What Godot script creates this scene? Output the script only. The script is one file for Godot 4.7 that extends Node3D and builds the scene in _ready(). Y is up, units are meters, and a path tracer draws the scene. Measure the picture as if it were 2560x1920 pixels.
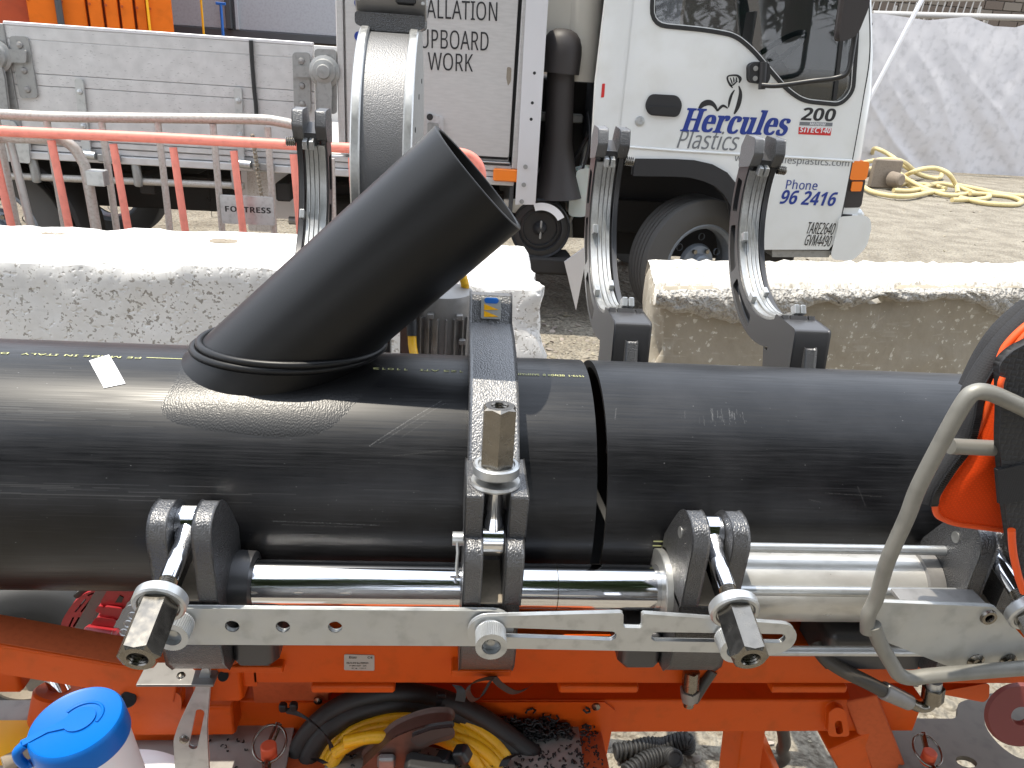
extends Node3D
# A pipe fusion machine on a building site: black pipes in clamps, concrete blocks, a fence and a truck behind.

const PY := 0.883    # pipe axis height
const PZ := -0.903   # pipe axis depth
const PR := 0.1575   # pipe radius
const ZT := -4.15    # side of the truck

var M := {}
var names := {}
var font_sans: SystemFont
var font_bold: SystemFont
var font_serif: SystemFont

# ---------------------------------------------------------------- mesh builder
class MB:
	var v := PackedVector3Array()
	var n := PackedVector3Array()
	var u := PackedVector2Array()
	var c := PackedColorArray()
	var idx := PackedInt32Array()
	var has_c := false
	var t := Transform3D()

	func tri(a: Vector3, b: Vector3, d: Vector3, na: Vector3, nb: Vector3, nd: Vector3, ua := Vector2.ZERO, ub := Vector2.ZERO, ud := Vector2.ZERO) -> void:
		var g := (d - a).cross(b - a)
		var s := v.size()
		v.append(t * a); n.append((t.basis * na).normalized()); u.append(ua)
		if g.dot(na + nb + nd) >= 0.0:
			v.append(t * b); v.append(t * d)
			n.append((t.basis * nb).normalized()); n.append((t.basis * nd).normalized())
			u.append(ub); u.append(ud)
		else:
			v.append(t * d); v.append(t * b)
			n.append((t.basis * nd).normalized()); n.append((t.basis * nb).normalized())
			u.append(ud); u.append(ub)
		idx.append(s); idx.append(s + 1); idx.append(s + 2)

	func quad(a: Vector3, b: Vector3, d: Vector3, e: Vector3, nn: Vector3) -> void:
		tri(a, b, d, nn, nn, nn); tri(a, d, e, nn, nn, nn)

	func quadn(a: Vector3, b: Vector3, d: Vector3, e: Vector3, na: Vector3, nb: Vector3, nd: Vector3, ne: Vector3) -> void:
		tri(a, b, d, na, nb, nd); tri(a, d, e, na, nd, ne)

	func flat(a: Vector3, b: Vector3, d: Vector3, away: Vector3) -> void:
		var g := (b - a).cross(d - a).normalized()
		if g.dot(a - away) < 0.0:
			g = -g
		tri(a, b, d, g, g, g)

	func box(ce: Vector3, sz: Vector3, bev := 0.0) -> MB:
		var h := sz * 0.5
		bev = minf(bev, minf(h.x, minf(h.y, h.z)) * 0.95)
		var ax := [Vector3(1, 0, 0), Vector3(0, 1, 0), Vector3(0, 0, 1)]
		for i in 3:
			var j := (i + 1) % 3
			var k := (i + 2) % 3
			for s in [-1.0, 1.0]:
				var o: Vector3 = ce + ax[i] * (h[i] * s)
				var a: Vector3 = ax[j] * (h[j] - bev)
				var b: Vector3 = ax[k] * (h[k] - bev)
				quad(o - a - b, o + a - b, o + a + b, o - a + b, ax[i] * s)
		if bev > 0.0:
			for i in 3:
				var j := (i + 1) % 3
				var k := (i + 2) % 3
				for sj in [-1.0, 1.0]:
					for sk in [-1.0, 1.0]:
						var l: Vector3 = ax[i] * (h[i] - bev)
						var p: Vector3 = ce + ax[j] * (h[j] * sj) + ax[k] * ((h[k] - bev) * sk)
						var q: Vector3 = ce + ax[j] * ((h[j] - bev) * sj) + ax[k] * (h[k] * sk)
						quadn(p - l, p + l, q + l, q - l, ax[j] * sj, ax[j] * sj, ax[k] * sk, ax[k] * sk)
			for sx in [-1.0, 1.0]:
				for sy in [-1.0, 1.0]:
					for sz2 in [-1.0, 1.0]:
						var p1 := ce + Vector3(h.x * sx, (h.y - bev) * sy, (h.z - bev) * sz2)
						var p2 := ce + Vector3((h.x - bev) * sx, h.y * sy, (h.z - bev) * sz2)
						var p3 := ce + Vector3((h.x - bev) * sx, (h.y - bev) * sy, h.z * sz2)
						tri(p1, p2, p3, Vector3(sx, 0, 0), Vector3(0, sy, 0), Vector3(0, 0, sz2))
		return self

	static func side_of(d: Vector3) -> Vector3:
		var o := Vector3.UP if absf(d.y) < 0.9 else Vector3.RIGHT
		return d.cross(o).normalized()

	# profile: Vector2(radius, distance along the axis); corners over 35 degrees stay sharp
	func lathe(o: Vector3, axis: Vector3, prof: Array, seg := 32, a0 := 0.0, a1 := TAU) -> MB:
		axis = axis.normalized()
		var e1 := side_of(axis)
		var e2 := axis.cross(e1).normalized()
		var nr := []
		for i in prof.size() - 1:
			var d: Vector2 = (prof[i + 1] - prof[i])
			nr.append(Vector2(d.y, -d.x).normalized() if d.length() > 1e-9 else Vector2(1, 0))
		for i in prof.size() - 1:
			var pa: Vector2 = prof[i]
			var pb: Vector2 = prof[i + 1]
			if pa.distance_to(pb) < 1e-9:
				continue
			var na: Vector2 = nr[i]
			var nb: Vector2 = nr[i]
			if i > 0 and nr[i - 1].dot(nr[i]) > 0.82:
				na = (nr[i - 1] + nr[i]).normalized()
			if i < nr.size() - 1 and nr[i + 1].dot(nr[i]) > 0.82:
				nb = (nr[i + 1] + nr[i]).normalized()
			for k in seg:
				var t0 := lerpf(a0, a1, float(k) / seg)
				var t1 := lerpf(a0, a1, float(k + 1) / seg)
				var r0 := e1 * cos(t0) + e2 * sin(t0)
				var r1 := e1 * cos(t1) + e2 * sin(t1)
				var A := o + r0 * pa.x + axis * pa.y
				var B := o + r1 * pa.x + axis * pa.y
				var C2 := o + r1 * pb.x + axis * pb.y
				var D2 := o + r0 * pb.x + axis * pb.y
				var nA := r0 * na.x + axis * na.y
				var nB := r1 * na.x + axis * na.y
				var nC := r1 * nb.x + axis * nb.y
				var nD := r0 * nb.x + axis * nb.y
				if pa.x > 1e-7:
					tri(A, B, C2, nA, nB, nC)
				if pb.x > 1e-7:
					tri(A, C2, D2, nA, nC, nD)
		return self

	func cyl(a: Vector3, b: Vector3, r0: float, r1 := -1.0, seg := 24, bev := 0.0) -> MB:
		if r1 < 0.0:
			r1 = r0
		var L := a.distance_to(b)
		var pr := [Vector2(0, 0), Vector2(r0, 0), Vector2(r1, L), Vector2(0, L)]
		if bev > 0.0:
			pr = [Vector2(0, 0), Vector2(r0 - bev, 0), Vector2(r0, bev), Vector2(r1, L - bev), Vector2(r1 - bev, L), Vector2(0, L)]
		return lathe(a, b - a, pr, seg)

	# hexagonal bar with turned ends and a hole in the far end
	func hex(a: Vector3, b: Vector3, r: float, hole: float) -> MB:
		var ax := (b - a).normalized()
		var L := a.distance_to(b)
		var e1 := side_of(ax)
		var e2 := ax.cross(e1)
		var ch := r * 0.16
		for k in 6:
			var q0 := (k + 0.0) * TAU / 6
			var q1 := (k + 1.0) * TAU / 6
			var qm := (q0 + q1) / 2
			var d0 := e1 * cos(q0) + e2 * sin(q0)
			var d1 := e1 * cos(q1) + e2 * sin(q1)
			var dm := e1 * cos(qm) + e2 * sin(qm)
			for s in 2:
				var base := a if s == 0 else b
				var inn := ax if s == 0 else -ax
				var m := base + dm * (r * 0.866) + inn * (ch * 0.25)
				var c0 := base + d0 * r + inn * ch
				var c1 := base + d1 * r + inn * ch
				var f0 := base + d0 * (r * 0.8)
				var f1 := base + d1 * (r * 0.8)
				var fm := base + dm * (r * 0.8)
				var nn := (dm - inn).normalized()
				tri(c0, m, f0, nn, nn, nn); tri(m, fm, f0, nn, nn, nn); tri(m, c1, f1, nn, nn, nn); tri(m, f1, fm, nn, nn, nn)
				var ctr := (a + b) / 2 + dm * (r * 0.866)
				tri(c0, ctr + (base - (a + b) / 2) * 0.5, m, dm, dm, dm)
				tri(m, ctr + (base - (a + b) / 2) * 0.5, c1, dm, dm, dm)
				var hr := hole if s == 1 else 0.0
				for j in 6:
					var ga := lerpf(q0, q1, j / 6.0)
					var gb := lerpf(q0, q1, (j + 1) / 6.0)
					var da := e1 * cos(ga) + e2 * sin(ga)
					var dbb := e1 * cos(gb) + e2 * sin(gb)
					var i0 := base + da * hr
					var i1 := base + dbb * hr
					var o0 := base + da * (r * 0.8)
					var o1 := base + dbb * (r * 0.8)
					tri(o0, o1, i1, -inn, -inn, -inn)
					if hr > 0.0:
						tri(o0, i1, i0, -inn, -inn, -inn)
			var g := a + d0 * r + ax * ch
			var h := a + d1 * r + ax * ch
			var g2 := b + d0 * r - ax * ch
			var h2 := b + d1 * r - ax * ch
			var p0 := a.lerp(b, 0.25) + dm * (r * 0.866)
			var p1 := a.lerp(b, 0.75) + dm * (r * 0.866)
			tri(g, p0, g2, dm, dm, dm); tri(p0, p1, g2, dm, dm, dm); tri(h, p0, h2, dm, dm, dm); tri(p0, p1, h2, dm, dm, dm)
		if hole > 0.0:
			var pr := []
			for i in 9:   # thread inside
				pr.append(Vector2(hole * (1.0 if i % 2 == 0 else 0.92), L - i * hole * 0.16))
			pr.append(Vector2(hole * 0.85, L - hole * 2.6)); pr.append(Vector2(0, L - hole * 2.6))
			lathe(a, ax, pr, 36)
		return self

	func thread(a: Vector3, b: Vector3, r: float, pitch: float) -> MB:
		var L := a.distance_to(b)
		var pr := []
		var k := int(L / pitch)
		for i in k + 1:
			pr.append(Vector2(r, i * pitch)); pr.append(Vector2(r * 0.86, (i + 0.5) * pitch))
		return lathe(a, b - a, pr, 20)

	func tube(p: Array, r: float, seg := 12, closed := false, r_end := -1.0) -> MB:
		var m := p.size()
		var rings := []
		var nrm := Vector3.ZERO
		for i in m:
			var d: Vector3
			if closed:
				d = (p[(i + 1) % m] - p[(i - 1 + m) % m]).normalized()
			else:
				d = (p[mini(i + 1, m - 1)] - p[maxi(i - 1, 0)]).normalized()
			if i == 0:
				nrm = side_of(d)
			else:
				nrm = (nrm - d * nrm.dot(d)).normalized()
			var bi := d.cross(nrm)
			var ring := []
			for k in seg + 1:
				var q := TAU * k / seg
				ring.append(nrm * cos(q) + bi * sin(q))
			rings.append(ring)
		var last := m if closed else m - 1
		for i in last:
			var j := (i + 1) % m
			var ra := r if r_end < 0.0 else lerpf(r, r_end, float(i) / (m - 1))
			var rb := r if r_end < 0.0 else lerpf(r, r_end, float(i + 1) / (m - 1))
			var off := 0
			if closed and i == last - 1:
				var best := -2.0
				for k in seg:
					var dd: float = rings[0][k].dot(rings[i][0])
					if dd > best:
						best = dd; off = k
			for k in seg:
				var k2 := (k + off) % seg
				quadn(p[i] + rings[i][k] * ra, p[i] + rings[i][k + 1] * ra, p[j] + rings[j][k2 + 1] * rb, p[j] + rings[j][k2] * rb, rings[i][k], rings[i][k + 1], rings[j][k2 + 1], rings[j][k2])
		if not closed:
			for e in [0, m - 1]:
				var d2: Vector3 = (p[1] - p[0]).normalized() * -1.0 if e == 0 else (p[m - 1] - p[m - 2]).normalized()
				var rr := r if e == 0 or r_end < 0.0 else r_end
				for k in seg:
					tri(p[e], p[e] + rings[e][k] * rr, p[e] + rings[e][k + 1] * rr, d2, d2, d2)
		return self

	static func ccw(p: PackedVector2Array) -> PackedVector2Array:
		var s := 0.0
		for i in p.size():
			var a := p[i]
			var b := p[(i + 1) % p.size()]
			s += a.x * b.y - b.x * a.y
		var q := p.duplicate()
		if s < 0:
			q.reverse()
		return q

	static func inset(p: PackedVector2Array, d: float) -> PackedVector2Array:
		var q := PackedVector2Array()
		var m := p.size()
		for i in m:
			var a := p[(i - 1 + m) % m]
			var b := p[i]
			var c2 := p[(i + 1) % m]
			var n0 := (b - a).normalized().orthogonal() * -1.0
			var n1 := (c2 - b).normalized().orthogonal() * -1.0
			var h := (n0 + n1)
			var k := maxf(0.35, h.length_squared() / 2.0)
			q.append(b - h / (2.0 * k) * d if true else b)
		return q

	# poly in the plane (ex, ey) at o; thickness runs along ez from 0 to depth; smooth_deg: softer side joints
	func prism(poly: PackedVector2Array, holes: Array, o: Vector3, ex: Vector3, ey: Vector3, ez: Vector3, depth: float, bev := 0.0, smooth_deg := 40.0, back := true) -> MB:
		var P := ccw(poly)
		var loops := [P]
		for h in holes:
			var hh := ccw(h)
			hh.reverse()
			loops.append(hh)
		var ins := []
		for L in loops:
			ins.append(inset(L, bev) if bev > 0.0 else L)
		var to3 := func(q: Vector2, w: float) -> Vector3: return o + ex * q.x + ey * q.y + ez * w
		# caps: bridge the holes into one outline
		var flatp: PackedVector2Array = ins[0].duplicate()
		var hl := []
		for i in range(1, ins.size()):
			hl.append(ins[i])
		hl.sort_custom(func(a, b): return mx(a) > mx(b))
		for H in hl:
			flatp = bridge(flatp, H)
		var tr := Geometry2D.triangulate_polygon(flatp)
		for i in range(0, tr.size(), 3):
			var a := flatp[tr[i]]
			var b := flatp[tr[i + 1]]
			var d := flatp[tr[i + 2]]
			tri(to3.call(a, depth), to3.call(b, depth), to3.call(d, depth), ez, ez, ez)
			if back:
				tri(to3.call(a, 0.0), to3.call(b, 0.0), to3.call(d, 0.0), -ez, -ez, -ez)
		var lim := cos(deg_to_rad(smooth_deg))
		for li in loops.size():
			var L: PackedVector2Array = loops[li]
			var I: PackedVector2Array = ins[li]
			var m := L.size()
			var en := []
			for i in m:
				en.append((L[(i + 1) % m] - L[i]).normalized().orthogonal() * -1.0)
			for i in m:
				var j := (i + 1) % m
				var n0: Vector2 = en[i]
				var n1: Vector2 = en[i]
				if en[(i - 1 + m) % m].dot(en[i]) > lim:
					n0 = (en[(i - 1 + m) % m] + en[i]).normalized()
				if en[j].dot(en[i]) > lim:
					n1 = (en[j] + en[i]).normalized()
				var N0 := ex * n0.x + ey * n0.y
				var N1 := ex * n1.x + ey * n1.y
				var lo := bev if back else 0.0
				quadn(to3.call(L[i], lo), to3.call(L[j], lo), to3.call(L[j], depth - bev), to3.call(L[i], depth - bev), N0, N1, N1, N0)
				if bev > 0.0:
					quadn(to3.call(L[i], depth - bev), to3.call(L[j], depth - bev), to3.call(I[j], depth), to3.call(I[i], depth), (N0 + ez * 0.4).normalized(), (N1 + ez * 0.4).normalized(), (N1 * 0.4 + ez).normalized(), (N0 * 0.4 + ez).normalized())
					if back:
						quadn(to3.call(L[i], lo), to3.call(L[j], lo), to3.call(I[j], 0.0), to3.call(I[i], 0.0), (N0 - ez * 0.4).normalized(), (N1 - ez * 0.4).normalized(), (N1 * 0.4 - ez).normalized(), (N0 * 0.4 - ez).normalized())
		return self

	static func mx(p: PackedVector2Array) -> float:
		var r := -1e9
		for q in p:
			r = maxf(r, q.x)
		return r

	static func bridge(P: PackedVector2Array, H: PackedVector2Array) -> PackedVector2Array:
		var hi := 0
		for i in H.size():
			if H[i].x > H[hi].x:
				hi = i
		var best := 1e9
		var bi := 0
		for i in P.size():
			var d := P[i].distance_to(H[hi])
			if d < best:
				var ok := true
				for j in P.size():
					var j2 := (j + 1) % P.size()
					if j == i or j2 == i:
						continue
					if P[j].is_equal_approx(P[i]) or P[j2].is_equal_approx(P[i]):
						continue
					if Geometry2D.segment_intersects_segment(P[i], H[hi], P[j], P[j2]) != null:
						ok = false
						break
				if ok:
					best = d; bi = i
		var out := PackedVector2Array()
		for i in bi + 1:
			out.append(P[i])
		for k in H.size() + 1:
			out.append(H[(hi + k) % H.size()])
		for i in range(bi, P.size()):
			out.append(P[i])
		return out

	# grid of points [rows][columns], smooth
	func sheet(g: Array, uvs: Array = []) -> MB:
		var R := g.size()
		var Q: int = g[0].size()
		var nn := []
		for i in R:
			var row := []
			for j in Q:
				var du: Vector3 = g[i][mini(j + 1, Q - 1)] - g[i][maxi(j - 1, 0)]
				var dv: Vector3 = g[mini(i + 1, R - 1)][j] - g[maxi(i - 1, 0)][j]
				var c2 := du.cross(dv)
				row.append(c2.normalized() if c2.length() > 1e-12 else Vector3.UP)
			nn.append(row)
		for i in R - 1:
			for j in Q - 1:
				var a: Vector2 = uvs[i][j] if uvs else Vector2.ZERO
				var b: Vector2 = uvs[i][j + 1] if uvs else Vector2.ZERO
				var d: Vector2 = uvs[i + 1][j + 1] if uvs else Vector2.ZERO
				var e: Vector2 = uvs[i + 1][j] if uvs else Vector2.ZERO
				tri(g[i][j], g[i][j + 1], g[i + 1][j + 1], nn[i][j], nn[i][j + 1], nn[i + 1][j + 1], a, b, d)
				tri(g[i][j], g[i + 1][j + 1], g[i + 1][j], nn[i][j], nn[i + 1][j + 1], nn[i + 1][j], a, d, e)
		return self

	func mesh(off := Vector3.ZERO) -> ArrayMesh:
		var arr := []
		arr.resize(Mesh.ARRAY_MAX)
		if off != Vector3.ZERO:
			for i in v.size():
				v[i] -= off
		arr[Mesh.ARRAY_VERTEX] = v
		arr[Mesh.ARRAY_NORMAL] = n
		arr[Mesh.ARRAY_TEX_UV] = u
		arr[Mesh.ARRAY_INDEX] = idx
		var am := ArrayMesh.new()
		am.add_surface_from_arrays(Mesh.PRIMITIVE_TRIANGLES, arr)
		return am

# ---------------------------------------------------------------- scene helpers
func numbered(called: String) -> String:
	names[called] = names.get(called, -1) + 1
	return called if names[called] == 0 else "%s_%03d" % [called, names[called]]

func thing(called: String, label: String, category: String, at: Vector3, group := "") -> Node3D:
	var o := Node3D.new()
	o.name = numbered(called)
	add_child(o)
	o.position = at
	o.set_meta("label", label)
	o.set_meta("category", category)
	if group:
		o.set_meta("group", group)
	return o

func org(p: Node) -> Vector3:
	var s := Vector3.ZERO
	while p != self and p is Node3D:
		s += p.position
		p = p.get_parent()
	return s

# commits a builder (world coordinates) as one named mesh under parent
func put(b: MB, called: String, m: Material, parent: Node = self) -> MeshInstance3D:
	var o := MeshInstance3D.new()
	o.mesh = b.mesh(org(parent))
	o.name = called if parent != self else numbered(called)
	o.material_override = m
	parent.add_child(o, true)
	return o

func inst(ms: Mesh, called: String, m: Material, parent: Node, at: Vector3) -> MeshInstance3D:
	var o := MeshInstance3D.new()
	o.mesh = ms
	o.name = called if parent != self else numbered(called)
	o.material_override = m
	parent.add_child(o, true)
	o.position = at - org(parent)
	return o

func tag(o: Node, label: String, category: String, group := "") -> void:
	o.set_meta("label", label)
	o.set_meta("category", category)
	if group:
		o.set_meta("group", group)

func struct_(o: Node) -> Node:
	o.set_meta("kind", "structure")
	return o

func circle(c: Vector2, r: float, seg := 20, a0 := 0.0, a1 := TAU) -> PackedVector2Array:
	var p := PackedVector2Array()
	var full := absf(a1 - a0 - TAU) < 1e-4
	for i in (seg if full else seg + 1):
		var a := lerpf(a0, a1, float(i) / seg)
		p.append(c + Vector2(cos(a), sin(a)) * r)
	return p

func slot(a: Vector2, b: Vector2, r: float, seg := 8) -> PackedVector2Array:
	var d := (b - a).angle()
	var p := circle(b, r, seg, d - PI / 2, d + PI / 2)
	p.append_array(circle(a, r, seg, d + PI / 2, d + PI * 1.5))
	return p

func round_poly(p: Array, r: float, seg := 4) -> PackedVector2Array:
	var q := PackedVector2Array()
	var m := p.size()
	for i in m:
		var b: Vector2 = p[i]
		var a: Vector2 = p[(i - 1 + m) % m]
		var c: Vector2 = p[(i + 1) % m]
		var d := minf(r, minf(b.distance_to(a), b.distance_to(c)) * 0.45)
		var s := b + (a - b).normalized() * d
		var e := b + (c - b).normalized() * d
		for k in seg + 1:
			var t := float(k) / seg
			q.append(s.lerp(b, t).lerp(b.lerp(e, t), t))
	return q

func spline(p: Array, per := 6, closed := false) -> Array:
	var q := []
	var m := p.size()
	var last := m if closed else m - 1
	for i in last:
		var p0: Vector3 = p[(i - 1 + m) % m] if closed or i > 0 else p[0]
		var p1: Vector3 = p[i]
		var p2: Vector3 = p[(i + 1) % m]
		var p3: Vector3 = p[(i + 2) % m] if closed or i + 2 < m else p[m - 1]
		for k in per:
			var t := float(k) / per
			q.append(0.5 * ((2.0 * p1) + (p2 - p0) * t + (2.0 * p0 - 5.0 * p1 + 4.0 * p2 - p3) * t * t + (3.0 * p1 - p0 - 3.0 * p2 + p3) * t * t * t))
	if not closed:
		q.append(p[m - 1])
	return q

func spline2(p: Array, per := 6) -> PackedVector2Array:
	var q := []
	for a in p:
		q.append(Vector3(a.x, a.y, 0))
	var o := PackedVector2Array()
	for a in spline(q, per):
		o.append(Vector2(a.x, a.y))
	return o

# lettering: height in metres, width stretched to fit `wide` when given, slanted by `slant`; lower-left corner of the line at `at`
func text(words_: String, font: Font, at: Vector3, wide: float, high: float, m: Material, parent: Node, called: String, slant := 0.0, turn := 0.0, ex := Vector3.RIGHT, ey := Vector3.UP, thick := 0.0015) -> MeshInstance3D:
	var tm := TextMesh.new()
	tm.text = words_
	tm.font = font
	tm.font_size = 64
	tm.pixel_size = 0.01
	tm.depth = 0.02
	tm.curve_step = 2.0
	var arr := tm.get_mesh_arrays()
	var pv: PackedVector3Array = arr[Mesh.ARRAY_VERTEX]
	var lo := Vector3(1e9, 1e9, 1e9)
	var hi := -lo
	for p in pv:
		lo = lo.min(p); hi = hi.max(p)
	var sx := wide / (hi.x - lo.x)
	var sy := high / (hi.y - lo.y)
	var ez := ex.cross(ey)
	var b := MB.new()
	var ii: PackedInt32Array = arr[Mesh.ARRAY_INDEX]
	var nv: PackedVector3Array = arr[Mesh.ARRAY_NORMAL]
	var map := func(p: Vector3) -> Vector3:
		var q := Vector2((p.x - lo.x) * sx, (p.y - lo.y) * sy)
		q.x += q.y * slant
		q = q.rotated(turn)
		return at + ex * q.x + ey * q.y + ez * ((p.z - lo.z) / (hi.z - lo.z) * thick)
	var mn := func(p: Vector3) -> Vector3:
		var q := Vector2(p.x, p.y).rotated(turn)
		return ex * q.x + ey * q.y + ez * p.z
	for i in range(0, ii.size(), 3):
		b.tri(map.call(pv[ii[i]]), map.call(pv[ii[i + 1]]), map.call(pv[ii[i + 2]]), mn.call(nv[ii[i]]), mn.call(nv[ii[i + 1]]), mn.call(nv[ii[i + 2]]))
	return put(b, called, m, parent)

func _ready() -> void:
	# camera: eye height 1.4 m, turned 5.25 degrees to the right, tipped 23 degrees down, rolled 4 degrees
	var cam := Camera3D.new()
	cam.name = "camera"
	add_child(cam)
	cam.fov = rad_to_deg(2.0 * atan(384.0 / 770.0))
	cam.near = 0.05
	cam.far = 400.0
	cam.transform = Transform3D(Basis.from_euler(Vector3(deg_to_rad(-23.0), deg_to_rad(-5.25), deg_to_rad(4.0)), EULER_ORDER_YXZ), Vector3(0, 1.4, 0))
	# sky: bright summer haze
	var env := Environment.new()
	env.background_mode = Environment.BG_SKY
	var sm := ProceduralSkyMaterial.new()
	sm.sky_top_color = Color(0.80, 0.835, 0.89)
	sm.sky_horizon_color = Color(0.87, 0.885, 0.91)
	sm.sky_curve = 0.2
	sm.ground_horizon_color = Color(0.62, 0.58, 0.50)
	sm.ground_bottom_color = Color(0.55, 0.50, 0.42)
	sm.sun_angle_max = 20.0
	sm.sky_energy_multiplier = 1.0
	env.sky = Sky.new()
	env.sky.sky_material = sm
	env.tonemap_mode = Environment.TONE_MAPPER_LINEAR
	env.tonemap_exposure = 3.1
	env.sdfgi_enabled = true
	env.ssao_enabled = true
	env.ssil_enabled = true
	var we := WorldEnvironment.new()
	we.name = "daylight"
	we.environment = env
	add_child(we)
	# sun: nearly overhead, a little to the left
	var sun := DirectionalLight3D.new()
	sun.name = "sun"
	add_child(sun)
	sun.light_energy = 0.62
	sun.light_color = Color(1.0, 0.965, 0.90)
	sun.light_angular_distance = 0.5
	sun.shadow_enabled = true
	sun.look_at_from_position(Vector3.ZERO, -Vector3(-0.27, 0.96, -0.05), Vector3.UP)
	fonts()
	materials()
	setting()
	background()
	truck()
	fences()
	barriers()
	pipes()
	clamp_frame()
	upper_jaws()
	facing_tool()
	trolley()
	details()

func fonts() -> void:
	font_sans = SystemFont.new()
	font_sans.font_names = PackedStringArray(["Droid Sans"])
	font_bold = SystemFont.new()
	font_bold.font_names = PackedStringArray(["Droid Sans"])
	font_bold.font_weight = 700
	font_serif = SystemFont.new()
	font_serif.font_names = PackedStringArray(["Droid Serif"])
	font_serif.font_weight = 700

# ---------------------------------------------------------------- materials
func noise(freq: float, kind := FastNoiseLite.TYPE_SIMPLEX_SMOOTH, oct := 3, sd := 1) -> FastNoiseLite:
	var f := FastNoiseLite.new()
	f.noise_type = kind
	f.frequency = freq
	f.fractal_octaves = oct
	f.fractal_type = FastNoiseLite.FRACTAL_FBM if oct > 1 else FastNoiseLite.FRACTAL_NONE
	f.seed = sd
	return f

# stops: [offset, linear grey or Color] pairs
func ntex(f: FastNoiseLite, stops: Array = [], size := 512, tall := -1) -> NoiseTexture2D:
	var t := NoiseTexture2D.new()
	t.width = size
	t.height = size if tall < 0 else tall
	t.seamless = true
	t.seamless_blend_skirt = 0.15
	t.noise = f
	if stops:
		var g := Gradient.new()
		g.offsets = PackedFloat32Array(stops.map(func(s): return s[0]))
		g.colors = PackedColorArray(stops.map(func(s): return (s[1] if s[1] is Color else Color(s[1], s[1], s[1])).linear_to_srgb()))
		t.color_ramp = g
	return t

func raw(f: FastNoiseLite, stops: Array, size := 512) -> NoiseTexture2D:
	var t := ntex(f, [], size)
	var g := Gradient.new()
	g.offsets = PackedFloat32Array(stops.map(func(s): return s[0]))
	g.colors = PackedColorArray(stops.map(func(s): return Color(s[1], s[1], s[1])))
	t.color_ramp = g
	return t

func mat(called: String, lin: Color, rough: float, metal := 0.0, spec := 0.5) -> StandardMaterial3D:
	var m := StandardMaterial3D.new()
	m.resource_name = called
	m.albedo_color = lin.linear_to_srgb()
	m.roughness = rough
	m.metallic = metal
	m.metallic_specular = spec
	M[called] = m
	return m

func tri(m: StandardMaterial3D, scale: Vector3, world := true) -> StandardMaterial3D:
	m.uv1_triplanar = true
	m.uv1_world_triplanar = world
	m.uv1_scale = scale
	return m

func bump(m: StandardMaterial3D, t: Texture2D, cm: float) -> void:
	m.heightmap_enabled = true
	m.heightmap_texture = t
	m.heightmap_scale = cm

func rgh(m: StandardMaterial3D, t: Texture2D) -> void:
	m.roughness_texture = t
	m.roughness_texture_channel = BaseMaterial3D.TEXTURE_CHANNEL_RED

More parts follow.
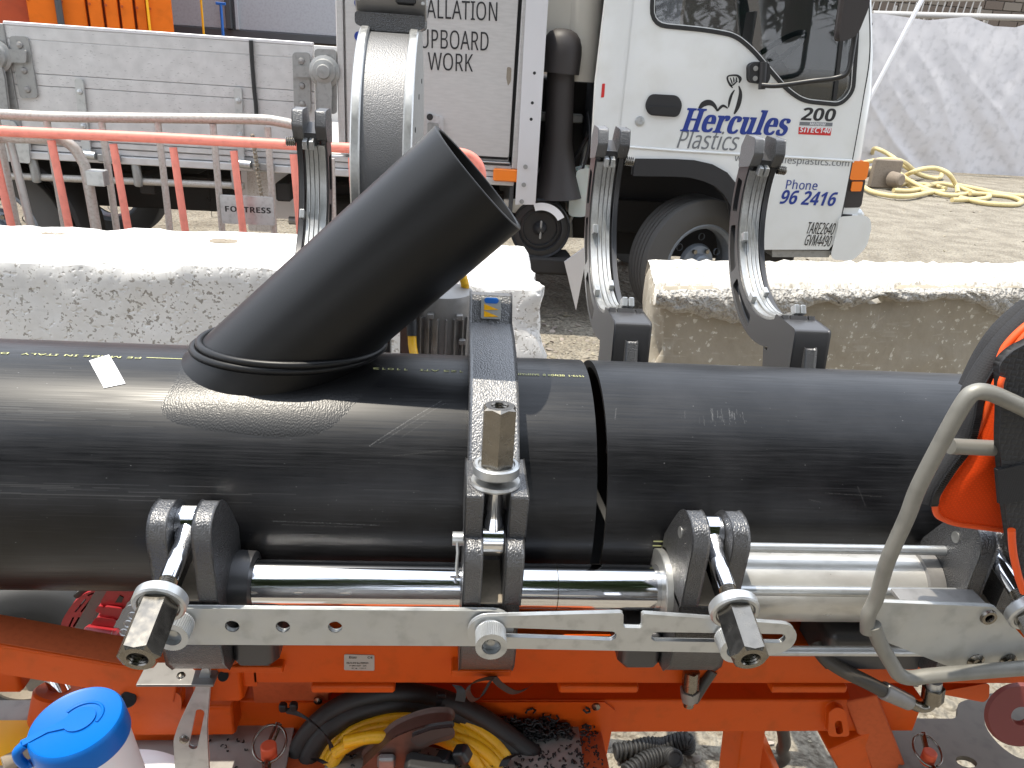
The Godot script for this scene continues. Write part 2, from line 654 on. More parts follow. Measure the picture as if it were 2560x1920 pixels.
func materials() -> void:
	var m: StandardMaterial3D
	var grime := ntex(noise(0.012, FastNoiseLite.TYPE_SIMPLEX_SMOOTH, 5, 3), [[0.0, 0.72], [0.45, 0.95], [1.0, 1.0]])
	var fine := ntex(noise(0.05, FastNoiseLite.TYPE_SIMPLEX_SMOOTH, 4, 8), [[0.0, 0.8], [0.5, 0.95], [1.0, 1.0]])
	var pebble := raw(noise(0.075, FastNoiseLite.TYPE_SIMPLEX_SMOOTH, 2, 5), [[0.25, 0.0], [0.75, 1.0]])
	var rvar := raw(noise(0.02, FastNoiseLite.TYPE_SIMPLEX_SMOOTH, 5, 12), [[0.2, 0.65], [0.8, 1.0]])
	var streak := raw(noise(0.03, FastNoiseLite.TYPE_SIMPLEX_SMOOTH, 4, 21), [[0.2, 0.7], [0.8, 1.0]])
	var specks := ntex(noise(0.06, FastNoiseLite.TYPE_CELLULAR, 1, 31), [[0.0, 0.45], [0.08, 0.55], [0.16, 1.0], [1.0, 1.0]])

	# black polyethylene
	m = mat("pipe", Color(1, 1, 1), 0.50, 0.0, 0.44)
	m.albedo_texture = pipe_picture()
	m.texture_repeat = true
	rgh(m, pipe_gloss())
	m = mat("pe", Color(0.008, 0.008, 0.009), 0.44)
	m = mat("pe_branch", Color(0.0045, 0.0046, 0.0052), 0.40, 0.0, 0.42)
	m = mat("pe_pad", Color(0.008, 0.008, 0.0085), 0.34, 0.0, 0.46)
	tri(m, Vector3(10, 10, 10)); bump(m, pebble, 0.013)
	m = mat("pe_inside", Color(0.010, 0.010, 0.011), 0.55)
	m = mat("print_yellow", Color(0.55, 0.55, 0.25), 0.6)
	m = mat("scuff", Color(0.30, 0.30, 0.30), 0.8)

	# metals
	m = mat("cast", Color(0.125, 0.125, 0.128), 0.44, 0.75)
	tri(m, Vector3(10, 10, 10)); bump(m, pebble, 0.05); rgh(m, rvar)
	m = mat("cast_light", Color(0.19, 0.19, 0.193), 0.42, 0.75)
	tri(m, Vector3(10, 10, 10)); bump(m, pebble, 0.055)
	m = mat("cast_drum", Color(0.185, 0.185, 0.188), 0.5, 0.75)
	tri(m, Vector3(10, 10, 10)); bump(m, pebble, 0.028)
	m = mat("cast_smooth", Color(0.075, 0.074, 0.076), 0.36, 0.5)
	m = mat("machined", Color(0.50, 0.50, 0.485), 0.45, 0.8)
	tri(m, Vector3(6, 6, 6)); m.albedo_texture = fine; rgh(m, rvar)
	m = mat("dull_alu", Color(0.30, 0.29, 0.28), 0.5, 0.6)
	tri(m, Vector3(5, 5, 5)); m.albedo_texture = grime
	m = mat("chrome", Color(0.74, 0.75, 0.78), 0.10, 1.0)
	tri(m, Vector3(0.6, 12, 12)); rgh(m, streak)
	m = mat("steel", Color(0.25, 0.232, 0.205), 0.30, 1.0)
	tri(m, Vector3(8, 8, 8)); m.albedo_texture = grime; rgh(m, rvar)
	m = mat("zinc", Color(0.50, 0.51, 0.50), 0.50, 0.55)
	tri(m, Vector3(4, 4, 4)); m.albedo_texture = grime; rgh(m, rvar)
	m = mat("zinc_bright", Color(0.54, 0.555, 0.56), 0.36, 0.75)
	tri(m, Vector3(6, 6, 6)); m.albedo_texture = grime
	m = mat("cylinder", Color(0.62, 0.61, 0.58), 0.42, 0.55)
	tri(m, Vector3(3, 6, 6)); m.albedo_texture = grime; rgh(m, rvar)
	m = mat("guard", Color(0.25, 0.242, 0.215), 0.5, 0.35)
	tri(m, Vector3(4, 4, 4)); m.albedo_texture = grime
	m = mat("plate_grey", Color(0.36, 0.345, 0.32), 0.55, 0.15)
	tri(m, Vector3(5, 5, 5)); m.albedo_texture = grime
	m = mat("dirt", Color(0.26, 0.22, 0.17), 0.9)
	tri(m, Vector3(6, 6, 6)); m.albedo_texture = fine
	m = mat("black_rubber", Color(0.018, 0.018, 0.018), 0.62)
	tri(m, Vector3(5, 5, 5)); m.albedo_texture = fine
	m = mat("black_paint", Color(0.013, 0.013, 0.014), 0.35)
	m = mat("shade_black", Color(0.016, 0.015, 0.014), 0.85)
	m = mat("brown_hose", Color(0.05, 0.043, 0.035), 0.5)

	# orange machine paint with dust
	m = mat("orange", Color(0.56, 0.076, 0.004), 0.42, 0.0, 0.35)
	tri(m, Vector3(2.2, 2.2, 2.2))
	m.albedo_texture = ntex(noise(0.02, FastNoiseLite.TYPE_SIMPLEX_SMOOTH, 5, 17), [[0.0, Color(0.80, 0.9, 1.0)], [0.4, Color(0.97, 0.98, 1.0)], [1.0, Color(1, 1, 1)]])
	bump(m, pebble, 0.008)
	m = mat("orange_dusty", Color(0.50, 0.105, 0.035), 0.8, 0.0, 0.3)
	tri(m, Vector3(4, 4, 4)); m.albedo_texture = fine

	# plastics, fabric
	m = mat("lid_blue", Color(0.0, 0.115, 0.44), 0.4, 0.0, 0.35)
	m.subsurf_scatter_enabled = true; m.subsurf_scatter_strength = 0.05
	m = mat("white_plastic", Color(0.72, 0.72, 0.74), 0.4)
	m = mat("paper", Color(0.82, 0.82, 0.84), 0.8)
	m = mat("red_plastic", Color(0.38, 0.022, 0.03), 0.4)
	tri(m, Vector3(5, 5, 5)); m.albedo_texture = grime
	m = mat("grey_plastic", Color(0.14, 0.13, 0.12), 0.6)
	m = mat("pink_plastic", Color(0.58, 0.085, 0.03), 0.6)
	m = mat("disc_brown", Color(0.16, 0.03, 0.025), 0.5)
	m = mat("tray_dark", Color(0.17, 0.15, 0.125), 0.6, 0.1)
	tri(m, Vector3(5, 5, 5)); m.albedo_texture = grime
	m = mat("yellow_cable", Color(0.78, 0.42, 0.008), 0.42)
	tri(m, Vector3(9, 9, 9)); m.albedo_texture = ntex(noise(0.03, FastNoiseLite.TYPE_SIMPLEX_SMOOTH, 5, 41), [[0.0, Color(0.5, 0.5, 0.5)], [0.22, Color(0.85, 0.85, 0.85)], [0.32, Color(1, 1, 1)], [1.0, Color(1, 1, 1)]])
	m = mat("black_cable", Color(0.018, 0.017, 0.016), 0.55)
	tri(m, Vector3(7, 7, 7)); m.albedo_texture = fine
	m = mat("brown_metal", Color(0.105, 0.058, 0.045), 0.45, 0.2)
	tri(m, Vector3(10, 10, 10)); m.albedo_texture = grime
	var weave := weave_picture()
	m = mat("bag_orange", Color(0.72, 0.06, 0.004), 0.75, 0.0, 0.3)
	tri(m, Vector3(110, 110, 110)); bump(m, weave, 0.012); m.albedo_texture = weave_tint()
	m = mat("bag_black", Color(0.02, 0.02, 0.022), 0.8)
	tri(m, Vector3(110, 110, 110)); bump(m, weave, 0.03)
	m = mat("bag_mesh", Color(0.026, 0.026, 0.028), 0.7)
	tri(m, Vector3(45, 45, 45)); bump(m, weave, 0.10)
	m = mat("piping_orange", Color(0.80, 0.09, 0.01), 0.5)
	m = mat("strap_black", Color(0.012, 0.012, 0.013), 0.5)

	# truck
	m = mat("truck_white", Color(0.72, 0.73, 0.72), 0.30)
	m.clearcoat_enabled = true; m.clearcoat = 0.6; m.clearcoat_roughness = 0.06
	tri(m, Vector3(0.7, 0.7, 0.7)); m.albedo_texture = ntex(noise(0.01, FastNoiseLite.TYPE_SIMPLEX_SMOOTH, 5, 77), [[0.0, Color(0.90, 0.89, 0.86)], [0.5, Color(0.98, 0.98, 0.97)], [1.0, Color(1, 1, 1)]])
	m = mat("alu", Color(0.62, 0.61, 0.60), 0.48, 0.35)
	tri(m, Vector3(1.3, 1.3, 1.3)); m.albedo_texture = scuffed_alu()
	m = mat("alu_box", Color(0.56, 0.545, 0.53), 0.42, 0.45)
	tri(m, Vector3(1.1, 6, 1.1)); m.albedo_texture = ntex(noise(0.02, FastNoiseLite.TYPE_SIMPLEX_SMOOTH, 4, 55), [[0.0, 0.88], [1.0, 1.0]])
	m = mat("alu_post", Color(0.66, 0.655, 0.67), 0.4, 0.4)
	m = mat("galv", Color(0.33, 0.33, 0.32), 0.5, 0.5)
	tri(m, Vector3(4, 4, 4)); m.albedo_texture = grime
	m = mat("galv_tube", Color(0.47, 0.45, 0.42), 0.5, 0.4)
	tri(m, Vector3(5, 5, 5)); m.albedo_texture = ntex(noise(0.03, FastNoiseLite.TYPE_SIMPLEX_SMOOTH, 5, 61), [[0.0, Color(0.62, 0.54, 0.46)], [0.35, Color(0.90, 0.88, 0.86)], [0.6, Color(1, 1, 1)], [1.0, Color(1, 1, 1)]])
	m = mat("salmon", Color(0.84, 0.26, 0.195), 0.5)
	tri(m, Vector3(3, 3, 3)); m.albedo_texture = grime
	m = mat("undercarriage", Color(0.022, 0.020, 0.019), 0.8)
	m = mat("tyre", Color(0.075, 0.072, 0.069), 0.85)
	tri(m, Vector3(3, 3, 3), false); m.albedo_texture = ntex(noise(0.02, FastNoiseLite.TYPE_SIMPLEX_SMOOTH, 4, 19), [[0.0, Color(1.0, 0.9, 0.8)], [1.0, Color(2.2, 1.9, 1.7)]])
	m = mat("rim_steel", Color(0.22, 0.245, 0.28), 0.5, 0.3)
	tri(m, Vector3(4, 4, 4), false); m.albedo_texture = grime
	m = mat("black_plastic", Color(0.020, 0.020, 0.022), 0.5)
	m = mat("brown_plastic", Color(0.032, 0.027, 0.026), 0.55)
	m = mat("seat_grey", Color(0.035, 0.04, 0.048), 0.9)
	m = mat("amber", Color(0.85, 0.20, 0.008), 0.2)
	m.clearcoat_enabled = true; m.clearcoat = 0.5
	m = mat("red_mark", Color(0.55, 0.02, 0.02), 0.4)
	m = mat("bottle", Color(0.52, 0.56, 0.53), 0.5)
	m.subsurf_scatter_enabled = true; m.subsurf_scatter_strength = 0.2
	m = mat("blue_print", Color(0.012, 0.036, 0.24), 0.4)
	m = mat("black_print", Color(0.015, 0.015, 0.017), 0.4)
	m = mat("grey_print", Color(0.16, 0.17, 0.18), 0.4)
	m = mat("glass", Color(0.006, 0.012, 0.012, 0.30), 0.02)
	m.transparency = BaseMaterial3D.TRANSPARENCY_ALPHA
	m = mat("cream", Color(0.60, 0.57, 0.50), 0.45)

	# setting
	m = mat("ground", Color(1, 1, 1), 0.95)
	tri(m, Vector3(0.45, 0.45, 0.45)); m.albedo_texture = ground_picture(); bump(m, raw(noise(0.03, FastNoiseLite.TYPE_SIMPLEX_SMOOTH, 6, 14), [[0.0, 0.0], [1.0, 1.0]], 1024), 4.0)
	m = mat("pebbles", Color(0.30, 0.275, 0.235), 0.95)
	m.vertex_color_use_as_albedo = true
	m = mat("concrete_white", Color(1, 1, 1), 0.85)
	tri(m, Vector3(1.25, 1.25, 1.25)); m.albedo_texture = concrete_picture(3, Color(0.78, 0.77, 0.75), Color(0.30, 0.28, 0.25), 0.645, 2, 2); bump(m, raw(noise(0.05, FastNoiseLite.TYPE_SIMPLEX_SMOOTH, 4, 91), [[0.22, 0.0], [0.32, 1.0]]), 0.20)
	m = mat("concrete_tan", Color(1, 1, 1), 0.85)
	tri(m, Vector3(1.0, 1.0, 1.0)); m.albedo_texture = concrete_picture(9, Color(0.335, 0.295, 0.23), Color(0.55, 0.52, 0.45), 0.675, 2, 1); bump(m, raw(noise(0.04, FastNoiseLite.TYPE_SIMPLEX_SMOOTH, 5, 93), [[0.0, 0.0], [1.0, 1.0]]), 0.25)
	m = mat("concrete_rough", Color(0.52, 0.50, 0.465), 0.95)
	tri(m, Vector3(2.2, 2.2, 2.2)); m.albedo_texture = ntex(noise(0.04, FastNoiseLite.TYPE_SIMPLEX_SMOOTH, 5, 95), [[0.0, Color(0.45, 0.42, 0.4)], [0.45, Color(0.85, 0.84, 0.82)], [0.7, Color(1, 1, 1)], [1.0, Color(1, 1, 1)]]); bump(m, raw(noise(0.05, FastNoiseLite.TYPE_SIMPLEX_SMOOTH, 5, 97), [[0.2, 0.0], [0.8, 1.0]]), 1.0)
	m = mat("concrete_patchy", Color(1, 1, 1), 0.9)
	tri(m, Vector3(1.3, 1.3, 1.3)); m.albedo_texture = concrete_picture(33, Color(0.70, 0.68, 0.64), Color(0.36, 0.32, 0.26), 0.56, 2, 1)
	m = mat("container", Color(0.72, 0.15, 0.010), 0.5, 0.0, 0.3)
	tri(m, Vector3(0.8, 0.8, 0.8)); m.albedo_texture = grime
	m = mat("container_dark", Color(0.40, 0.055, 0.008), 0.6)
	tri(m, Vector3(0.8, 0.8, 0.8)); m.albedo_texture = grime
	m = mat("wall_grey", Color(0.37, 0.38, 0.40), 0.7)
	tri(m, Vector3(1.0, 1.0, 1.0)); m.albedo_texture = fine
	m = mat("dark_trim", Color(0.055, 0.058, 0.062), 0.6)
	m = mat("tarp", Color(0.50, 0.485, 0.49), 0.75)
	tri(m, Vector3(0.8, 0.8, 0.8)); m.albedo_texture = grime
	m.backlight_enabled = true; m.backlight = Color(0.25, 0.25, 0.25)
	m = mat("brick", Color(0.115, 0.088, 0.068), 0.9)
	tri(m, Vector3(1, 1, 1), false); m.albedo_texture = fine
	m = mat("brick_pale", Color(0.15, 0.125, 0.10), 0.9)
	m = mat("mortar", Color(0.17, 0.15, 0.13), 0.95)
	m = mat("hose_yellow", Color(0.60, 0.49, 0.24), 0.55)
	tri(m, Vector3(3, 3, 3)); m.albedo_texture = grime
	m = mat("mud_brown", Color(0.215, 0.175, 0.135), 0.85)
	tri(m, Vector3(4, 4, 4)); m.albedo_texture = grime
	m = mat("sticker_yellow", Color(0.85, 0.42, 0.0), 0.4)
	m = mat("sticker_blue", Color(0.01, 0.12, 0.45), 0.4)
	m = mat("plate_silver", Color(0.36, 0.36, 0.34), 0.45, 0.3)
	m = mat("leaf", Color(0.05, 0.085, 0.03), 0.6)
	m = mat("bark", Color(0.10, 0.08, 0.06), 0.9)

func weave_picture() -> ImageTexture:
	var im := Image.create(32, 32, false, Image.FORMAT_RGBA8)
	for y in 32:
		for x in 32:
			var cx := (x / 8) % 2
			var cy := (y / 8) % 2
			var lx := (x % 8 - 3.5) / 4.0
			var ly := (y % 8 - 3.5) / 4.0
			var h := 1.0 - (ly * ly if cx == cy else lx * lx)
			im.set_pixel(x, y, Color(h, h, h))
	return ImageTexture.create_from_image(im)

func weave_tint() -> ImageTexture:
	var im := Image.create(32, 32, false, Image.FORMAT_RGBA8)
	for y in 32:
		for x in 32:
			var same := (x / 8) % 2 == (y / 8) % 2
			var h := 1.0 if same else 0.95
			if x % 8 == 0 or y % 8 == 0:
				h = 0.88
			im.set_pixel(x, y, Color(h, h, h))
	return ImageTexture.create_from_image(im)

func grey_bytes(f: FastNoiseLite, w: int, h: int, seamless := true) -> PackedByteArray:
	var im := f.get_seamless_image(w, h, false, false, 0.15) if seamless else f.get_image(w, h)
	im.convert(Image.FORMAT_L8)
	return im.get_data()

func to_srgb8(x: float) -> int:
	return clampi(int(255.0 * (12.92 * x if x <= 0.0031308 else 1.055 * pow(x, 1.0 / 2.4) - 0.055)), 0, 255)

# black pipe skin: drawn streaks along the pipe, scuffs and scratches; spans x from -0.7 to 0.75 m and half the way round
func pipe_picture() -> ImageTexture:
	var W := 2048
	var H := 700
	var st := noise(0.5, FastNoiseLite.TYPE_VALUE, 3, 5).get_image(96, H)
	st.convert(Image.FORMAT_L8)
	st.resize(W, H, Image.INTERPOLATE_CUBIC)
	var a := st.get_data()
	var b := grey_bytes(noise(0.006, FastNoiseLite.TYPE_SIMPLEX_SMOOTH, 5, 8), W, H, false)
	var lut := PackedByteArray()
	for i in 512:
		lut.append(to_srgb8(0.0022 + 0.0125 * i / 512.0))
	var out := PackedByteArray()
	out.resize(W * H * 3)
	for i in W * H:
		var s := int(a[i]) + int(b[i]) * 2 - 330
		if a[i] > 176:
			s += (a[i] - 176) * 2
		s = clampi(s + 130, 0, 511)
		var q := lut[s]
		out[i * 3] = q
		out[i * 3 + 1] = q
		out[i * 3 + 2] = mini(q + 2, 255)
	var im := Image.create_from_data(W, H, false, Image.FORMAT_RGB8, out)
	var rng := RandomNumberGenerator.new()
	rng.seed = 44
	for k in 210:     # short drawn scores along the pipe
		var x := rng.randi_range(0, W - 260)
		var y := rng.randi_range(0, H - 4)
		var l := rng.randi_range(30, 240)
		var c := rng.randf_range(0.07, 0.14)
		im.fill_rect(Rect2i(x, y, l, 1), Color(c, c, c * 1.04))
	for k in 130:     # clusters of fine scores where the pipe was dragged
		var x := int(rng.randfn(260, 190))
		var y := int(rng.randfn(395, 14)) if k % 2 == 0 else int(rng.randfn(270, 10))
		var l := rng.randi_range(10, 190)
		var c := rng.randf_range(0.14, 0.26)
		if x > 0 and x + l < W - 900:
			im.fill_rect(Rect2i(x, y, l, 1), Color(c, c, c))
	for k in 300:     # dust flecks
		var c := rng.randf_range(0.2, 0.5)
		im.fill_rect(Rect2i(rng.randi_range(0, W - 3), rng.randi_range(0, H - 3), rng.randi_range(1, 2), 1), Color(c, c, c))
	# long oblique scratches and smears: x (m), elevation (deg), x2, elevation2, strength
	for s in [[-0.085, 40.0, -0.005, 62.0, 0.42], [-0.075, 41.0, 0.0, 61.0, 0.28], [-0.05, 44.0, -0.02, 52.0, 0.2], [-0.06, 36.0, 0.0, 39.0, 0.2], [0.20, 55.0, 0.203, 61.0, 0.33],
			[-0.19, 8.0, -0.07, 7.0, 0.42], [-0.18, 6.5, -0.09, 6.0, 0.3], [0.45, 25.0, 0.52, 24.0, 0.2], [0.43, 22.0, 0.445, 21.0, 0.2], [0.49, 28.0, 0.5, 20.0, 0.22]]:
		var n := 300
		for k in n:
			var t := float(k) / n
			if rng.randf() < 0.25:
				continue
			var x := int((lerpf(s[0], s[2], t) + 0.7) / 1.45 * W)
			var y := int((lerpf(s[1], s[3], t) + 50.0) / 180.0 * H + rng.randf_range(-0.7, 0.7))
			var c: float = s[4] * rng.randf_range(0.6, 1.0)
			im.set_pixel(clampi(x, 0, W - 1), clampi(y, 0, H - 1), Color(c, c, c))
	for k in 46:     # scuffed patch on the right-hand pipe
		var px := int((rng.randfn(0.335, 0.014) + 0.7) / 1.45 * W)
		var py := int((rng.randfn(57.0, 1.9) + 50.0) / 180.0 * H)
		var c := rng.randf_range(0.14, 0.34)
		for j in rng.randi_range(2, 16):
			im.set_pixel(clampi(px + j / 7, 0, W - 1), clampi(py + j, 0, H - 1), Color(c, c, c))
	return ImageTexture.create_from_image(im)

func pipe_gloss() -> ImageTexture:
	var st := noise(0.5, FastNoiseLite.TYPE_VALUE, 3, 6).get_image(48, 700)
	st.convert(Image.FORMAT_L8)
	st.resize(1024, 700, Image.INTERPOLATE_CUBIC)
	var d := st.get_data()
	for i in d.size():
		d[i] = clampi(190 + (d[i] - 128) / 2, 120, 255)
	return ImageTexture.create_from_image(Image.create_from_data(1024, 700, false, Image.FORMAT_L8, d))

func scuffed_alu() -> ImageTexture:
	var S := 1024
	var a := grey_bytes(noise(0.008, FastNoiseLite.TYPE_SIMPLEX_SMOOTH, 5, 71), S, S)
	var lut := PackedByteArray()
	for i in 256:
		lut.append(to_srgb8(clampf(0.80 + 0.2 * (i / 255.0), 0, 1)))
	for i in a.size():
		a[i] = lut[a[i]]
	var im := Image.create_from_data(S, S, false, Image.FORMAT_L8, a)
	im.convert(Image.FORMAT_RGB8)
	var rng := RandomNumberGenerator.new()
	rng.seed = 9
	for k in 420:
		var c := rng.randf_range(0.35, 0.72)
		var x := rng.randi_range(0, S - 30)
		var y := int(rng.randfn(500, 130))
		if y < 2 or y > S - 4:
			continue
		var l := rng.randi_range(2, 18)
		for j in l:
			im.set_pixel(x + j, y + int(sin(j * 0.5 + k) * 1.2), Color(c, c, c))
	return ImageTexture.create_from_image(im)

func concrete_picture(sd: int, base: Color, worn: Color, keep: float, coarse := 1, fine_ := 2) -> ImageTexture:
	var S := 1024
	var a := grey_bytes(noise(0.022, FastNoiseLite.TYPE_SIMPLEX_SMOOTH, 4, sd), S, S)
	var b := grey_bytes(noise(0.055, FastNoiseLite.TYPE_SIMPLEX_SMOOTH, 3, sd + 1), S, S)
	var c := grey_bytes(noise(0.004, FastNoiseLite.TYPE_SIMPLEX_SMOOTH, 3, sd + 2), S, S)
	var out := PackedByteArray()
	out.resize(S * S * 3)
	var lim := int(255 * keep)
	var la := []
	var lb := []
	for i in 256:
		var k := 0.82 + 0.25 * i / 255.0
		la.append([to_srgb8(base.r * k), to_srgb8(base.g * k), to_srgb8(base.b * k)])
		k = 0.55 + 0.8 * i / 255.0
		lb.append([to_srgb8(worn.r * k), to_srgb8(worn.g * k), to_srgb8(worn.b * k)])
	for i in S * S:
		var w := (int(a[i]) * coarse + int(b[i]) * fine_ + (int(c[i]) - 128) / 3) / (coarse + fine_)
		var q: Array = lb[b[i]] if w > lim else la[(int(a[i]) + int(c[i])) / 2]
		out[i * 3] = q[0]; out[i * 3 + 1] = q[1]; out[i * 3 + 2] = q[2]
	return ImageTexture.create_from_image(Image.create_from_data(S, S, false, Image.FORMAT_RGB8, out))

func ground_picture() -> ImageTexture:
	var S := 1024
	var a := grey_bytes(noise(0.006, FastNoiseLite.TYPE_SIMPLEX_SMOOTH, 5, 101), S, S)
	var b := grey_bytes(noise(0.09, FastNoiseLite.TYPE_SIMPLEX_SMOOTH, 4, 102), S, S)
	var out := PackedByteArray()
	out.resize(S * S * 3)
	var lut := []
	for i in 256:
		var t := i / 255.0
		var c := Color(0.16, 0.138, 0.106).lerp(Color(0.31, 0.28, 0.225), t)
		lut.append([to_srgb8(c.r), to_srgb8(c.g), to_srgb8(c.b)])
	for i in S * S:
		var w := (int(a[i]) + int(b[i])) / 2
		if b[i] < 75:
			w -= 60
		var q: Array = lut[clampi((w - 128) * 2 + 128, 0, 255)]
		out[i * 3] = q[0]; out[i * 3 + 1] = q[1]; out[i * 3 + 2] = q[2]
	return ImageTexture.create_from_image(Image.create_from_data(S, S, false, Image.FORMAT_RGB8, out))

# ---------------------------------------------------------------- setting
func setting() -> void:
	var xs := [-160.0, -80.0, -40.0, -20.0, -12.0]
	var x := -8.0
	while x < 14.0:
		xs.append(x); x += 0.25
	xs.append_array([16.0, 20.0, 30.0, 60.0, 160.0])
	var zs := [-200.0, -100.0, -60.0, -40.0, -28.0, -20.0]
	x = -16.0
	while x < 2.0:
		zs.append(x); x += 0.25
	zs.append_array([4.0, 8.0, 16.0, 40.0, 120.0])
	var f := noise(0.35, FastNoiseLite.TYPE_SIMPLEX_SMOOTH, 4, 6)
	var rows := []
	for z in zs:
		var row := []
		for xx in xs:
			var near: float = 1.0 if absf(xx) < 14.0 and z > -16.0 and z < 2.0 else 0.0
			row.append(Vector3(xx, f.get_noise_2d(xx, z) * 0.03 * near - 0.012, z))
		rows.append(row)
	struct_(put(MB.new().sheet(rows), "ground", M.ground))
	# loose stones
	var rng := RandomNumberGenerator.new()
	rng.seed = 5
	var st := MB.new()
	var pts := []
	for k in 7:
		pts.append(Vector3(rng.randf_range(-1, 1), rng.randf_range(-0.5, 0.5), rng.randf_range(-1, 1)).normalized())
	st.lathe(Vector3(0, -0.35, 0), Vector3.UP, [Vector2(0, 0), Vector2(0.8, 0.1), Vector2(1.0, 0.35), Vector2(0.6, 0.62), Vector2(0, 0.7)], 6)
	var mm := MultiMesh.new()
	mm.transform_format = MultiMesh.TRANSFORM_3D
	mm.use_colors = true
	mm.mesh = st.mesh()
	var spots := []
	for k in 900:
		spots.append(Vector3(rng.randf_range(2.2, 12.0), 0, rng.randf_range(-13.2, -4.6)))
	for k in 900:
		spots.append(Vector3(rng.randf_range(0.2, 1.0), 0, rng.randf_range(-4.4, -2.2)))
	for k in 500:
		spots.append(Vector3(rng.randf_range(0.1, 1.7), 0, rng.randf_range(-2.0, -0.9)))
	for k in 250:
		spots.append(Vector3(rng.randf_range(-2.2, -0.2), 0, rng.randf_range(-2.1, -1.0)))
	mm.instance_count = spots.size()
	for i in spots.size():
		var p: Vector3 = spots[i]
		var s := 0.004 + 0.016 * pow(rng.randf(), 3.0)
		p.y = f.get_noise_2d(p.x, p.z) * 0.03 - 0.012
		var b := Basis.from_euler(Vector3(rng.randf_range(-0.5, 0.5), rng.randf() * TAU, rng.randf_range(-0.5, 0.5))).scaled(Vector3(s * rng.randf_range(0.8, 1.4), s * 0.9, s))
		mm.set_instance_transform(i, Transform3D(b, p + Vector3(0, s * 0.2, 0)))
		var g := rng.randf_range(0.7, 1.25)
		mm.set_instance_color(i, Color(g, g * rng.randf_range(0.92, 1.0), g * rng.randf_range(0.82, 1.0)))
	var o := MultiMeshInstance3D.new()
	o.name = "gravel"
	o.multimesh = mm
	o.material_override = M.pebbles
	o.set_meta("kind", "stuff")
	o.set_meta("label", "loose stones scattered over the sandy ground")
	o.set_meta("category", "gravel")
	add_child(o)

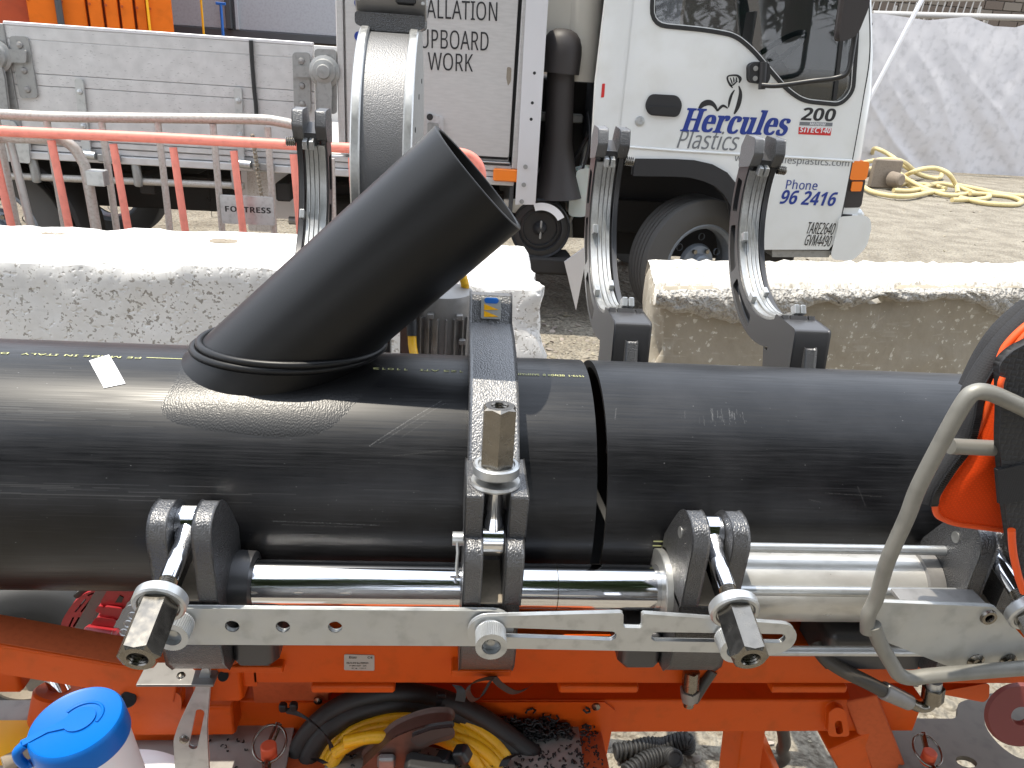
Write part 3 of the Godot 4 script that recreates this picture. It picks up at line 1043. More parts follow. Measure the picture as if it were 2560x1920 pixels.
# ---------------------------------------------------------------- things far behind
func background() -> void:
	var b: MB
	# orange container
	var ce: Vector3 = Vector3(-2.8171, 1.3794, -8.6)
	var t := thing("shipping_container", "orange steel container behind the truck's tray, with upright door panels", "container", Vector3(ce.x - 1.5, 0, -9.8))
	var turn := Transform3D(Basis(Vector3.UP, deg_to_rad(19.0)), Vector3(ce.x, 0, -8.6))
	var cb := MB.new()
	cb.t = turn
	put(cb.box(Vector3(-3.05, 1.35, -1.3), Vector3(6.1, 2.55, 2.4), 0.02), "body", M.container_dark, t)
	var edges := [Vector2(-4.0695, 1.4638).x, Vector2(-3.7928, 1.4824).x, Vector2(-3.5644, 1.4977).x, Vector2(-3.4252, 1.507).x, Vector2(-3.2872, 1.5163).x, Vector2(-3.1551, 1.5251).x, Vector2(-3.0415, 1.5327).x, Vector2(-2.8073, 1.5484).x]
	for i in edges.size() - 1:
		var w: float = edges[i + 1] - edges[i]
		var pm := MB.new()
		pm.t = turn
		put(pm.box(Vector3((edges[i] + edges[i + 1]) / 2 + 0.004 - ce.x, 1.36, -0.04 - (0.02 if i % 2 else 0.0)), Vector3(w - 0.02, 2.4, 0.08), 0.012), "door_panel", M.container, t)
		for k in 9:
			var r := MB.new()
			r.t = turn
			put(r.cyl(Vector3(edges[i] + 0.03 - ce.x, 0.3 + k * 0.26, -0.01), Vector3(edges[i] + 0.03 - ce.x, 0.3 + k * 0.26, 0.015), 0.012, -1, 8), "rivet", M.container_dark, t)
	var l1 := MB.new()
	l1.t = turn
	put(l1.cyl(Vector3(edges[1] - ce.x, 0.2, 0.03), Vector3(edges[1] - ce.x, 2.5, 0.03), 0.03), "lock_rod", M.dark_trim, t)
	var l2 := MB.new()
	l2.t = turn
	put(l2.cyl(Vector3(edges[6] + 0.01 - ce.x, 0.2, 0.02), Vector3(edges[6] + 0.01 - ce.x, 2.5, 0.02), 0.012), "lock_rod", M.sticker_yellow, t)
	# grey site building
	var z := -11.0
	var xl: float = Vector2(-3.7207, 1.5811).x
	var yb: float = Vector2(-2.7274, 1.488).y
	var wl := thing("site_building", "pale grey panelled building with a dark skirting behind the truck", "building", Vector3(xl + 2.5, 0, z - 1.5))
	var xp: float = Vector2(-2.8878, 1.6369).x
	put(MB.new().box(Vector3((xl + xp) / 2 - 0.9, yb + 1.5, z - 0.05), Vector3(xp - xl + 1.7, 3.0, 0.1), 0.01), "wall_panel", M.wall_grey, wl)
	put(MB.new().box(Vector3(xp + 2.6, yb + 1.5, z - 0.05), Vector3(5.0, 3.0, 0.1), 0.01), "wall_panel", M.wall_grey, wl)
	put(MB.new().box(Vector3(xl + 2.4, yb - 0.05, z - 0.06), Vector3(8.6, 0.10, 0.18), 0.01), "skirting", M.dark_trim, wl)
	put(MB.new().box(Vector3(xl + 2.4, (yb - 0.1) / 2, z - 0.1), Vector3(8.4, yb - 0.1, 0.1), 0.01), "base_wall", M.mud_brown, wl)
	put(MB.new().box(Vector3(xp, yb + 1.3, z + 0.06), Vector3(0.07, 2.6, 0.1), 0.01), "post", M.dark_trim, wl)
	put(MB.new().box(Vector3(xp + 0.09, yb + 1.3, z + 0.02), Vector3(0.04, 2.6, 0.06), 0.005), "cable_duct", M.wall_grey, wl)
	put(MB.new().box(Vector3(xl + 2.4, yb + 1.5, z - 1.6), Vector3(8.5, 3.0, 2.9), 0.02), "core", M.wall_grey, wl)
	# marker stakes in front of the building
	var st := thing("yellow_stake", "thin yellow stake standing before the grey building", "stake", Vector3(Vector2(-2.94, 1.5943).x, 0, -10))
	put(MB.new().cyl(st.position, st.position + Vector3(0, 1.85, 0), 0.012), "rod", M.sticker_yellow, st)
	var bp := thing("blue_stake", "thin dark blue stake with a crossbar before the grey building", "stake", Vector3(Vector2(-2.7224, 1.6089).x, 0, -10))
	put(MB.new().cyl(bp.position, bp.position + Vector3(0, 1.75, 0), 0.016), "rod", M.sticker_blue, bp)
	put(MB.new().box(bp.position + Vector3(0, 1.74, 0), Vector3(0.11, 0.03, 0.03), 0.004), "crossbar", M.sticker_blue, bp)

	# brick building behind the sheeting on the right
	var bw := thing("brick_building", "dark brown brick building behind the white sheeting", "building", Vector3(12, 0, -19))
	put(MB.new().box(Vector3(13, 3.0, -19.0), Vector3(16, 6.0, 0.4), 0.0), "wall", M.mortar, bw)
	var brick := MB.new().box(Vector3.ZERO, Vector3(0.43, 0.17, 0.06), 0.008).mesh()
	for r in 9:
		for k in 30:
			inst(brick, "brick", M.brick if (r * 7 + k * 5) % 4 else M.brick_pale, bw, Vector3(7.4 + k * 0.45 + (0.22 if r % 2 else 0.0), 2.6 + r * 0.19, -18.79))
	# railing in front of it
	var rl := thing("railing", "pale steel picket railing behind the windscreen end of the truck", "railing", Vector3(8.5, 0, -16.5))
	var ra := Vector3(6.9, 2.42, -16.5)
	var rb := Vector3(10.4, 2.62, -16.5)
	put(MB.new().cyl(ra + Vector3(0, 0.38, 0), rb + Vector3(0, 0.42, 0), 0.03), "top_rail", M.galv_tube, rl)
	put(MB.new().cyl(ra + Vector3(0, 0.12, 0), rb + Vector3(0, 0.12, 0), 0.03), "lower_rail", M.galv_tube, rl)
	for k in 24:
		var q := ra.lerp(rb, (k + 0.5) / 24.0)
		put(MB.new().cyl(q + Vector3(0, -0.05, 0), q + Vector3(0.03, 0.40, 0), 0.014, -1, 8), "picket", M.galv_tube, rl)
	for k in 3:
		var q := ra.lerp(rb, k / 2.0)
		put(MB.new().cyl(Vector3(q.x, 0, -16.55), q + Vector3(0, 0.3, -0.05), 0.035), "post", M.galv_tube, rl)
	# white sheeting on a scaffold rail
	var tz := -13.7
	var a2: Vector3 = Vector3(6.8339, 2.3939, -13.7)
	var b2: Vector3 = Vector3(9.4337, 2.5186, -13.7)
	var sh := thing("sheeting", "greyish white plastic sheeting hung from a tube, creased and reaching the ground", "sheeting", Vector3(9, 0, tz))
	var f1 := noise(0.55, FastNoiseLite.TYPE_SIMPLEX_SMOOTH, 3, 3)
	var rows := []
	var N := 130
	var Rn := 64
	var top_x := [a2.x - 1.2, Vector2(7.0001, 2.405).x, Vector2(7.6919, 2.3655).x, Vector2(8.3765, 2.4677).x, Vector2(8.8444, 2.3554).x, Vector2(9.2201, 2.3604).x, Vector2(9.4588, 2.4459).x, b2.x + 1.0]
	var top_y := [a2.y, Vector2(7.0001, 2.405).y, Vector2(7.6919, 2.3655).y, Vector2(8.3765, 2.4677).y, Vector2(8.8444, 2.3554).y, Vector2(9.2201, 2.3604).y, Vector2(9.4588, 2.4459).y, b2.y]
	for i in Rn + 1:
		var row := []
		var h := float(i) / Rn
		for j in N + 1:
			var xx: float = lerpf(top_x[0], top_x[7], float(j) / N)
			var ty: float = 2.3
			for k in 7:
				if xx >= top_x[k] and xx <= top_x[k + 1]:
					ty = lerpf(top_y[k], top_y[k + 1], (xx - top_x[k]) / (top_x[k + 1] - top_x[k]))
			var y := ty * (1.0 - h) + 0.02
			var w := absf(f1.get_noise_2d(xx * 0.9 + y * 0.9, y * 0.35)) * 0.17
			var w2 := f1.get_noise_2d(xx * 2.6 - y * 1.2 + 40.0, y * 0.5) * 0.03
			var bag := sin(h * PI) * 0.10
			row.append(Vector3(xx, y, tz + 0.15 - w * (0.35 + h) * 0.5 + w2 * (0.3 + h) + bag + h * h * 0.12))
		rows.append(row)
	put(MB.new().sheet(rows), "sheet", M.tarp, sh)
	put(MB.new().cyl(Vector3(6.8961, 2.4429, -13.9), Vector3(9.7894, 2.5696, -13.9), 0.05), "top_tube", M.galv_tube, sh)
	for k in 4:
		var q := lerpf(a2.x, b2.x + 0.6, k / 3.0)
		put(MB.new().cyl(Vector3(q, 0, tz - 0.3), Vector3(q, 2.5, tz - 0.3), 0.04), "upright", M.galv_tube, sh)
	var po := thing("white_pole", "slanting white pole propped beside the truck's cab before the sheeting", "pole", Vector3(19.6639, 0, -37.2875))
	po.position = Vector3(Vector2(6.7137, 1.0782).x - 0.25, 0, -12.6)
	put(MB.new().cyl(Vector3(po.position.x - 0.32, 0, -12.6), Vector3(6.9895, 2.6289, -12.6), 0.034), "tube", M.alu_post, po)

	# yellow hoses on the ground
	var hp := thing("yellow_hose", "pale yellow hose lying in loose loops on the ground right of the truck", "hose", Vector3(6.6618, 0, -10.7629))
	var runs := [
		[Vector3(7.5199, 0.16, -13.9661), Vector3(6.7939, 0.4046, -12.6), Vector3(6.9136, 0.337, -12.3), Vector3(7.057, 0.1957, -12), Vector3(7.5966, 0.04, -12.3899), Vector3(7.8192, 0.04, -12.2963), Vector3(8.0719, 0.06, -12.6542)],
		[Vector3(6.153, 0.2203, -11.8), Vector3(6.2925, 0.2891, -11.7), Vector3(6.484, 0.3409, -11.6), Vector3(6.69, 0.3248, -11.5), Vector3(7.4059, 0.09, -12.1806), Vector3(7.7017, 0.04, -12.147)],
		[Vector3(6.7349, 0.07, -11.5476), Vector3(6.5603, 0.2328, -11), Vector3(6.739, 0.2975, -11), Vector3(6.9332, 0.3083, -11), Vector3(7.0618, 0.2518, -10.9), Vector3(7.2196, 0.1, -10.901), Vector3(7.114, 0.03, -10.6592)],
		[Vector3(6.5126, 0.2, -11.3006), Vector3(6.5595, 0.12, -10.9864), Vector3(6.6628, 0.05, -10.6649), Vector3(6.7912, 0.03, -10.3523), Vector3(7.2893, 0.03, -10.6476), Vector3(7.5426, 0.03, -10.6611), Vector3(7.3956, 0.03, -10.3865), Vector3(7.0235, 0.03, -10.0911), Vector3(6.5753, 0.03, -9.9282)],
		[Vector3(5.8115, 0.05, -11.0262), Vector3(5.646, 0.03, -10.3107), Vector3(5.7536, 0.03, -9.9945), Vector3(6.0581, 0.03, -10.0536), Vector3(6.5582, 0.03, -10.4772), Vector3(6.8093, 0.06, -10.5129)],
		[Vector3(7.6671, 0.03, -11.54), Vector3(7.7807, 0.03, -11.2115), Vector3(7.8555, 0.03, -10.8317), Vector3(8.2145, 0.03, -10.7395), Vector3(8.8108, 0.03, -10.9994)],
		[Vector3(7.205, 0.05, -10.5265), Vector3(7.6247, 0.03, -10.6739), Vector3(7.8345, 0.03, -10.5514), Vector3(7.7413, 0.03, -10.198), Vector3(7.435, 0.03, -9.8487), Vector3(7.1484, 0.03, -9.7639), Vector3(6.937, 0.03, -9.8198), Vector3(6.8446, 0.03, -10.1746)],
		[Vector3(6.2818, 0.05, -10.894), Vector3(6.7257, 0.05, -11.2014), Vector3(7.027, 0.05, -11.1553), Vector3(7.0539, 0.05, -10.8687)],
		[Vector3(6.011, 0.1956, -11.3), Vector3(6.2479, 0.2484, -11.3), Vector3(6.4966, 0.2577, -11.3), Vector3(6.6637, 0.1, -11.4801), Vector3(6.5933, 0.04, -10.9194), Vector3(6.6469, 0.03, -10.5062)],
		[Vector3(6.0874, 0.03, -10.526), Vector3(6.4692, 0.03, -10.6539), Vector3(7.0477, 0.08, -11.1204), Vector3(7.3052, 0.07, -11.1241), Vector3(7.4834, 0.03, -11.0665), Vector3(7.4132, 0.03, -10.6879)]]
	for r in runs:
		put(MB.new().tube(spline(r, 8), 0.032, 10), "hose_run", M.hose_yellow, hp)
	var jb := thing("pump_block", "rusty brown square block with a pipe stub among the yellow hoses", "pump", Vector3(6.1507, 0, -10.8752))
	var jc := jb.position
	put(MB.new().box(jc + Vector3(0, 0.20, -0.08), Vector3(0.42, 0.40, 0.10), 0.02), "block", M.mud_brown, jb)
	put(MB.new().cyl(jc + Vector3(0.06, 0.14, -0.02), jc + Vector3(0.13, 0.15, 0.16), 0.11, 0.09, 20, 0.02), "pipe_stub", M.mud_brown, jb)
	put(MB.new().cyl(jc + Vector3(-0.45, 0.14, -0.2), jc + Vector3(-0.2, 0.2, -0.2), 0.09, 0.08, 16), "elbow", M.mud_brown, jb)

# ---------------------------------------------------------------- truck
func face(p, holes: Array, z_front: float, depth: float, bev := 0.0) -> MB:
	return MB.new().prism(p if p is PackedVector2Array else PackedVector2Array(p), holes, Vector3(0, 0, z_front - depth), Vector3.RIGHT, Vector3.UP, Vector3.BACK, depth, bev)

func at_z(q: Vector2, z: float) -> Vector3:
	return Vector3(q.x, q.y, z)

func wheel(c: Vector3, r: float, w: float, turn: float, parent: Node) -> void:
	# axle along z before turning; outer side towards +z
	var bas := Basis(Vector3.UP, turn)
	var b := MB.new()
	b.t = Transform3D(bas, c)
	var pr := [Vector2(r * 0.60, w * 0.40), Vector2(r * 0.66, w * 0.47), Vector2(r * 0.80, w * 0.5), Vector2(r * 0.93, w * 0.46)]
	var ribs := [0.40, 0.24, 0.21, 0.09, 0.06, -0.06, -0.09, -0.21, -0.24, -0.40]
	pr.append(Vector2(r * 0.985, w * 0.44))
	for i in ribs.size():
		pr.append(Vector2(r, w * ribs[i]))
		if i % 2 == 1 and i < ribs.size() - 1:
			pr.append(Vector2(r * 0.972, w * (ribs[i] - 0.004)))
			pr.append(Vector2(r * 0.972, w * (ribs[i + 1] + 0.004)))
	pr.append_array([Vector2(r * 0.985, -w * 0.44), Vector2(r * 0.93, -w * 0.46), Vector2(r * 0.80, -w * 0.5), Vector2(r * 0.60, -w * 0.40)])
	pr.reverse()
	b.lathe(Vector3.ZERO, Vector3.BACK, pr, 64)
	var wn := Node3D.new()
	wn.name = "wheel"
	parent.add_child(wn, true)
	put(b, "tyre", M.tyre, wn)
	var d := MB.new()
	d.t = b.t
	d.lathe(Vector3.ZERO, Vector3.BACK, [Vector2(r * 0.62, -w * 0.42), Vector2(r * 0.60, w * 0.40), Vector2(r * 0.625, w * 0.43), Vector2(r * 0.60, w * 0.44), Vector2(r * 0.55, w * 0.36), Vector2(r * 0.53, w * 0.05)], 48)
	put(d, "rim", M.rim_steel, wn)
	var e := MB.new()
	e.t = b.t
	var holes := []
	for k in 6:
		holes.append(circle(Vector2.from_angle(k * TAU / 6 + 0.4) * r * 0.40, r * 0.055, 12))
	e.prism(circle(Vector2.ZERO, r * 0.54, 40), holes, Vector3(0, 0, w * 0.10), Vector3.RIGHT, Vector3.UP, Vector3.BACK, 0.012, 0.002)
	e.lathe(Vector3.ZERO, Vector3.BACK, [Vector2(r * 0.30, w * 0.14), Vector2(r * 0.27, w * 0.26), Vector2(r * 0.16, w * 0.30), Vector2(r * 0.15, w * 0.45), Vector2(r * 0.12, w * 0.50), Vector2(0, w * 0.51)], 32)
	put(e, "disc", M.rim_steel, wn)
	var g := MB.new()
	g.t = b.t
	for k in 6:
		var q := Vector2.from_angle(k * TAU / 6) * r * 0.22
		g.cyl(Vector3(q.x, q.y, w * 0.24), Vector3(q.x, q.y, w * 0.36), r * 0.035, -1, 6)
	put(g, "wheel_nuts", M.steel, wn)

func truck() -> void:
	var T := thing("flatbed_truck", "white lettered truck with aluminium tray and locker parked behind the fence", "truck", Vector3(0.0, 0, ZT - 0.9))
	var b: MB
	# ---- tray
	var y0: float = Vector2(-1.5633, 1.3837).y
	var y1: float = Vector2(-1.5705, 1.3262).y
	var y2: float = Vector2(-1.5893, 1.1755).y
	var y3: float = Vector2(-1.5961, 1.1215).y
	var y4: float = Vector2(-1.6268, 0.8756).y
	var y5: float = Vector2(-1.6312, 0.8399).y
	var y6: float = Vector2(-1.6352, 0.8078).y
	var y7: float = Vector2(-1.64, 0.77).y
	var xr: float = Vector2(-0.7068, 1.2978).x
	var xl: float = Vector2(-2.1411, 1.2785).x
	var ys := [y0, y1, y2, y3, y4]
	for i in 4:
		var h: float = ys[i] - ys[i + 1] - 0.0015
		put(MB.new().box(Vector3((xl + xr) / 2, (ys[i] + ys[i + 1]) / 2, ZT - 0.02), Vector3(xr - xl, h, 0.04), 0.002), "side_board", M.alu, T)
		put(MB.new().box(Vector3(xl - 1.02, (ys[i] + ys[i + 1]) / 2, ZT - 0.02), Vector3(1.96, h, 0.04), 0.004), "side_board", M.alu, T)
	put(MB.new().box(Vector3((xl + xr) / 2, y0 + 0.008, ZT - 0.022), Vector3(xr - xl, 0.018, 0.048), 0.004), "top_lip", M.alu_post, T)
	var xe: float = Vector2(0.318, 0.8065).x
	for q in [[y4 - 0.004, y5 + 0.002, 0.0], [y5, y6 + 0.002, -0.008], [y6, y7, 0.012]]:
		put(MB.new().box(Vector3((xl - 2.0 + xe) / 2, (q[0] + q[1]) / 2, ZT - 0.03 + q[2]), Vector3(xe - xl + 2.0, q[0] - q[1], 0.05), 0.005), "floor_rail", M.alu, T)
	put(MB.new().box(Vector3((xl - 2.0 + xe) / 2, y5, ZT - 0.95), Vector3(xe - xl + 2.0, 0.08, 1.78), 0.005), "floor", M.alu, T)
	put(MB.new().box(Vector3((xl - 2.0 + xr) / 2, (y0 + y4) / 2, ZT - 1.86), Vector3(xr - xl + 2.0, y0 - y4, 0.04), 0.004), "far_side_board", M.alu, T)
	# corner post between the boards, latches and straps
	put(MB.new().box(Vector3(xl - 0.02, (y0 + y4) / 2 - 0.02, ZT - 0.02), Vector3(0.05, y0 - y4 + 0.05, 0.06), 0.004), "corner_post", M.galv, T)
	var plates := [[Vector2(-2.1182, 1.3353), Vector2(-2.0323, 1.3388), Vector2(-2.0322, 1.0663), Vector2(-2.1154, 1.0589)], [Vector2(-0.8025, 1.3491), Vector2(-0.7205, 1.3529), Vector2(-0.7252, 1.0771), Vector2(-0.8056, 1.0738)], [Vector2(-0.6964, 1.372), Vector2(-0.5922, 1.3751), Vector2(-0.5979, 1.077), Vector2(-0.6986, 1.0787)], [Vector2(-2.2335, 1.315), Vector2(-2.1741, 1.3189), Vector2(-2.161, 1.0658), Vector2(-2.2311, 1.0541)]]
	for p in plates:
		var lp := put(face(round_poly(p, 0.02), [], ZT + 0.012, 0.012, 0.002), "latch_plate", M.galv, T)
		var rv := MB.new()
		for s in [[0.5, 0.14], [0.5, 0.55], [0.5, 0.86]]:
			var q: Vector2 = p[0].lerp(p[1], s[0]).lerp(p[3].lerp(p[2], s[0]), s[1])
			rv.lathe(at_z(q, ZT + 0.012), Vector3.BACK, [Vector2(0.016, 0), Vector2(0.013, 0.008), Vector2(0, 0.011)], 14)
		put(rv, "rivets", M.dull_alu, lp)
	put(face(round_poly([Vector2(-0.7935, 1.2901), Vector2(-0.6558, 1.2937), Vector2(-0.6573, 1.2451), Vector2(-0.7957, 1.2401)], 0.01), [], ZT + 0.03, 0.014, 0.002), "latch_bar", M.galv, T)
	put(face(round_poly([Vector2(-2.1896, 1.2753), Vector2(-2.0428, 1.2777), Vector2(-2.0522, 1.2231), Vector2(-2.1927, 1.2192)], 0.01), [], ZT + 0.03, 0.014, 0.002), "latch_bar", M.galv, T)
	for q in [Vector2(-0.6502, 1.2717), Vector2(-2.1897, 1.2432)]:
		var k2 := MB.new().lathe(at_z(q, ZT + 0.015), Vector3.BACK, [Vector2(0.075, 0), Vector2(0.075, 0.014), Vector2(0.06, 0.02), Vector2(0.055, 0.035), Vector2(0.035, 0.04), Vector2(0.03, 0.055), Vector2(0, 0.058)], 28)
		var kn := put(k2, "latch_knob", M.galv, T)
		put(face(round_poly([q + Vector2(-0.03, 0.0), q + Vector2(0.03, 0.0), q + Vector2(0.035, -0.09), q + Vector2(0.025, -0.25), q + Vector2(-0.02, -0.25), q + Vector2(-0.03, -0.09)], 0.015), [], ZT + 0.05, 0.02, 0.004), "lever", M.galv, kn)
	for s in [[Vector2(-1.8458, 1.1654), Vector2(-1.8078, 1.1663), Vector2(-1.8203, 0.8132), Vector2(-1.8599, 0.811)], [Vector2(-1.0942, 1.1728), Vector2(-1.0565, 1.1736), Vector2(-1.0684, 0.8118), Vector2(-1.0953, 0.8103)]]:
		var hs := put(face(round_poly(s, 0.02), [], ZT + 0.014, 0.01, 0.002), "hinge_strap", M.zinc, T)
		var rv := MB.new()
		for h in [0.17, 0.62]:
			rv.lathe(at_z((s[0] + s[1]) / 2 * (1.0 - h) + (s[2] + s[3]) / 2 * h, ZT + 0.014), Vector3.BACK, [Vector2(0.014, 0), Vector2(0.012, 0.007), Vector2(0, 0.01)], 12)
		put(rv, "rivets", M.zinc_bright, hs)
		var e: Vector2 = (s[2] + s[3]) / 2
		put(MB.new().cyl(Vector3(e.x - 0.03, e.y, ZT + 0.03), Vector3(e.x + 0.05, e.y - 0.004, ZT + 0.03), 0.020), "hinge_barrel", M.zinc_bright, hs)
		put(MB.new().box(Vector3(e.x + 0.11, e.y - 0.012, ZT + 0.02), Vector3(0.11, 0.04, 0.03), 0.006), "hinge_lug", M.galv, hs)
	# black strap over the boards
	var sp := []
	for q in [Vector2(-0.9974, 1.3901), Vector2(-0.9985, 1.316), Vector2(-0.9976, 1.2349), Vector2(-0.9962, 1.16), Vector2(-0.993, 1.0994), Vector2(-0.9932, 1.0339)]:
		sp.append(at_z(q, ZT + 0.012))
	put(MB.new().tube(spline(sp, 4), 0.010, 8), "tie_strap", M.black_rubber, T)
	var ch := MB.new()
	for k in 16:
		var q := Vector2(-1.0105, 0.9508).lerp(Vector2(-0.9843, 0.6519), k / 15.0)
		ch.lathe(at_z(q, ZT + 0.045), Vector3(0.3, 1, 0).normalized() if k % 2 else Vector3(0.3, 0.2, 1).normalized(), [Vector2(0.004, -0.014), Vector2(0.011, -0.007), Vector2(0.011, 0.007), Vector2(0.004, 0.014)], 8)
	put(ch, "chain", M.dirt, T)
	# rope rail under the tray
	put(MB.new().tube([at_z(Vector2(-2.5185, 0.6825), ZT - 0.03), at_z(Vector2(-2.2864, 0.6753), ZT - 0.03), at_z(Vector2(-1.7312, 0.6816), ZT - 0.03), at_z(Vector2(-1.0892, 0.6895), ZT - 0.03)], 0.018, 14), "rope_rail", M.galv_tube, T)
	for q in [Vector2(-2.1204, 0.7046), Vector2(-1.6191, 0.7121), Vector2(-1.1278, 0.7229)]:
		put(MB.new().tube([at_z(q + Vector2(-0.02, 0.09), ZT - 0.02), at_z(q + Vector2(0.0, 0.06), ZT - 0.015), at_z(q + Vector2(0.005, -0.02), ZT - 0.012), at_z(q + Vector2(0.0, -0.045), ZT - 0.02)], 0.022, 8), "rail_bracket", M.galv, T)
	put(face(round_poly([Vector2(-1.0753, 0.7708), Vector2(-0.9613, 0.7608), Vector2(-0.9755, 0.4475), Vector2(-1.0893, 0.4505)], 0.01), [], ZT - 0.06, 0.02, 0.002), "mudflap_plate", M.galv_tube, T)
	# dark chassis
	put(MB.new().box(Vector3(-0.9, 0.55, ZT - 0.55), Vector3(4.6, 0.20, 0.09), 0.01), "chassis_rail", M.undercarriage, T)
	put(MB.new().box(Vector3(-0.9, 0.55, ZT - 1.35), Vector3(4.6, 0.20, 0.09), 0.01), "chassis_rail", M.undercarriage, T)
	for x in [-2.4, -1.6, -0.9, -0.1, 0.5]:
		put(MB.new().box(Vector3(x, 0.66, ZT - 0.95), Vector3(0.08, 0.1, 1.75), 0.01), "cross_member", M.undercarriage, T)
	var cp := PackedVector2Array([Vector2(-1.35, 0.76), Vector2(-0.66, 0.74), Vector2(-0.66, 0.46), Vector2(-1.35, 0.46)])
	var chs := []
	for q in [Vector2(-1.3054, 0.6079), Vector2(-1.2707, 0.6098), Vector2(-1.2353, 0.61), Vector2(-1.3547, 0.565), Vector2(-1.3052, 0.5651)]:
		chs.append(circle(q, 0.011, 10))
	put(face(cp, chs, ZT - 0.30, 0.01), "side_plate", M.undercarriage, T)
	put(MB.new().box(Vector3(-1.0, 0.60, ZT - 0.42), Vector3(0.4, 0.3, 0.02), 0.0), "plate_backing", M.alu_post, T)
	put(MB.new().box(Vector3(-0.35, 0.42, ZT - 0.6), Vector3(1.0, 0.34, 0.5), 0.05), "fuel_tank", M.undercarriage, T)
	put(MB.new().cyl(at_z(Vector2(-0.9015, 0.486), ZT - 0.2), at_z(Vector2(-0.7574, 0.4847), ZT - 0.2), 0.022), "pipe_run", M.galv, T)
	wheel(Vector3(Vector2(-2.3034, 0.4985).x - 0.12, 0.37, ZT - 0.20), 0.37, 0.22, 0.0, T)
	wheel(Vector3(Vector2(-2.3034, 0.4985).x - 0.12, 0.37, ZT - 1.62), 0.37, 0.22, 0.0, T)
	put(MB.new().lathe(Vector3(Vector2(-2.3034, 0.4985).x - 0.12, 0.37, ZT - 0.34), Vector3.BACK, [Vector2(0.47, 0.0), Vector2(0.48, 0.02), Vector2(0.48, 0.30), Vector2(0.46, 0.31), Vector2(0.46, 0.0)], 40), "mudguard", M.undercarriage, T)
	# bulkhead of tray edge and grey bracket with bolts at the far left
	put(face(round_poly([Vector2(-2.2811, 0.9494), Vector2(-2.1631, 0.9488), Vector2(-2.1102, 0.8555), Vector2(-2.1201, 0.7526), Vector2(-2.2479, 0.7573), Vector2(-2.3162, 0.7653)], 0.01), [], ZT + 0.02, 0.02, 0.003), "corner_bracket", M.zinc, T)

	# ---- locker behind the cab
	var lx0: float = Vector2(-0.5824, 1.3794).x
	var lx1: float = Vector2(0.2888, 1.4358).x
	var lyb: float = Vector2(-0.0607, 0.8808).y
	var lyt := 2.05
	put(MB.new().box(Vector3((lx0 + lx1) / 2, (lyb + lyt) / 2, ZT - 0.93), Vector3(lx1 - lx0, lyt - lyb, 1.80), 0.01), "locker_body", M.alu_box, T)
	var dl: float = Vector2(-0.5445, 1.3081).x
	var dr: float = Vector2(0.2792, 1.2078).x
	var db: float = Vector2(-0.1455, 0.9168).y
	var door := put(face(round_poly([Vector2(dl, db), Vector2(dr, db), Vector2(dr, lyt - 0.04), Vector2(dl, lyt - 0.04)], 0.01, 2), [], ZT + 0.006, 0.03, 0.003), "locker_door", M.alu_box, T)
	put(MB.new().box(Vector3(dr + 0.012, (db + lyt) / 2, ZT - 0.026), Vector3(0.012, lyt - db, 0.01)), "door_seal", M.black_rubber, T)
	put(MB.new().box(Vector3((dl + dr) / 2, db - 0.012, ZT - 0.026), Vector3(dr - dl, 0.012, 0.01)), "door_seal", M.black_rubber, T)
	put(MB.new().box(Vector3(dr + 0.045, (db + lyt) / 2 - 0.03, ZT - 0.012), Vector3(0.05, lyt - db + 0.06, 0.04), 0.006), "locker_frame", M.alu_box, T)
	put(MB.new().box(Vector3(dl - 0.03, (db + lyt) / 2, ZT - 0.012), Vector3(0.035, lyt - db, 0.04), 0.006), "locker_frame", M.alu_box, T)
	put(MB.new().box(Vector3((lx0 + lx1) / 2, (db + lyb) / 2 - 0.012, ZT - 0.010), Vector3(lx1 - lx0, db - lyb - 0.03, 0.04), 0.006), "locker_frame", M.alu_box, T)
	var lk := put(face(round_poly([Vector2(-0.1455, 1.112), Vector2(-0.0643, 1.0933), Vector2(-0.0597, 0.9903), Vector2(-0.1428, 0.9855)], 0.01), [], ZT + 0.02, 0.014, 0.003), "door_lock", M.zinc_bright, door)
	put(MB.new().cyl(at_z(Vector2(-0.1311, 1.0925), ZT + 0.02), at_z(Vector2(-0.1311, 1.0925), ZT + 0.035), 0.016), "lock_barrel", M.black_paint, door)
	put(face(round_poly([Vector2(-0.142, 1.0651), Vector2(-0.0867, 1.0644), Vector2(-0.0846, 0.9889), Vector2(-0.1403, 0.9857)], 0.01), [], ZT + 0.026, 0.008, 0.002), "paddle", M.galv, door)
	put(face(round_poly([Vector2(0.2455, 1.3509), Vector2(0.2677, 1.3485), Vector2(0.2686, 1.2841), Vector2(0.2553, 1.2603), Vector2(0.2447, 1.2978)], 0.008), [], ZT + 0.0075, 0.001), "tape_residue", M.dirt, door)
	text("INSTALLATION", font_sans, at_z(Vector2(-0.1547, 1.5506), ZT + 0.007) + Vector3(-0.165, -0.01, 0), Vector2(0.184, 1.5733).x - Vector2(-0.1547, 1.5506).x + 0.165, 0.082, M.black_print, T, "lettering", 0, 0.025)
	text("FUME CUPBOARD", font_sans, at_z(Vector2(-0.4485, 1.4027), ZT + 0.007), Vector2(0.148, 1.4267).x - Vector2(-0.4487, 1.388).x, 0.086, M.black_print, T, "lettering", 0, 0.022)
	text("WORK", font_sans, at_z(Vector2(-0.1473, 1.3124), ZT + 0.007), Vector2(0.0762, 1.3221).x - Vector2(-0.1473, 1.3124).x, 0.080, M.black_print, T, "lettering", 0, 0.022)
	for q in [Vector2(-0.4799, 1.5881), Vector2(-0.4818, 1.4412)]:
		put(MB.new().cyl(at_z(q, ZT + 0.006), at_z(q, ZT + 0.008), 0.023, -1, 24), "blue_dot", M.blue_print, T)
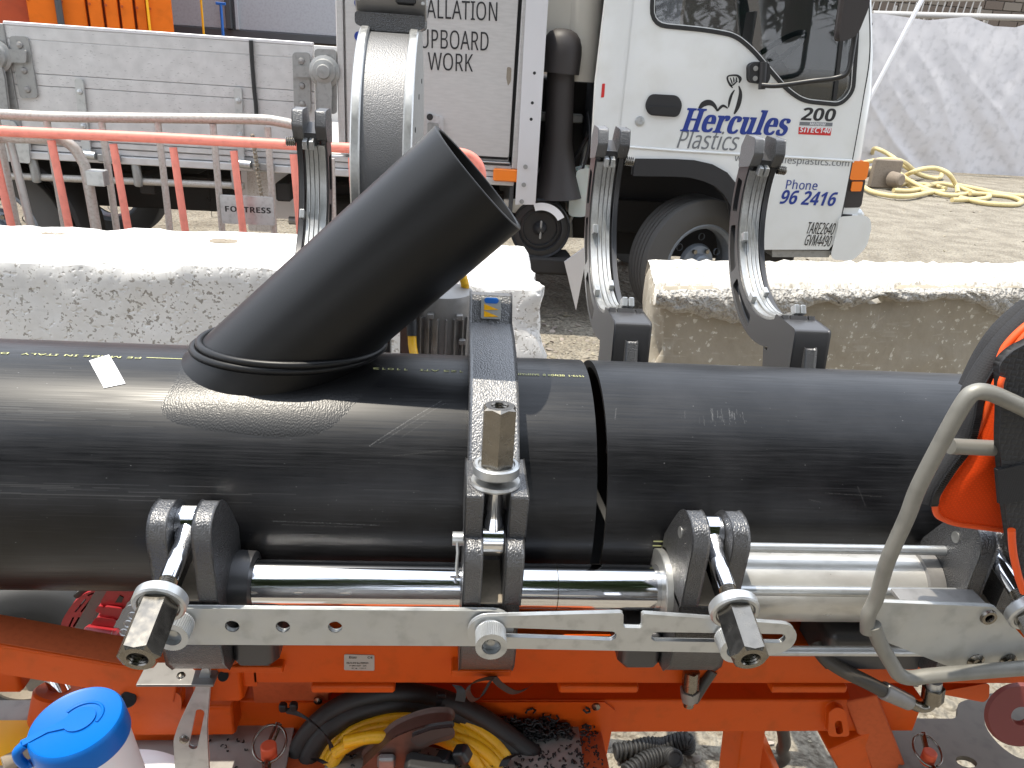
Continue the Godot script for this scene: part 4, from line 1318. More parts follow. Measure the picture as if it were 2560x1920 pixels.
	put(MB.new().box(Vector3(Vector2(0.2867, 0.8257).x, Vector2(0.2867, 0.8257).y, ZT + 0.012), Vector3(0.165, 0.065, 0.03), 0.008), "side_marker", M.amber, T)
	# upright angle at the locker's front corner
	var ap := put(face([Vector2(0.3168, 1.8629), Vector2(0.4204, 1.8703), Vector2(0.4353, 0.6851), Vector2(0.3307, 0.6796)], [], ZT + 0.03, 0.012, 0.002), "angle_post", M.alu_post, T)
	var rv2 := MB.new()
	for q in [Vector2(0.3692, 0.8761), Vector2(0.3671, 0.7839), Vector2(0.3619, 0.6967)]:
		rv2.cyl(at_z(q, ZT + 0.03), at_z(q, ZT + 0.036), 0.012, -1, 12)
	put(rv2, "rivets", M.galv, ap)
	var rv3 := MB.new()
	for q in [Vector2(0.382, 1.3308), Vector2(0.3818, 1.1907), Vector2(0.3818, 1.1121)]:
		rv3.cyl(at_z(q, ZT + 0.029), at_z(q, ZT + 0.031), 0.008, -1, 10)
	put(rv3, "bolt_holes", M.black_print, ap)
	put(MB.new().box(Vector3(lx1 + 0.02, 1.35, ZT - 0.5), Vector3(0.02, 1.5, 1.0), 0.002), "locker_end", M.dark_trim, T)

	# ---- gap between locker and cab
	put(face([Vector2(0.4111, 1.8696), Vector2(0.5804, 1.8817), Vector2(0.5982, 1.4988), Vector2(0.4383, 1.4957)], [], ZT - 0.20, 0.4, 0.02), "white_tank", M.cream, T)
	put(MB.new().lathe(Vector3(Vector2(0.6345, 1.6049).x, 1.30, ZT - 0.30), Vector3.UP, [Vector2(0.0, 0.0), Vector2(0.12, 0.0), Vector2(0.12, 0.8), Vector2(0, 0.8)], 32), "cab_rear_corner", M.cream, T)
	var sk := MB.new()
	sk.lathe(at_z(Vector2(0.5702, 0.7009), ZT - 0.16), at_z(Vector2(0.5317, 1.4515), ZT - 0.16) - at_z(Vector2(0.5702, 0.7009), ZT - 0.16), [Vector2(0.14, 0), Vector2(0.10, 0.14), Vector2(0.075, 0.30), Vector2(0.072, 0.70)], 28)
	put(sk, "air_intake_pipe", M.brown_plastic, T)
	put(MB.new().lathe(at_z(Vector2(0.5284, 1.3347), ZT - 0.16), Vector3(0.03, 1, 0).normalized(), [Vector2(0.0, 0.0), Vector2(0.105, 0.0), Vector2(0.106, 0.10), Vector2(0.102, 0.135), Vector2(0.090, 0.17), Vector2(0.070, 0.195), Vector2(0.04, 0.21), Vector2(0, 0.215)], 36), "air_intake_cap", M.brown_plastic, T)
	var fc := at_z(Vector2(0.4821, 0.5389), ZT - 0.02)
	var fl := MB.new().lathe(fc + Vector3(0, 0, -0.30), Vector3.BACK, [Vector2(0.165, 0), Vector2(0.165, 0.27), Vector2(0.158, 0.285), Vector2(0.15, 0.27), Vector2(0.12, 0.275), Vector2(0.115, 0.255), Vector2(0.095, 0.26), Vector2(0.09, 0.245), Vector2(0, 0.245)], 48)
	var af := put(fl, "air_filter", M.black_plastic, T)
	put(MB.new().lathe(fc + Vector3(0, 0, -0.055), Vector3.BACK, [Vector2(0.04, 0), Vector2(0.03, 0.03), Vector2(0.018, 0.05), Vector2(0, 0.052)], 20), "wing_nut_boss", M.black_plastic, af)
	put(MB.new().box(fc + Vector3(0.0, 0, -0.01), Vector3(0.012, 0.10, 0.012), 0.004), "wing_nut", M.galv, af)
	var lab := MB.new().lathe(fc + Vector3(0, 0, -0.022), Vector3.BACK, [Vector2(0.145, 0.0), Vector2(0.145, 0.003), Vector2(0.105, 0.003), Vector2(0.105, 0.0)], 20, 3.67, 5.06)
	put(lab, "filter_label", M.paper, af)
	put(MB.new().box(fc + Vector3(0.02, -0.20, -0.12), Vector3(0.36, 0.10, 0.24), 0.02), "filter_bracket", M.undercarriage, T)
	put(face(round_poly([Vector2(0.2737, 0.6852), Vector2(0.4129, 0.6926), Vector2(0.366, 0.6121), Vector2(0.2943, 0.6345)], 0.01), [], ZT - 0.05, 0.03, 0.004), "wheel_chock_bracket", M.cream, T)
	var bt := put(face(round_poly([Vector2(0.6702, 0.8469), Vector2(0.734, 0.8631), Vector2(0.7559, 0.8221), Vector2(0.7586, 0.6325), Vector2(0.7205, 0.6129), Vector2(0.6491, 0.6137), Vector2(0.6442, 0.7735), Vector2(0.674, 0.8091)], 0.02), [], ZT - 0.12, 0.12, 0.02), "washer_bottle", M.bottle, T)
	put(MB.new().cyl(at_z(Vector2(0.7184, 0.8454), ZT - 0.18), at_z(Vector2(0.7209, 0.8791), ZT - 0.18), 0.022), "bottle_neck", M.bottle, bt)
	var rng := RandomNumberGenerator.new()
	rng.seed = 12
	for k in 9:    # hoses and wiring behind the cab
		var q0 := Vector3(Vector2(0.6151, 1.2284).x + rng.randf_range(-0.1, 0.16), rng.randf_range(0.95, 1.25), ZT - rng.randf_range(0.25, 0.5))
		var q1 := q0 + Vector3(rng.randf_range(-0.1, 0.05), rng.randf_range(-0.25, -0.1), rng.randf_range(-0.05, 0.1))
		var q2 := q1 + Vector3(rng.randf_range(-0.12, 0.1), rng.randf_range(-0.25, -0.1), rng.randf_range(-0.05, 0.1))
		var q3 := q2 + Vector3(rng.randf_range(-0.1, 0.1), -0.2, 0)
		put(MB.new().tube(spline([q0, q1, q2, q3], 5), rng.randf_range(0.008, 0.022), 8), "engine_hose", [M.black_plastic, M.galv, M.undercarriage][k % 3], T)
	put(MB.new().box(Vector3(Vector2(0.5557, 1.1462).x + 0.05, 0.85, ZT - 1.1), Vector3(0.5, 0.9, 1.2), 0.02), "engine_block", M.undercarriage, T)
	put(MB.new().box(at_z(Vector2(0.5769, 1.0998), ZT - 0.42), Vector3(0.28, 0.05, 0.06), 0.01), "hose_bracket", M.galv, T)
	put(MB.new().cyl(at_z(Vector2(0.6195, 1.0541), ZT - 0.36), at_z(Vector2(0.6494, 1.0543), ZT - 0.36), 0.04), "pulley", M.dull_alu, T)
	put(face([Vector2(0.6223, 0.3792), Vector2(0.7524, 0.4856), Vector2(0.755, 0.5038), Vector2(0.7426, 0.4489), Vector2(0.7127, 0.1057)], [], ZT + 0.02, 0.012, 0.002), "front_mudflap", M.alu_post, T)

	# ---- cab
	var d_arch := [Vector2(0.949, 0.9461), Vector2(1.1565, 0.9554), Vector2(1.2623, 0.9555), Vector2(1.3624, 0.9402), Vector2(1.4493, 0.9028), Vector2(1.5194, 0.8382), Vector2(1.5633, 0.7625), Vector2(1.5988, 0.6315), Vector2(1.6334, 0.497)]
	var win := round_poly([Vector2(Vector2(0.9412, 1.6975).x - 0.02, 2.02), Vector2(0.9551, 1.5972), Vector2(1.2269, 1.5918), Vector2(1.3796, 1.5775), Vector2(1.4787, 1.5204), Vector2(1.6991, 1.3421), Vector2(1.797, 1.2928), Vector2(1.9919, 1.2871), Vector2(2.0391, 1.3473), Vector2(1.9929, 1.6216), Vector2(Vector2(1.9929, 1.6216).x - 0.11, 2.02)], 0.07, 5)
	var skin: Array = [Vector2(Vector2(0.8528, 1.6915).x - 0.06, 2.12), Vector2(0.8528, 1.6915), Vector2(0.8558, 1.3972), Vector2(0.8573, 1.0761), Vector2(0.8635, 0.9537)]
	skin.append_array(d_arch)
	skin.append_array([Vector2(2.1095, 0.5204), Vector2(2.1363, 0.5679), Vector2(2.1395, 0.7311), Vector2(2.1268, 0.9916), Vector2(2.1078, 1.3198), Vector2(2.0895, 1.5295), Vector2(2.0232, 1.7712), Vector2(Vector2(2.0232, 1.7712).x - 0.14, 2.12)])
	var dr2 := put(face(skin, [win], ZT, 0.045, 0.008), "door", M.truck_white, T)
	# inner side of the window: rubber, glass
	var wi := MB.inset(MB.ccw(win), 0.040)
	put(face(win, [wi], ZT + 0.006, 0.03, 0.004), "window_rubber", M.black_rubber, dr2)
	put(face(wi, [], ZT - 0.012, 0.004), "window_glass", M.glass, dr2)
	put(face([Vector2(1.9045, 1.7631), Vector2(1.9194, 1.7641), Vector2(1.9713, 1.2994), Vector2(1.9534, 1.3007)], [], ZT - 0.002, 0.012, 0.002), "quarter_post", M.black_rubber, dr2)
	# raised swage line
	put(MB.new().tube([at_z(Vector2(0.8747, 1.0038), ZT), at_z(Vector2(1.1499, 0.999), ZT), at_z(Vector2(1.6816, 1.0002), ZT), at_z(Vector2(2.1288, 1.0019), ZT)], 0.007, 8), "swage_line", M.truck_white, dr2)
	# handle
	var hq: Array = [Vector2(0.9643, 1.2104), Vector2(0.982, 1.268), Vector2(1.1266, 1.2691), Vector2(1.1565, 1.23), Vector2(1.1463, 1.1673), Vector2(0.9914, 1.1684)]
	var hp := put(face(round_poly(hq, 0.05, 5), [], ZT + 0.010, 0.012, 0.004), "handle_bezel", M.black_plastic, dr2)
	put(face(round_poly([Vector2(0.9818, 1.2075), Vector2(1.1436, 1.2133), Vector2(1.1388, 1.1772), Vector2(0.9945, 1.1765)], 0.02), [], ZT + 0.022, 0.012, 0.004), "handle", M.black_paint, dr2)
	put(MB.new().lathe(at_z(Vector2(0.9488, 1.1339), ZT), Vector3.BACK, [Vector2(0.026, 0), Vector2(0.024, 0.006), Vector2(0.014, 0.008), Vector2(0.013, 0.004), Vector2(0, 0.004)], 20), "key_lock", M.zinc_bright, dr2)
	# rear pillar of the cab
	put(face([Vector2(Vector2(0.8528, 1.6915).x - 0.07, 2.12), Vector2(0.8472, 1.6911), Vector2(0.85, 1.3968), Vector2(0.8513, 1.0758), Vector2(0.8559, 0.9516), Vector2(0.722, 0.9787), Vector2(0.7073, 1.3115), Vector2(0.7151, 1.6821), Vector2(Vector2(0.7151, 1.6821).x - 0.06, 2.12)], [], ZT - 0.006, 0.05, 0.012), "rear_pillar", M.truck_white, T)
	put(face(round_poly([Vector2(0.7335, 1.3016), Vector2(0.7483, 1.304), Vector2(0.7506, 1.2382), Vector2(0.7349, 1.2357)], 0.004), [], ZT - 0.004, 0.003), "red_label", M.red_mark, T)
	put(face([Vector2(0.832, 1.8653), Vector2(0.8367, 1.8657), Vector2(0.8591, 1.3974), Vector2(0.8616, 1.0764), Vector2(0.8673, 0.9581), Vector2(0.8552, 0.9574), Vector2(0.8496, 1.0757), Vector2(0.8475, 1.3967), Vector2(0.843, 1.7051)], [], ZT - 0.012, 0.01), "door_gap", M.black_rubber, T)
	# inner arch and dark wheel well
	var flare: Array = d_arch.slice(0, 8)
	var flare_in := []
	for i in flare.size():
		flare_in.append(flare[i] + [Vector2(0, -0.085), Vector2(0, -0.085), Vector2(-0.01, -0.085), Vector2(-0.03, -0.085), Vector2(-0.05, -0.07), Vector2(-0.06, -0.05), Vector2(-0.06, -0.03), Vector2(-0.06, 0)][i])
	flare_in.reverse()
	put(face(flare + flare_in, [], ZT + 0.015, 0.06, 0.006), "wheel_arch_trim", M.black_plastic, T)
	put(MB.new().box(Vector3(1.40, 0.66, ZT - 0.62), Vector3(1.1, 0.72, 0.06), 0.0), "wheel_well", M.undercarriage, T)
	put(MB.new().box(Vector3(1.36, 1.00, ZT - 0.40), Vector3(1.0, 0.03, 0.66), 0.0), "wheel_well_roof", M.undercarriage, T)
	wheel(Vector3(Vector2(1.3668, 0.4194).x + 0.03, 0.375, ZT - 0.17), 0.372, 0.215, 0.30, T)
	wheel(Vector3(Vector2(1.3668, 0.4194).x + 0.03, 0.375, ZT - 1.62), 0.372, 0.215, 0.30, T)
	put(MB.new().box(Vector3(1.9, 0.43, ZT - 0.9), Vector3(0.2, 0.15, 1.5), 0.02), "front_axle_beam", M.undercarriage, T)
	# step under the door
	put(face([Vector2(1.7932, 0.4956), Vector2(2.1315, 0.5076), Vector2(2.1254, 0.4728), Vector2(1.8006, 0.4589)], [], ZT - 0.01, 0.16, 0.004), "step", M.galv, T)
	put(face([Vector2(1.7913, 0.5048), Vector2(2.1569, 0.5209), Vector2(2.1506, 0.5076), Vector2(1.7935, 0.4938)], [], ZT - 0.02, 0.16, 0.002), "step_gap", M.black_rubber, T)
	# rounded front corner, front wall, roof, back wall, far side
	var fr := [[2.12, -0.16, -0.03], [Vector2(2.0232, 1.7712).y, 0.0, 0.0], [Vector2(2.0895, 1.5295).y, 0.0, 0.0], [Vector2(2.1078, 1.3198).y, 0.0, 0.0], [Vector2(2.1268, 0.9916).y, 0.0, 0.0]]
	var line := [Vector2(Vector2(2.0232, 1.7712).x - 0.13, 2.12), Vector2(2.0274, 1.7715), Vector2(2.0937, 1.5297), Vector2(2.1122, 1.32), Vector2(2.1313, 0.9919)]
	var edge := [Vector2(Vector2(2.0232, 1.7712).x - 0.05, 2.12), Vector2(2.0373, 1.7721), Vector2(2.1569, 1.5108), Vector2(2.2087, 1.3578), Vector2(2.2363, 1.0105)]
	var g := []
	for i in line.size():
		var row := []
		for k in 9:
			var a := k / 8.0 * PI / 2
			var w := maxf(edge[i].x - line[i].x, 0.05)
			row.append(Vector3(line[i].x + sin(a) * w, lerpf(line[i].y, edge[i].y, sin(a)), ZT - (1.0 - cos(a)) * 0.20))
		row.append(Vector3(row[8].x + 0.04, row[8].y, ZT - 0.9))
		row.append(Vector3(row[8].x, row[8].y, ZT - 1.65))
		g.append(row)
	put(MB.new().sheet(g), "front_panel", M.truck_white, T)
	put(MB.new().tube(spline([at_z(Vector2(2.0257, 1.7714), ZT - 0.004), at_z(Vector2(2.092, 1.5296), ZT - 0.004), at_z(Vector2(2.1113, 1.32), ZT - 0.004), at_z(Vector2(2.1304, 0.9918), ZT - 0.004), at_z(Vector2(2.1402, 0.74), ZT - 0.004), at_z(Vector2(2.14, 0.5681), ZT - 0.004)], 6), 0.0055, 6), "panel_gap", M.black_rubber, T)
	var cut: Vector2 = Vector2(2.1513, 1.5089)
	put(MB.new().tube([Vector3(Vector2(2.0966, 1.5085).x, Vector2(2.0966, 1.5085).y, ZT - 0.012), Vector3(Vector2(2.1295, 1.509).x, cut.y, ZT - 0.06), Vector3(cut.x + 0.005, cut.y, ZT - 0.15)], 0.004, 6), "panel_gap", M.black_rubber, T)
	put(MB.new().box(Vector3(1.32, 2.13, ZT - 0.88), Vector3(1.28, 0.05, 1.74), 0.02), "roof", M.truck_white, T)
	put(MB.new().box(Vector3(0.76, 1.56, ZT - 0.88), Vector3(0.05, 1.12, 1.70), 0.01), "back_wall", M.seat_grey, T)
	put(face(skin, [win], ZT - 1.73, 0.045), "far_door", M.truck_white, T)
	put(face(wi, [], ZT - 1.745, 0.004), "far_window_glass", M.glass, T)
	# cabin
	put(face(skin, [win], ZT - 1.69, 0.02), "far_trim", M.seat_grey, T)
	put(face(skin, [win], ZT - 0.047, 0.015), "door_trim", M.seat_grey, T)
	put(MB.new().box(Vector3(1.32, 2.095, ZT - 0.88), Vector3(1.2, 0.01, 1.6), 0.0), "headlining", M.seat_grey, T)
	put(MB.new().box(Vector3(1.3, 0.98, ZT - 0.88), Vector3(1.1, 0.06, 1.62), 0.01), "cabin_floor", M.seat_grey, T)
	put(MB.new().box(Vector3(2.0, 1.27, ZT - 0.88), Vector3(0.40, 0.34, 1.6), 0.06), "dashboard", M.black_plastic, T)
	for z in [-0.42, -1.3]:
		put(MB.new().box(Vector3(1.22, 1.20, ZT + z), Vector3(0.46, 0.14, 0.5), 0.05), "seat", M.seat_grey, T)
		var sb := MB.new()
		sb.t = Transform3D(Basis(Vector3.BACK, 0.18), Vector3(0.98, 1.52, ZT + z))
		sb.box(Vector3.ZERO, Vector3(0.12, 0.62, 0.48), 0.05)
		put(sb, "seat_back", M.seat_grey, T)
	var sw := []
	for k in 28:
		var q := Vector2.from_angle(k * TAU / 28) * 0.20
		sw.append(Vector3(1.74 + q.y * 0.72, 1.50 + q.y * 0.62, ZT - 0.42 + q.x))
	put(MB.new().tube(sw, 0.015, 8, true), "steering_wheel", M.black_plastic, T)
	put(MB.new().cyl(Vector3(1.74, 1.50, ZT - 0.42), Vector3(1.95, 1.3, ZT - 0.42), 0.03), "steering_column", M.black_plastic, T)
	put(MB.new().box(Vector3(1.86, 1.66, ZT - 1.2), Vector3(0.02, 0.20, 0.16), 0.004), "cabin_notice", M.paper, T)
	# mirror on its arm
	var mr := put(face(round_poly([Vector2(1.4651, 1.4359), Vector2(1.4924, 1.4492), Vector2(1.5581, 1.4495), Vector2(1.5743, 1.3811), Vector2(1.5621, 1.3555), Vector2(1.4795, 1.3597)], 0.02), [], ZT + 0.05, 0.05, 0.01), "mirror_bracket", M.black_plastic, T)
	put(MB.new().cyl(at_z(Vector2(1.5245, 1.455), ZT + 0.06), at_z(Vector2(1.5407, 1.3283), ZT + 0.06), 0.018), "mirror_pivot", M.black_plastic, mr)
	var mt := MB.new()
	for q in [Vector2(1.4933, 1.4224), Vector2(1.4995, 1.3765)]:
		mt.cyl(at_z(q, ZT + 0.05), at_z(q, ZT + 0.056), 0.012, -1, 12)
	put(mt, "bolts", M.galv, mr)
	put(MB.new().tube(spline([at_z(Vector2(1.5352, 1.3476), ZT + 0.07), at_z(Vector2(1.6017, 1.3517), ZT + 0.12), at_z(Vector2(1.7336, 1.3833), ZT + 0.20), at_z(Vector2(1.8329, 1.4051), ZT + 0.24), at_z(Vector2(1.873, 1.4387), ZT + 0.26), at_z(Vector2(1.8714, 1.5382), ZT + 0.26), at_z(Vector2(1.862, 1.6871), ZT + 0.26), at_z(Vector2(1.8453, 1.8453), ZT + 0.26)], 6), 0.013, 10), "mirror_arm", M.black_paint, T)
	put(face(round_poly([Vector2(1.7385, 1.8945), Vector2(1.8361, 1.9013), Vector2(1.8634, 1.7166), Vector2(1.8373, 1.5926), Vector2(1.7709, 1.5657), Vector2(1.7601, 1.595)], 0.03), [], ZT + 0.34, 0.06, 0.012), "mirror_head", M.brown_plastic, T)
	# wiper nozzle and front corner bits
	put(face(round_poly([Vector2(2.064, 1.6785), Vector2(2.0962, 1.6865), Vector2(2.1233, 1.6713), Vector2(2.0865, 1.6412), Vector2(2.0638, 1.6561)], 0.01), [], ZT - 0.10, 0.05, 0.008), "wiper_pivot", M.black_plastic, T)
	put(MB.new().cyl(at_z(Vector2(2.0237, 1.7857), ZT - 0.1), at_z(Vector2(2.1045, 1.6774), ZT - 0.1), 0.012), "wiper_arm", M.galv, T)
	# lamps and bumper at the front corner
	put(face(round_poly([Vector2(2.1375, 0.9964), Vector2(2.2242, 0.9971), Vector2(2.2295, 0.9116), Vector2(2.1431, 0.9068)], 0.015), [], ZT - 0.002, 0.06, 0.012), "indicator_lamp", M.amber, T)
	put(face(round_poly([Vector2(2.1432, 0.9025), Vector2(2.2267, 0.908), Vector2(2.2392, 0.763), Vector2(2.1428, 0.7562)], 0.015), [], ZT - 0.008, 0.06, 0.012), "lamp_housing", M.brown_plastic, T)
	put(face(round_poly([Vector2(2.1578, 0.8921), Vector2(2.2134, 0.8951), Vector2(2.2141, 0.8481), Vector2(2.1601, 0.8452)], 0.006), [], ZT + 0.004, 0.03, 0.005), "indicator_lamp", M.amber, T)
	put(face([Vector2(2.1344, 0.7522), Vector2(2.2359, 0.7575), Vector2(2.2267, 0.7195), Vector2(2.1264, 0.7197)], [], ZT - 0.01, 0.06, 0.006), "corner_filler", M.truck_white, T)
	put(face([Vector2(2.1236, 0.7195), Vector2(2.2101, 0.7223), Vector2(2.2075, 0.7024), Vector2(2.1268, 0.6946)], [], ZT - 0.02, 0.08, 0.004), "bumper_gap", M.black_rubber, T)
	var bo := [Vector2(2.1305, 0.6948), Vector2(2.2526, 0.7101), Vector2(2.2932, 0.6987), Vector2(2.3132, 0.65), Vector2(2.3123, 0.549), Vector2(2.255, 0.4716), Vector2(2.1344, 0.4751), Vector2(2.1381, 0.6592)]
	put(face(round_poly(bo, 0.03), [], ZT + 0.01, 0.22, 0.02), "bumper_end", M.truck_white, T)
	put(MB.new().box(Vector3(Vector2(2.2683, 0.6477).x + 0.04, Vector2(2.2797, 0.6026).y, ZT - 0.9), Vector3(0.12, 0.24, 1.5), 0.03), "bumper", M.truck_white, T)
	put(face([Vector2(2.1064, 0.6936), Vector2(2.1305, 0.6948), Vector2(2.1404, 0.4941), Vector2(2.1228, 0.4839)], [], ZT - 0.012, 0.06, 0.004), "bumper_gap", M.black_rubber, T)

	# ---- lettering on the door
	var zl := ZT + 0.0005
	var wd := func(a: Vector2, c: Vector2) -> float: return (c - a).length()
	text("Hercules", font_serif, at_z(Vector2(1.1659, 1.0959), zl), (Vector2(1.7582, 1.1043) - Vector2(1.1659, 1.0959)).length() - 0.03, 0.125, M.blue_print, dr2, "lettering", 0.22, (Vector2(1.7582, 1.1043) - Vector2(1.1659, 1.0959)).angle())
	text("Hercules", font_serif, at_z(Vector2(1.1659, 1.0959), zl + 0.0009) + Vector3(0.006, 0, 0), (Vector2(1.7582, 1.1043) - Vector2(1.1659, 1.0959)).length() - 0.03, 0.125, M.blue_print, dr2, "lettering", 0.22, (Vector2(1.7582, 1.1043) - Vector2(1.1659, 1.0959)).angle())
	text("Plastics", font_sans, at_z(Vector2(1.1611, 1.0121), zl), (Vector2(1.5, 1.0166) - Vector2(1.1611, 1.0121)).length() - 0.02, 0.098, M.grey_print, dr2, "lettering", 0.2, (Vector2(1.5, 1.0166) - Vector2(1.1611, 1.0121)).angle())
	text("www.herculesplastics.com", font_sans, at_z(Vector2(1.483, 0.9537), zl), (Vector2(2.116, 0.9612) - Vector2(1.483, 0.9537)).length(), 0.048, M.grey_print, dr2, "lettering", 0.0, (Vector2(2.116, 0.9612) - Vector2(1.483, 0.9537)).angle())
	text("Phone", font_sans, at_z(Vector2(1.7924, 0.8358), zl), (Vector2(1.9672, 0.8452) - Vector2(1.7924, 0.8358)).length(), 0.050, M.blue_print, dr2, "lettering", 0.0, 0.01)
	text("96 2416", font_bold, at_z(Vector2(1.7709, 0.7542), zl), (Vector2(2.0886, 0.7684) - Vector2(1.7773, 0.7545)).length(), 0.076, M.blue_print, dr2, "lettering", 0.18, 0.01)
	text("TARE2640", font_sans, at_z(Vector2(1.9564, 0.5991), zl), (Vector2(2.1137, 0.6034) - Vector2(1.9564, 0.5991)).length(), 0.066, M.black_print, dr2, "lettering", 0.12, 0.005)
	text("GVM4490", font_sans, at_z(Vector2(1.9606, 0.5334), zl), (Vector2(2.1103, 0.5371) - Vector2(1.9606, 0.5334)).length(), 0.062, M.black_print, dr2, "lettering", 0.12, 0.005)
	text("200", font_bold, at_z(Vector2(1.8001, 1.1902), zl), (Vector2(1.9796, 1.1976) - Vector2(1.8001, 1.1902)).length(), 0.064, M.black_print, dr2, "lettering", 0.1, 0.02)
	put(face([Vector2(1.7975, 1.1819), Vector2(1.9757, 1.1876), Vector2(1.9772, 1.1697), Vector2(1.7987, 1.1641)], [], zl + 0.001, 0.001), "badge_strip", M.grey_print, dr2)
	text("MEDIUM", font_bold, at_z(Vector2(1.8536, 1.169), zl + 0.0014), 0.083, 0.013, M.white_plastic, dr2, "lettering", 0.1, 0.02, Vector3.RIGHT, Vector3.UP, 0.0006)
	put(face([Vector2(1.7978, 1.1559), Vector2(1.976, 1.1598), Vector2(1.9793, 1.123), Vector2(1.8029, 1.1201)], [], zl + 0.001, 0.001), "badge_red", M.red_mark, dr2)
	text("SiTEC", font_bold, at_z(Vector2(1.8061, 1.1302), zl + 0.0014), 0.104, 0.028, M.white_plastic, dr2, "lettering", 0.1, 0.02, Vector3.RIGHT, Vector3.UP, 0.0006)
	text("140", font_bold, at_z(Vector2(1.9142, 1.1332), zl + 0.0014), 0.058, 0.028, M.white_plastic, dr2, "lettering", 0.1, 0.02, Vector3.RIGHT, Vector3.UP, 0.0006)
	# emblem above the name: a raised fist on an arm, drawn in strokes of uneven width
	var em := MB.new()
	for s in strokes_world():
		em.prism(s, [], Vector3(0, 0, zl), Vector3.RIGHT, Vector3.UP, Vector3.BACK, 0.0012)
	put(em, "emblem", M.black_print, dr2)

func strokes_world() -> Array:
	var src := [
		[[Vector2(1.2512, 1.2135), 0.008], [Vector2(1.2689, 1.2368), 0.016], [Vector2(1.2975, 1.2464), 0.016], [Vector2(1.3251, 1.2362), 0.011], [Vector2(1.3498, 1.2083), 0.005]],
		[[Vector2(1.3498, 1.2083), 0.004], [Vector2(1.3614, 1.2265), 0.008], [Vector2(1.3771, 1.2354), 0.007], [Vector2(1.4007, 1.2249), 0.003]],
		[[Vector2(1.4043, 1.2291), 0.003], [Vector2(1.4046, 1.2609), 0.008], [Vector2(1.4101, 1.2928), 0.007], [Vector2(1.4208, 1.3146), 0.003]],
		[[Vector2(1.4401, 1.1993), 0.005], [Vector2(1.4515, 1.232), 0.012], [Vector2(1.4562, 1.272), 0.013], [Vector2(1.4532, 1.3072), 0.009], [Vector2(1.4394, 1.3354), 0.003]],
		[[Vector2(1.4087, 1.3241), 0.003], [Vector2(1.3932, 1.3387), 0.006], [Vector2(1.3792, 1.355), 0.005], [Vector2(1.3728, 1.3716), 0.005], [Vector2(1.3814, 1.3807), 0.004], [Vector2(1.4063, 1.3845), 0.005], [Vector2(1.4255, 1.3827), 0.006], [Vector2(1.4409, 1.3689), 0.009], [Vector2(1.4385, 1.3493), 0.003]],
		[[Vector2(1.3874, 1.371), 0.002], [Vector2(1.3957, 1.3583), 0.004], [Vector2(1.4036, 1.3433), 0.003]],
		[[Vector2(1.4029, 1.375), 0.002], [Vector2(1.4085, 1.363), 0.004], [Vector2(1.4108, 1.3507), 0.003]],
		[[Vector2(1.4182, 1.376), 0.002], [Vector2(1.4218, 1.3654), 0.004], [Vector2(1.4201, 1.356), 0.003]],
		[[Vector2(1.3897, 1.3346), 0.002], [Vector2(1.4079, 1.3381), 0.004], [Vector2(1.4195, 1.3497), 0.004], [Vector2(1.4282, 1.3588), 0.003]]]
	var out := []
	for s in src:
		var pts := []
		for q in s:
			pts.append(Vector3(q[0].x, q[0].y, q[1]))
		var c := spline(pts, 6)
		var left := PackedVector2Array()
		var right := PackedVector2Array()
		for i in c.size():
			var d: Vector3 = c[mini(i + 1, c.size() - 1)] - c[maxi(i - 1, 0)]
			var nn := Vector2(-d.y, d.x).normalized() * maxf(c[i].z, 0.001) * 0.85
			left.append(Vector2(c[i].x, c[i].y) + nn)
			right.append(Vector2(c[i].x, c[i].y) - nn)
		right.reverse()
		left.append_array(right)
		out.append(left)
	return out

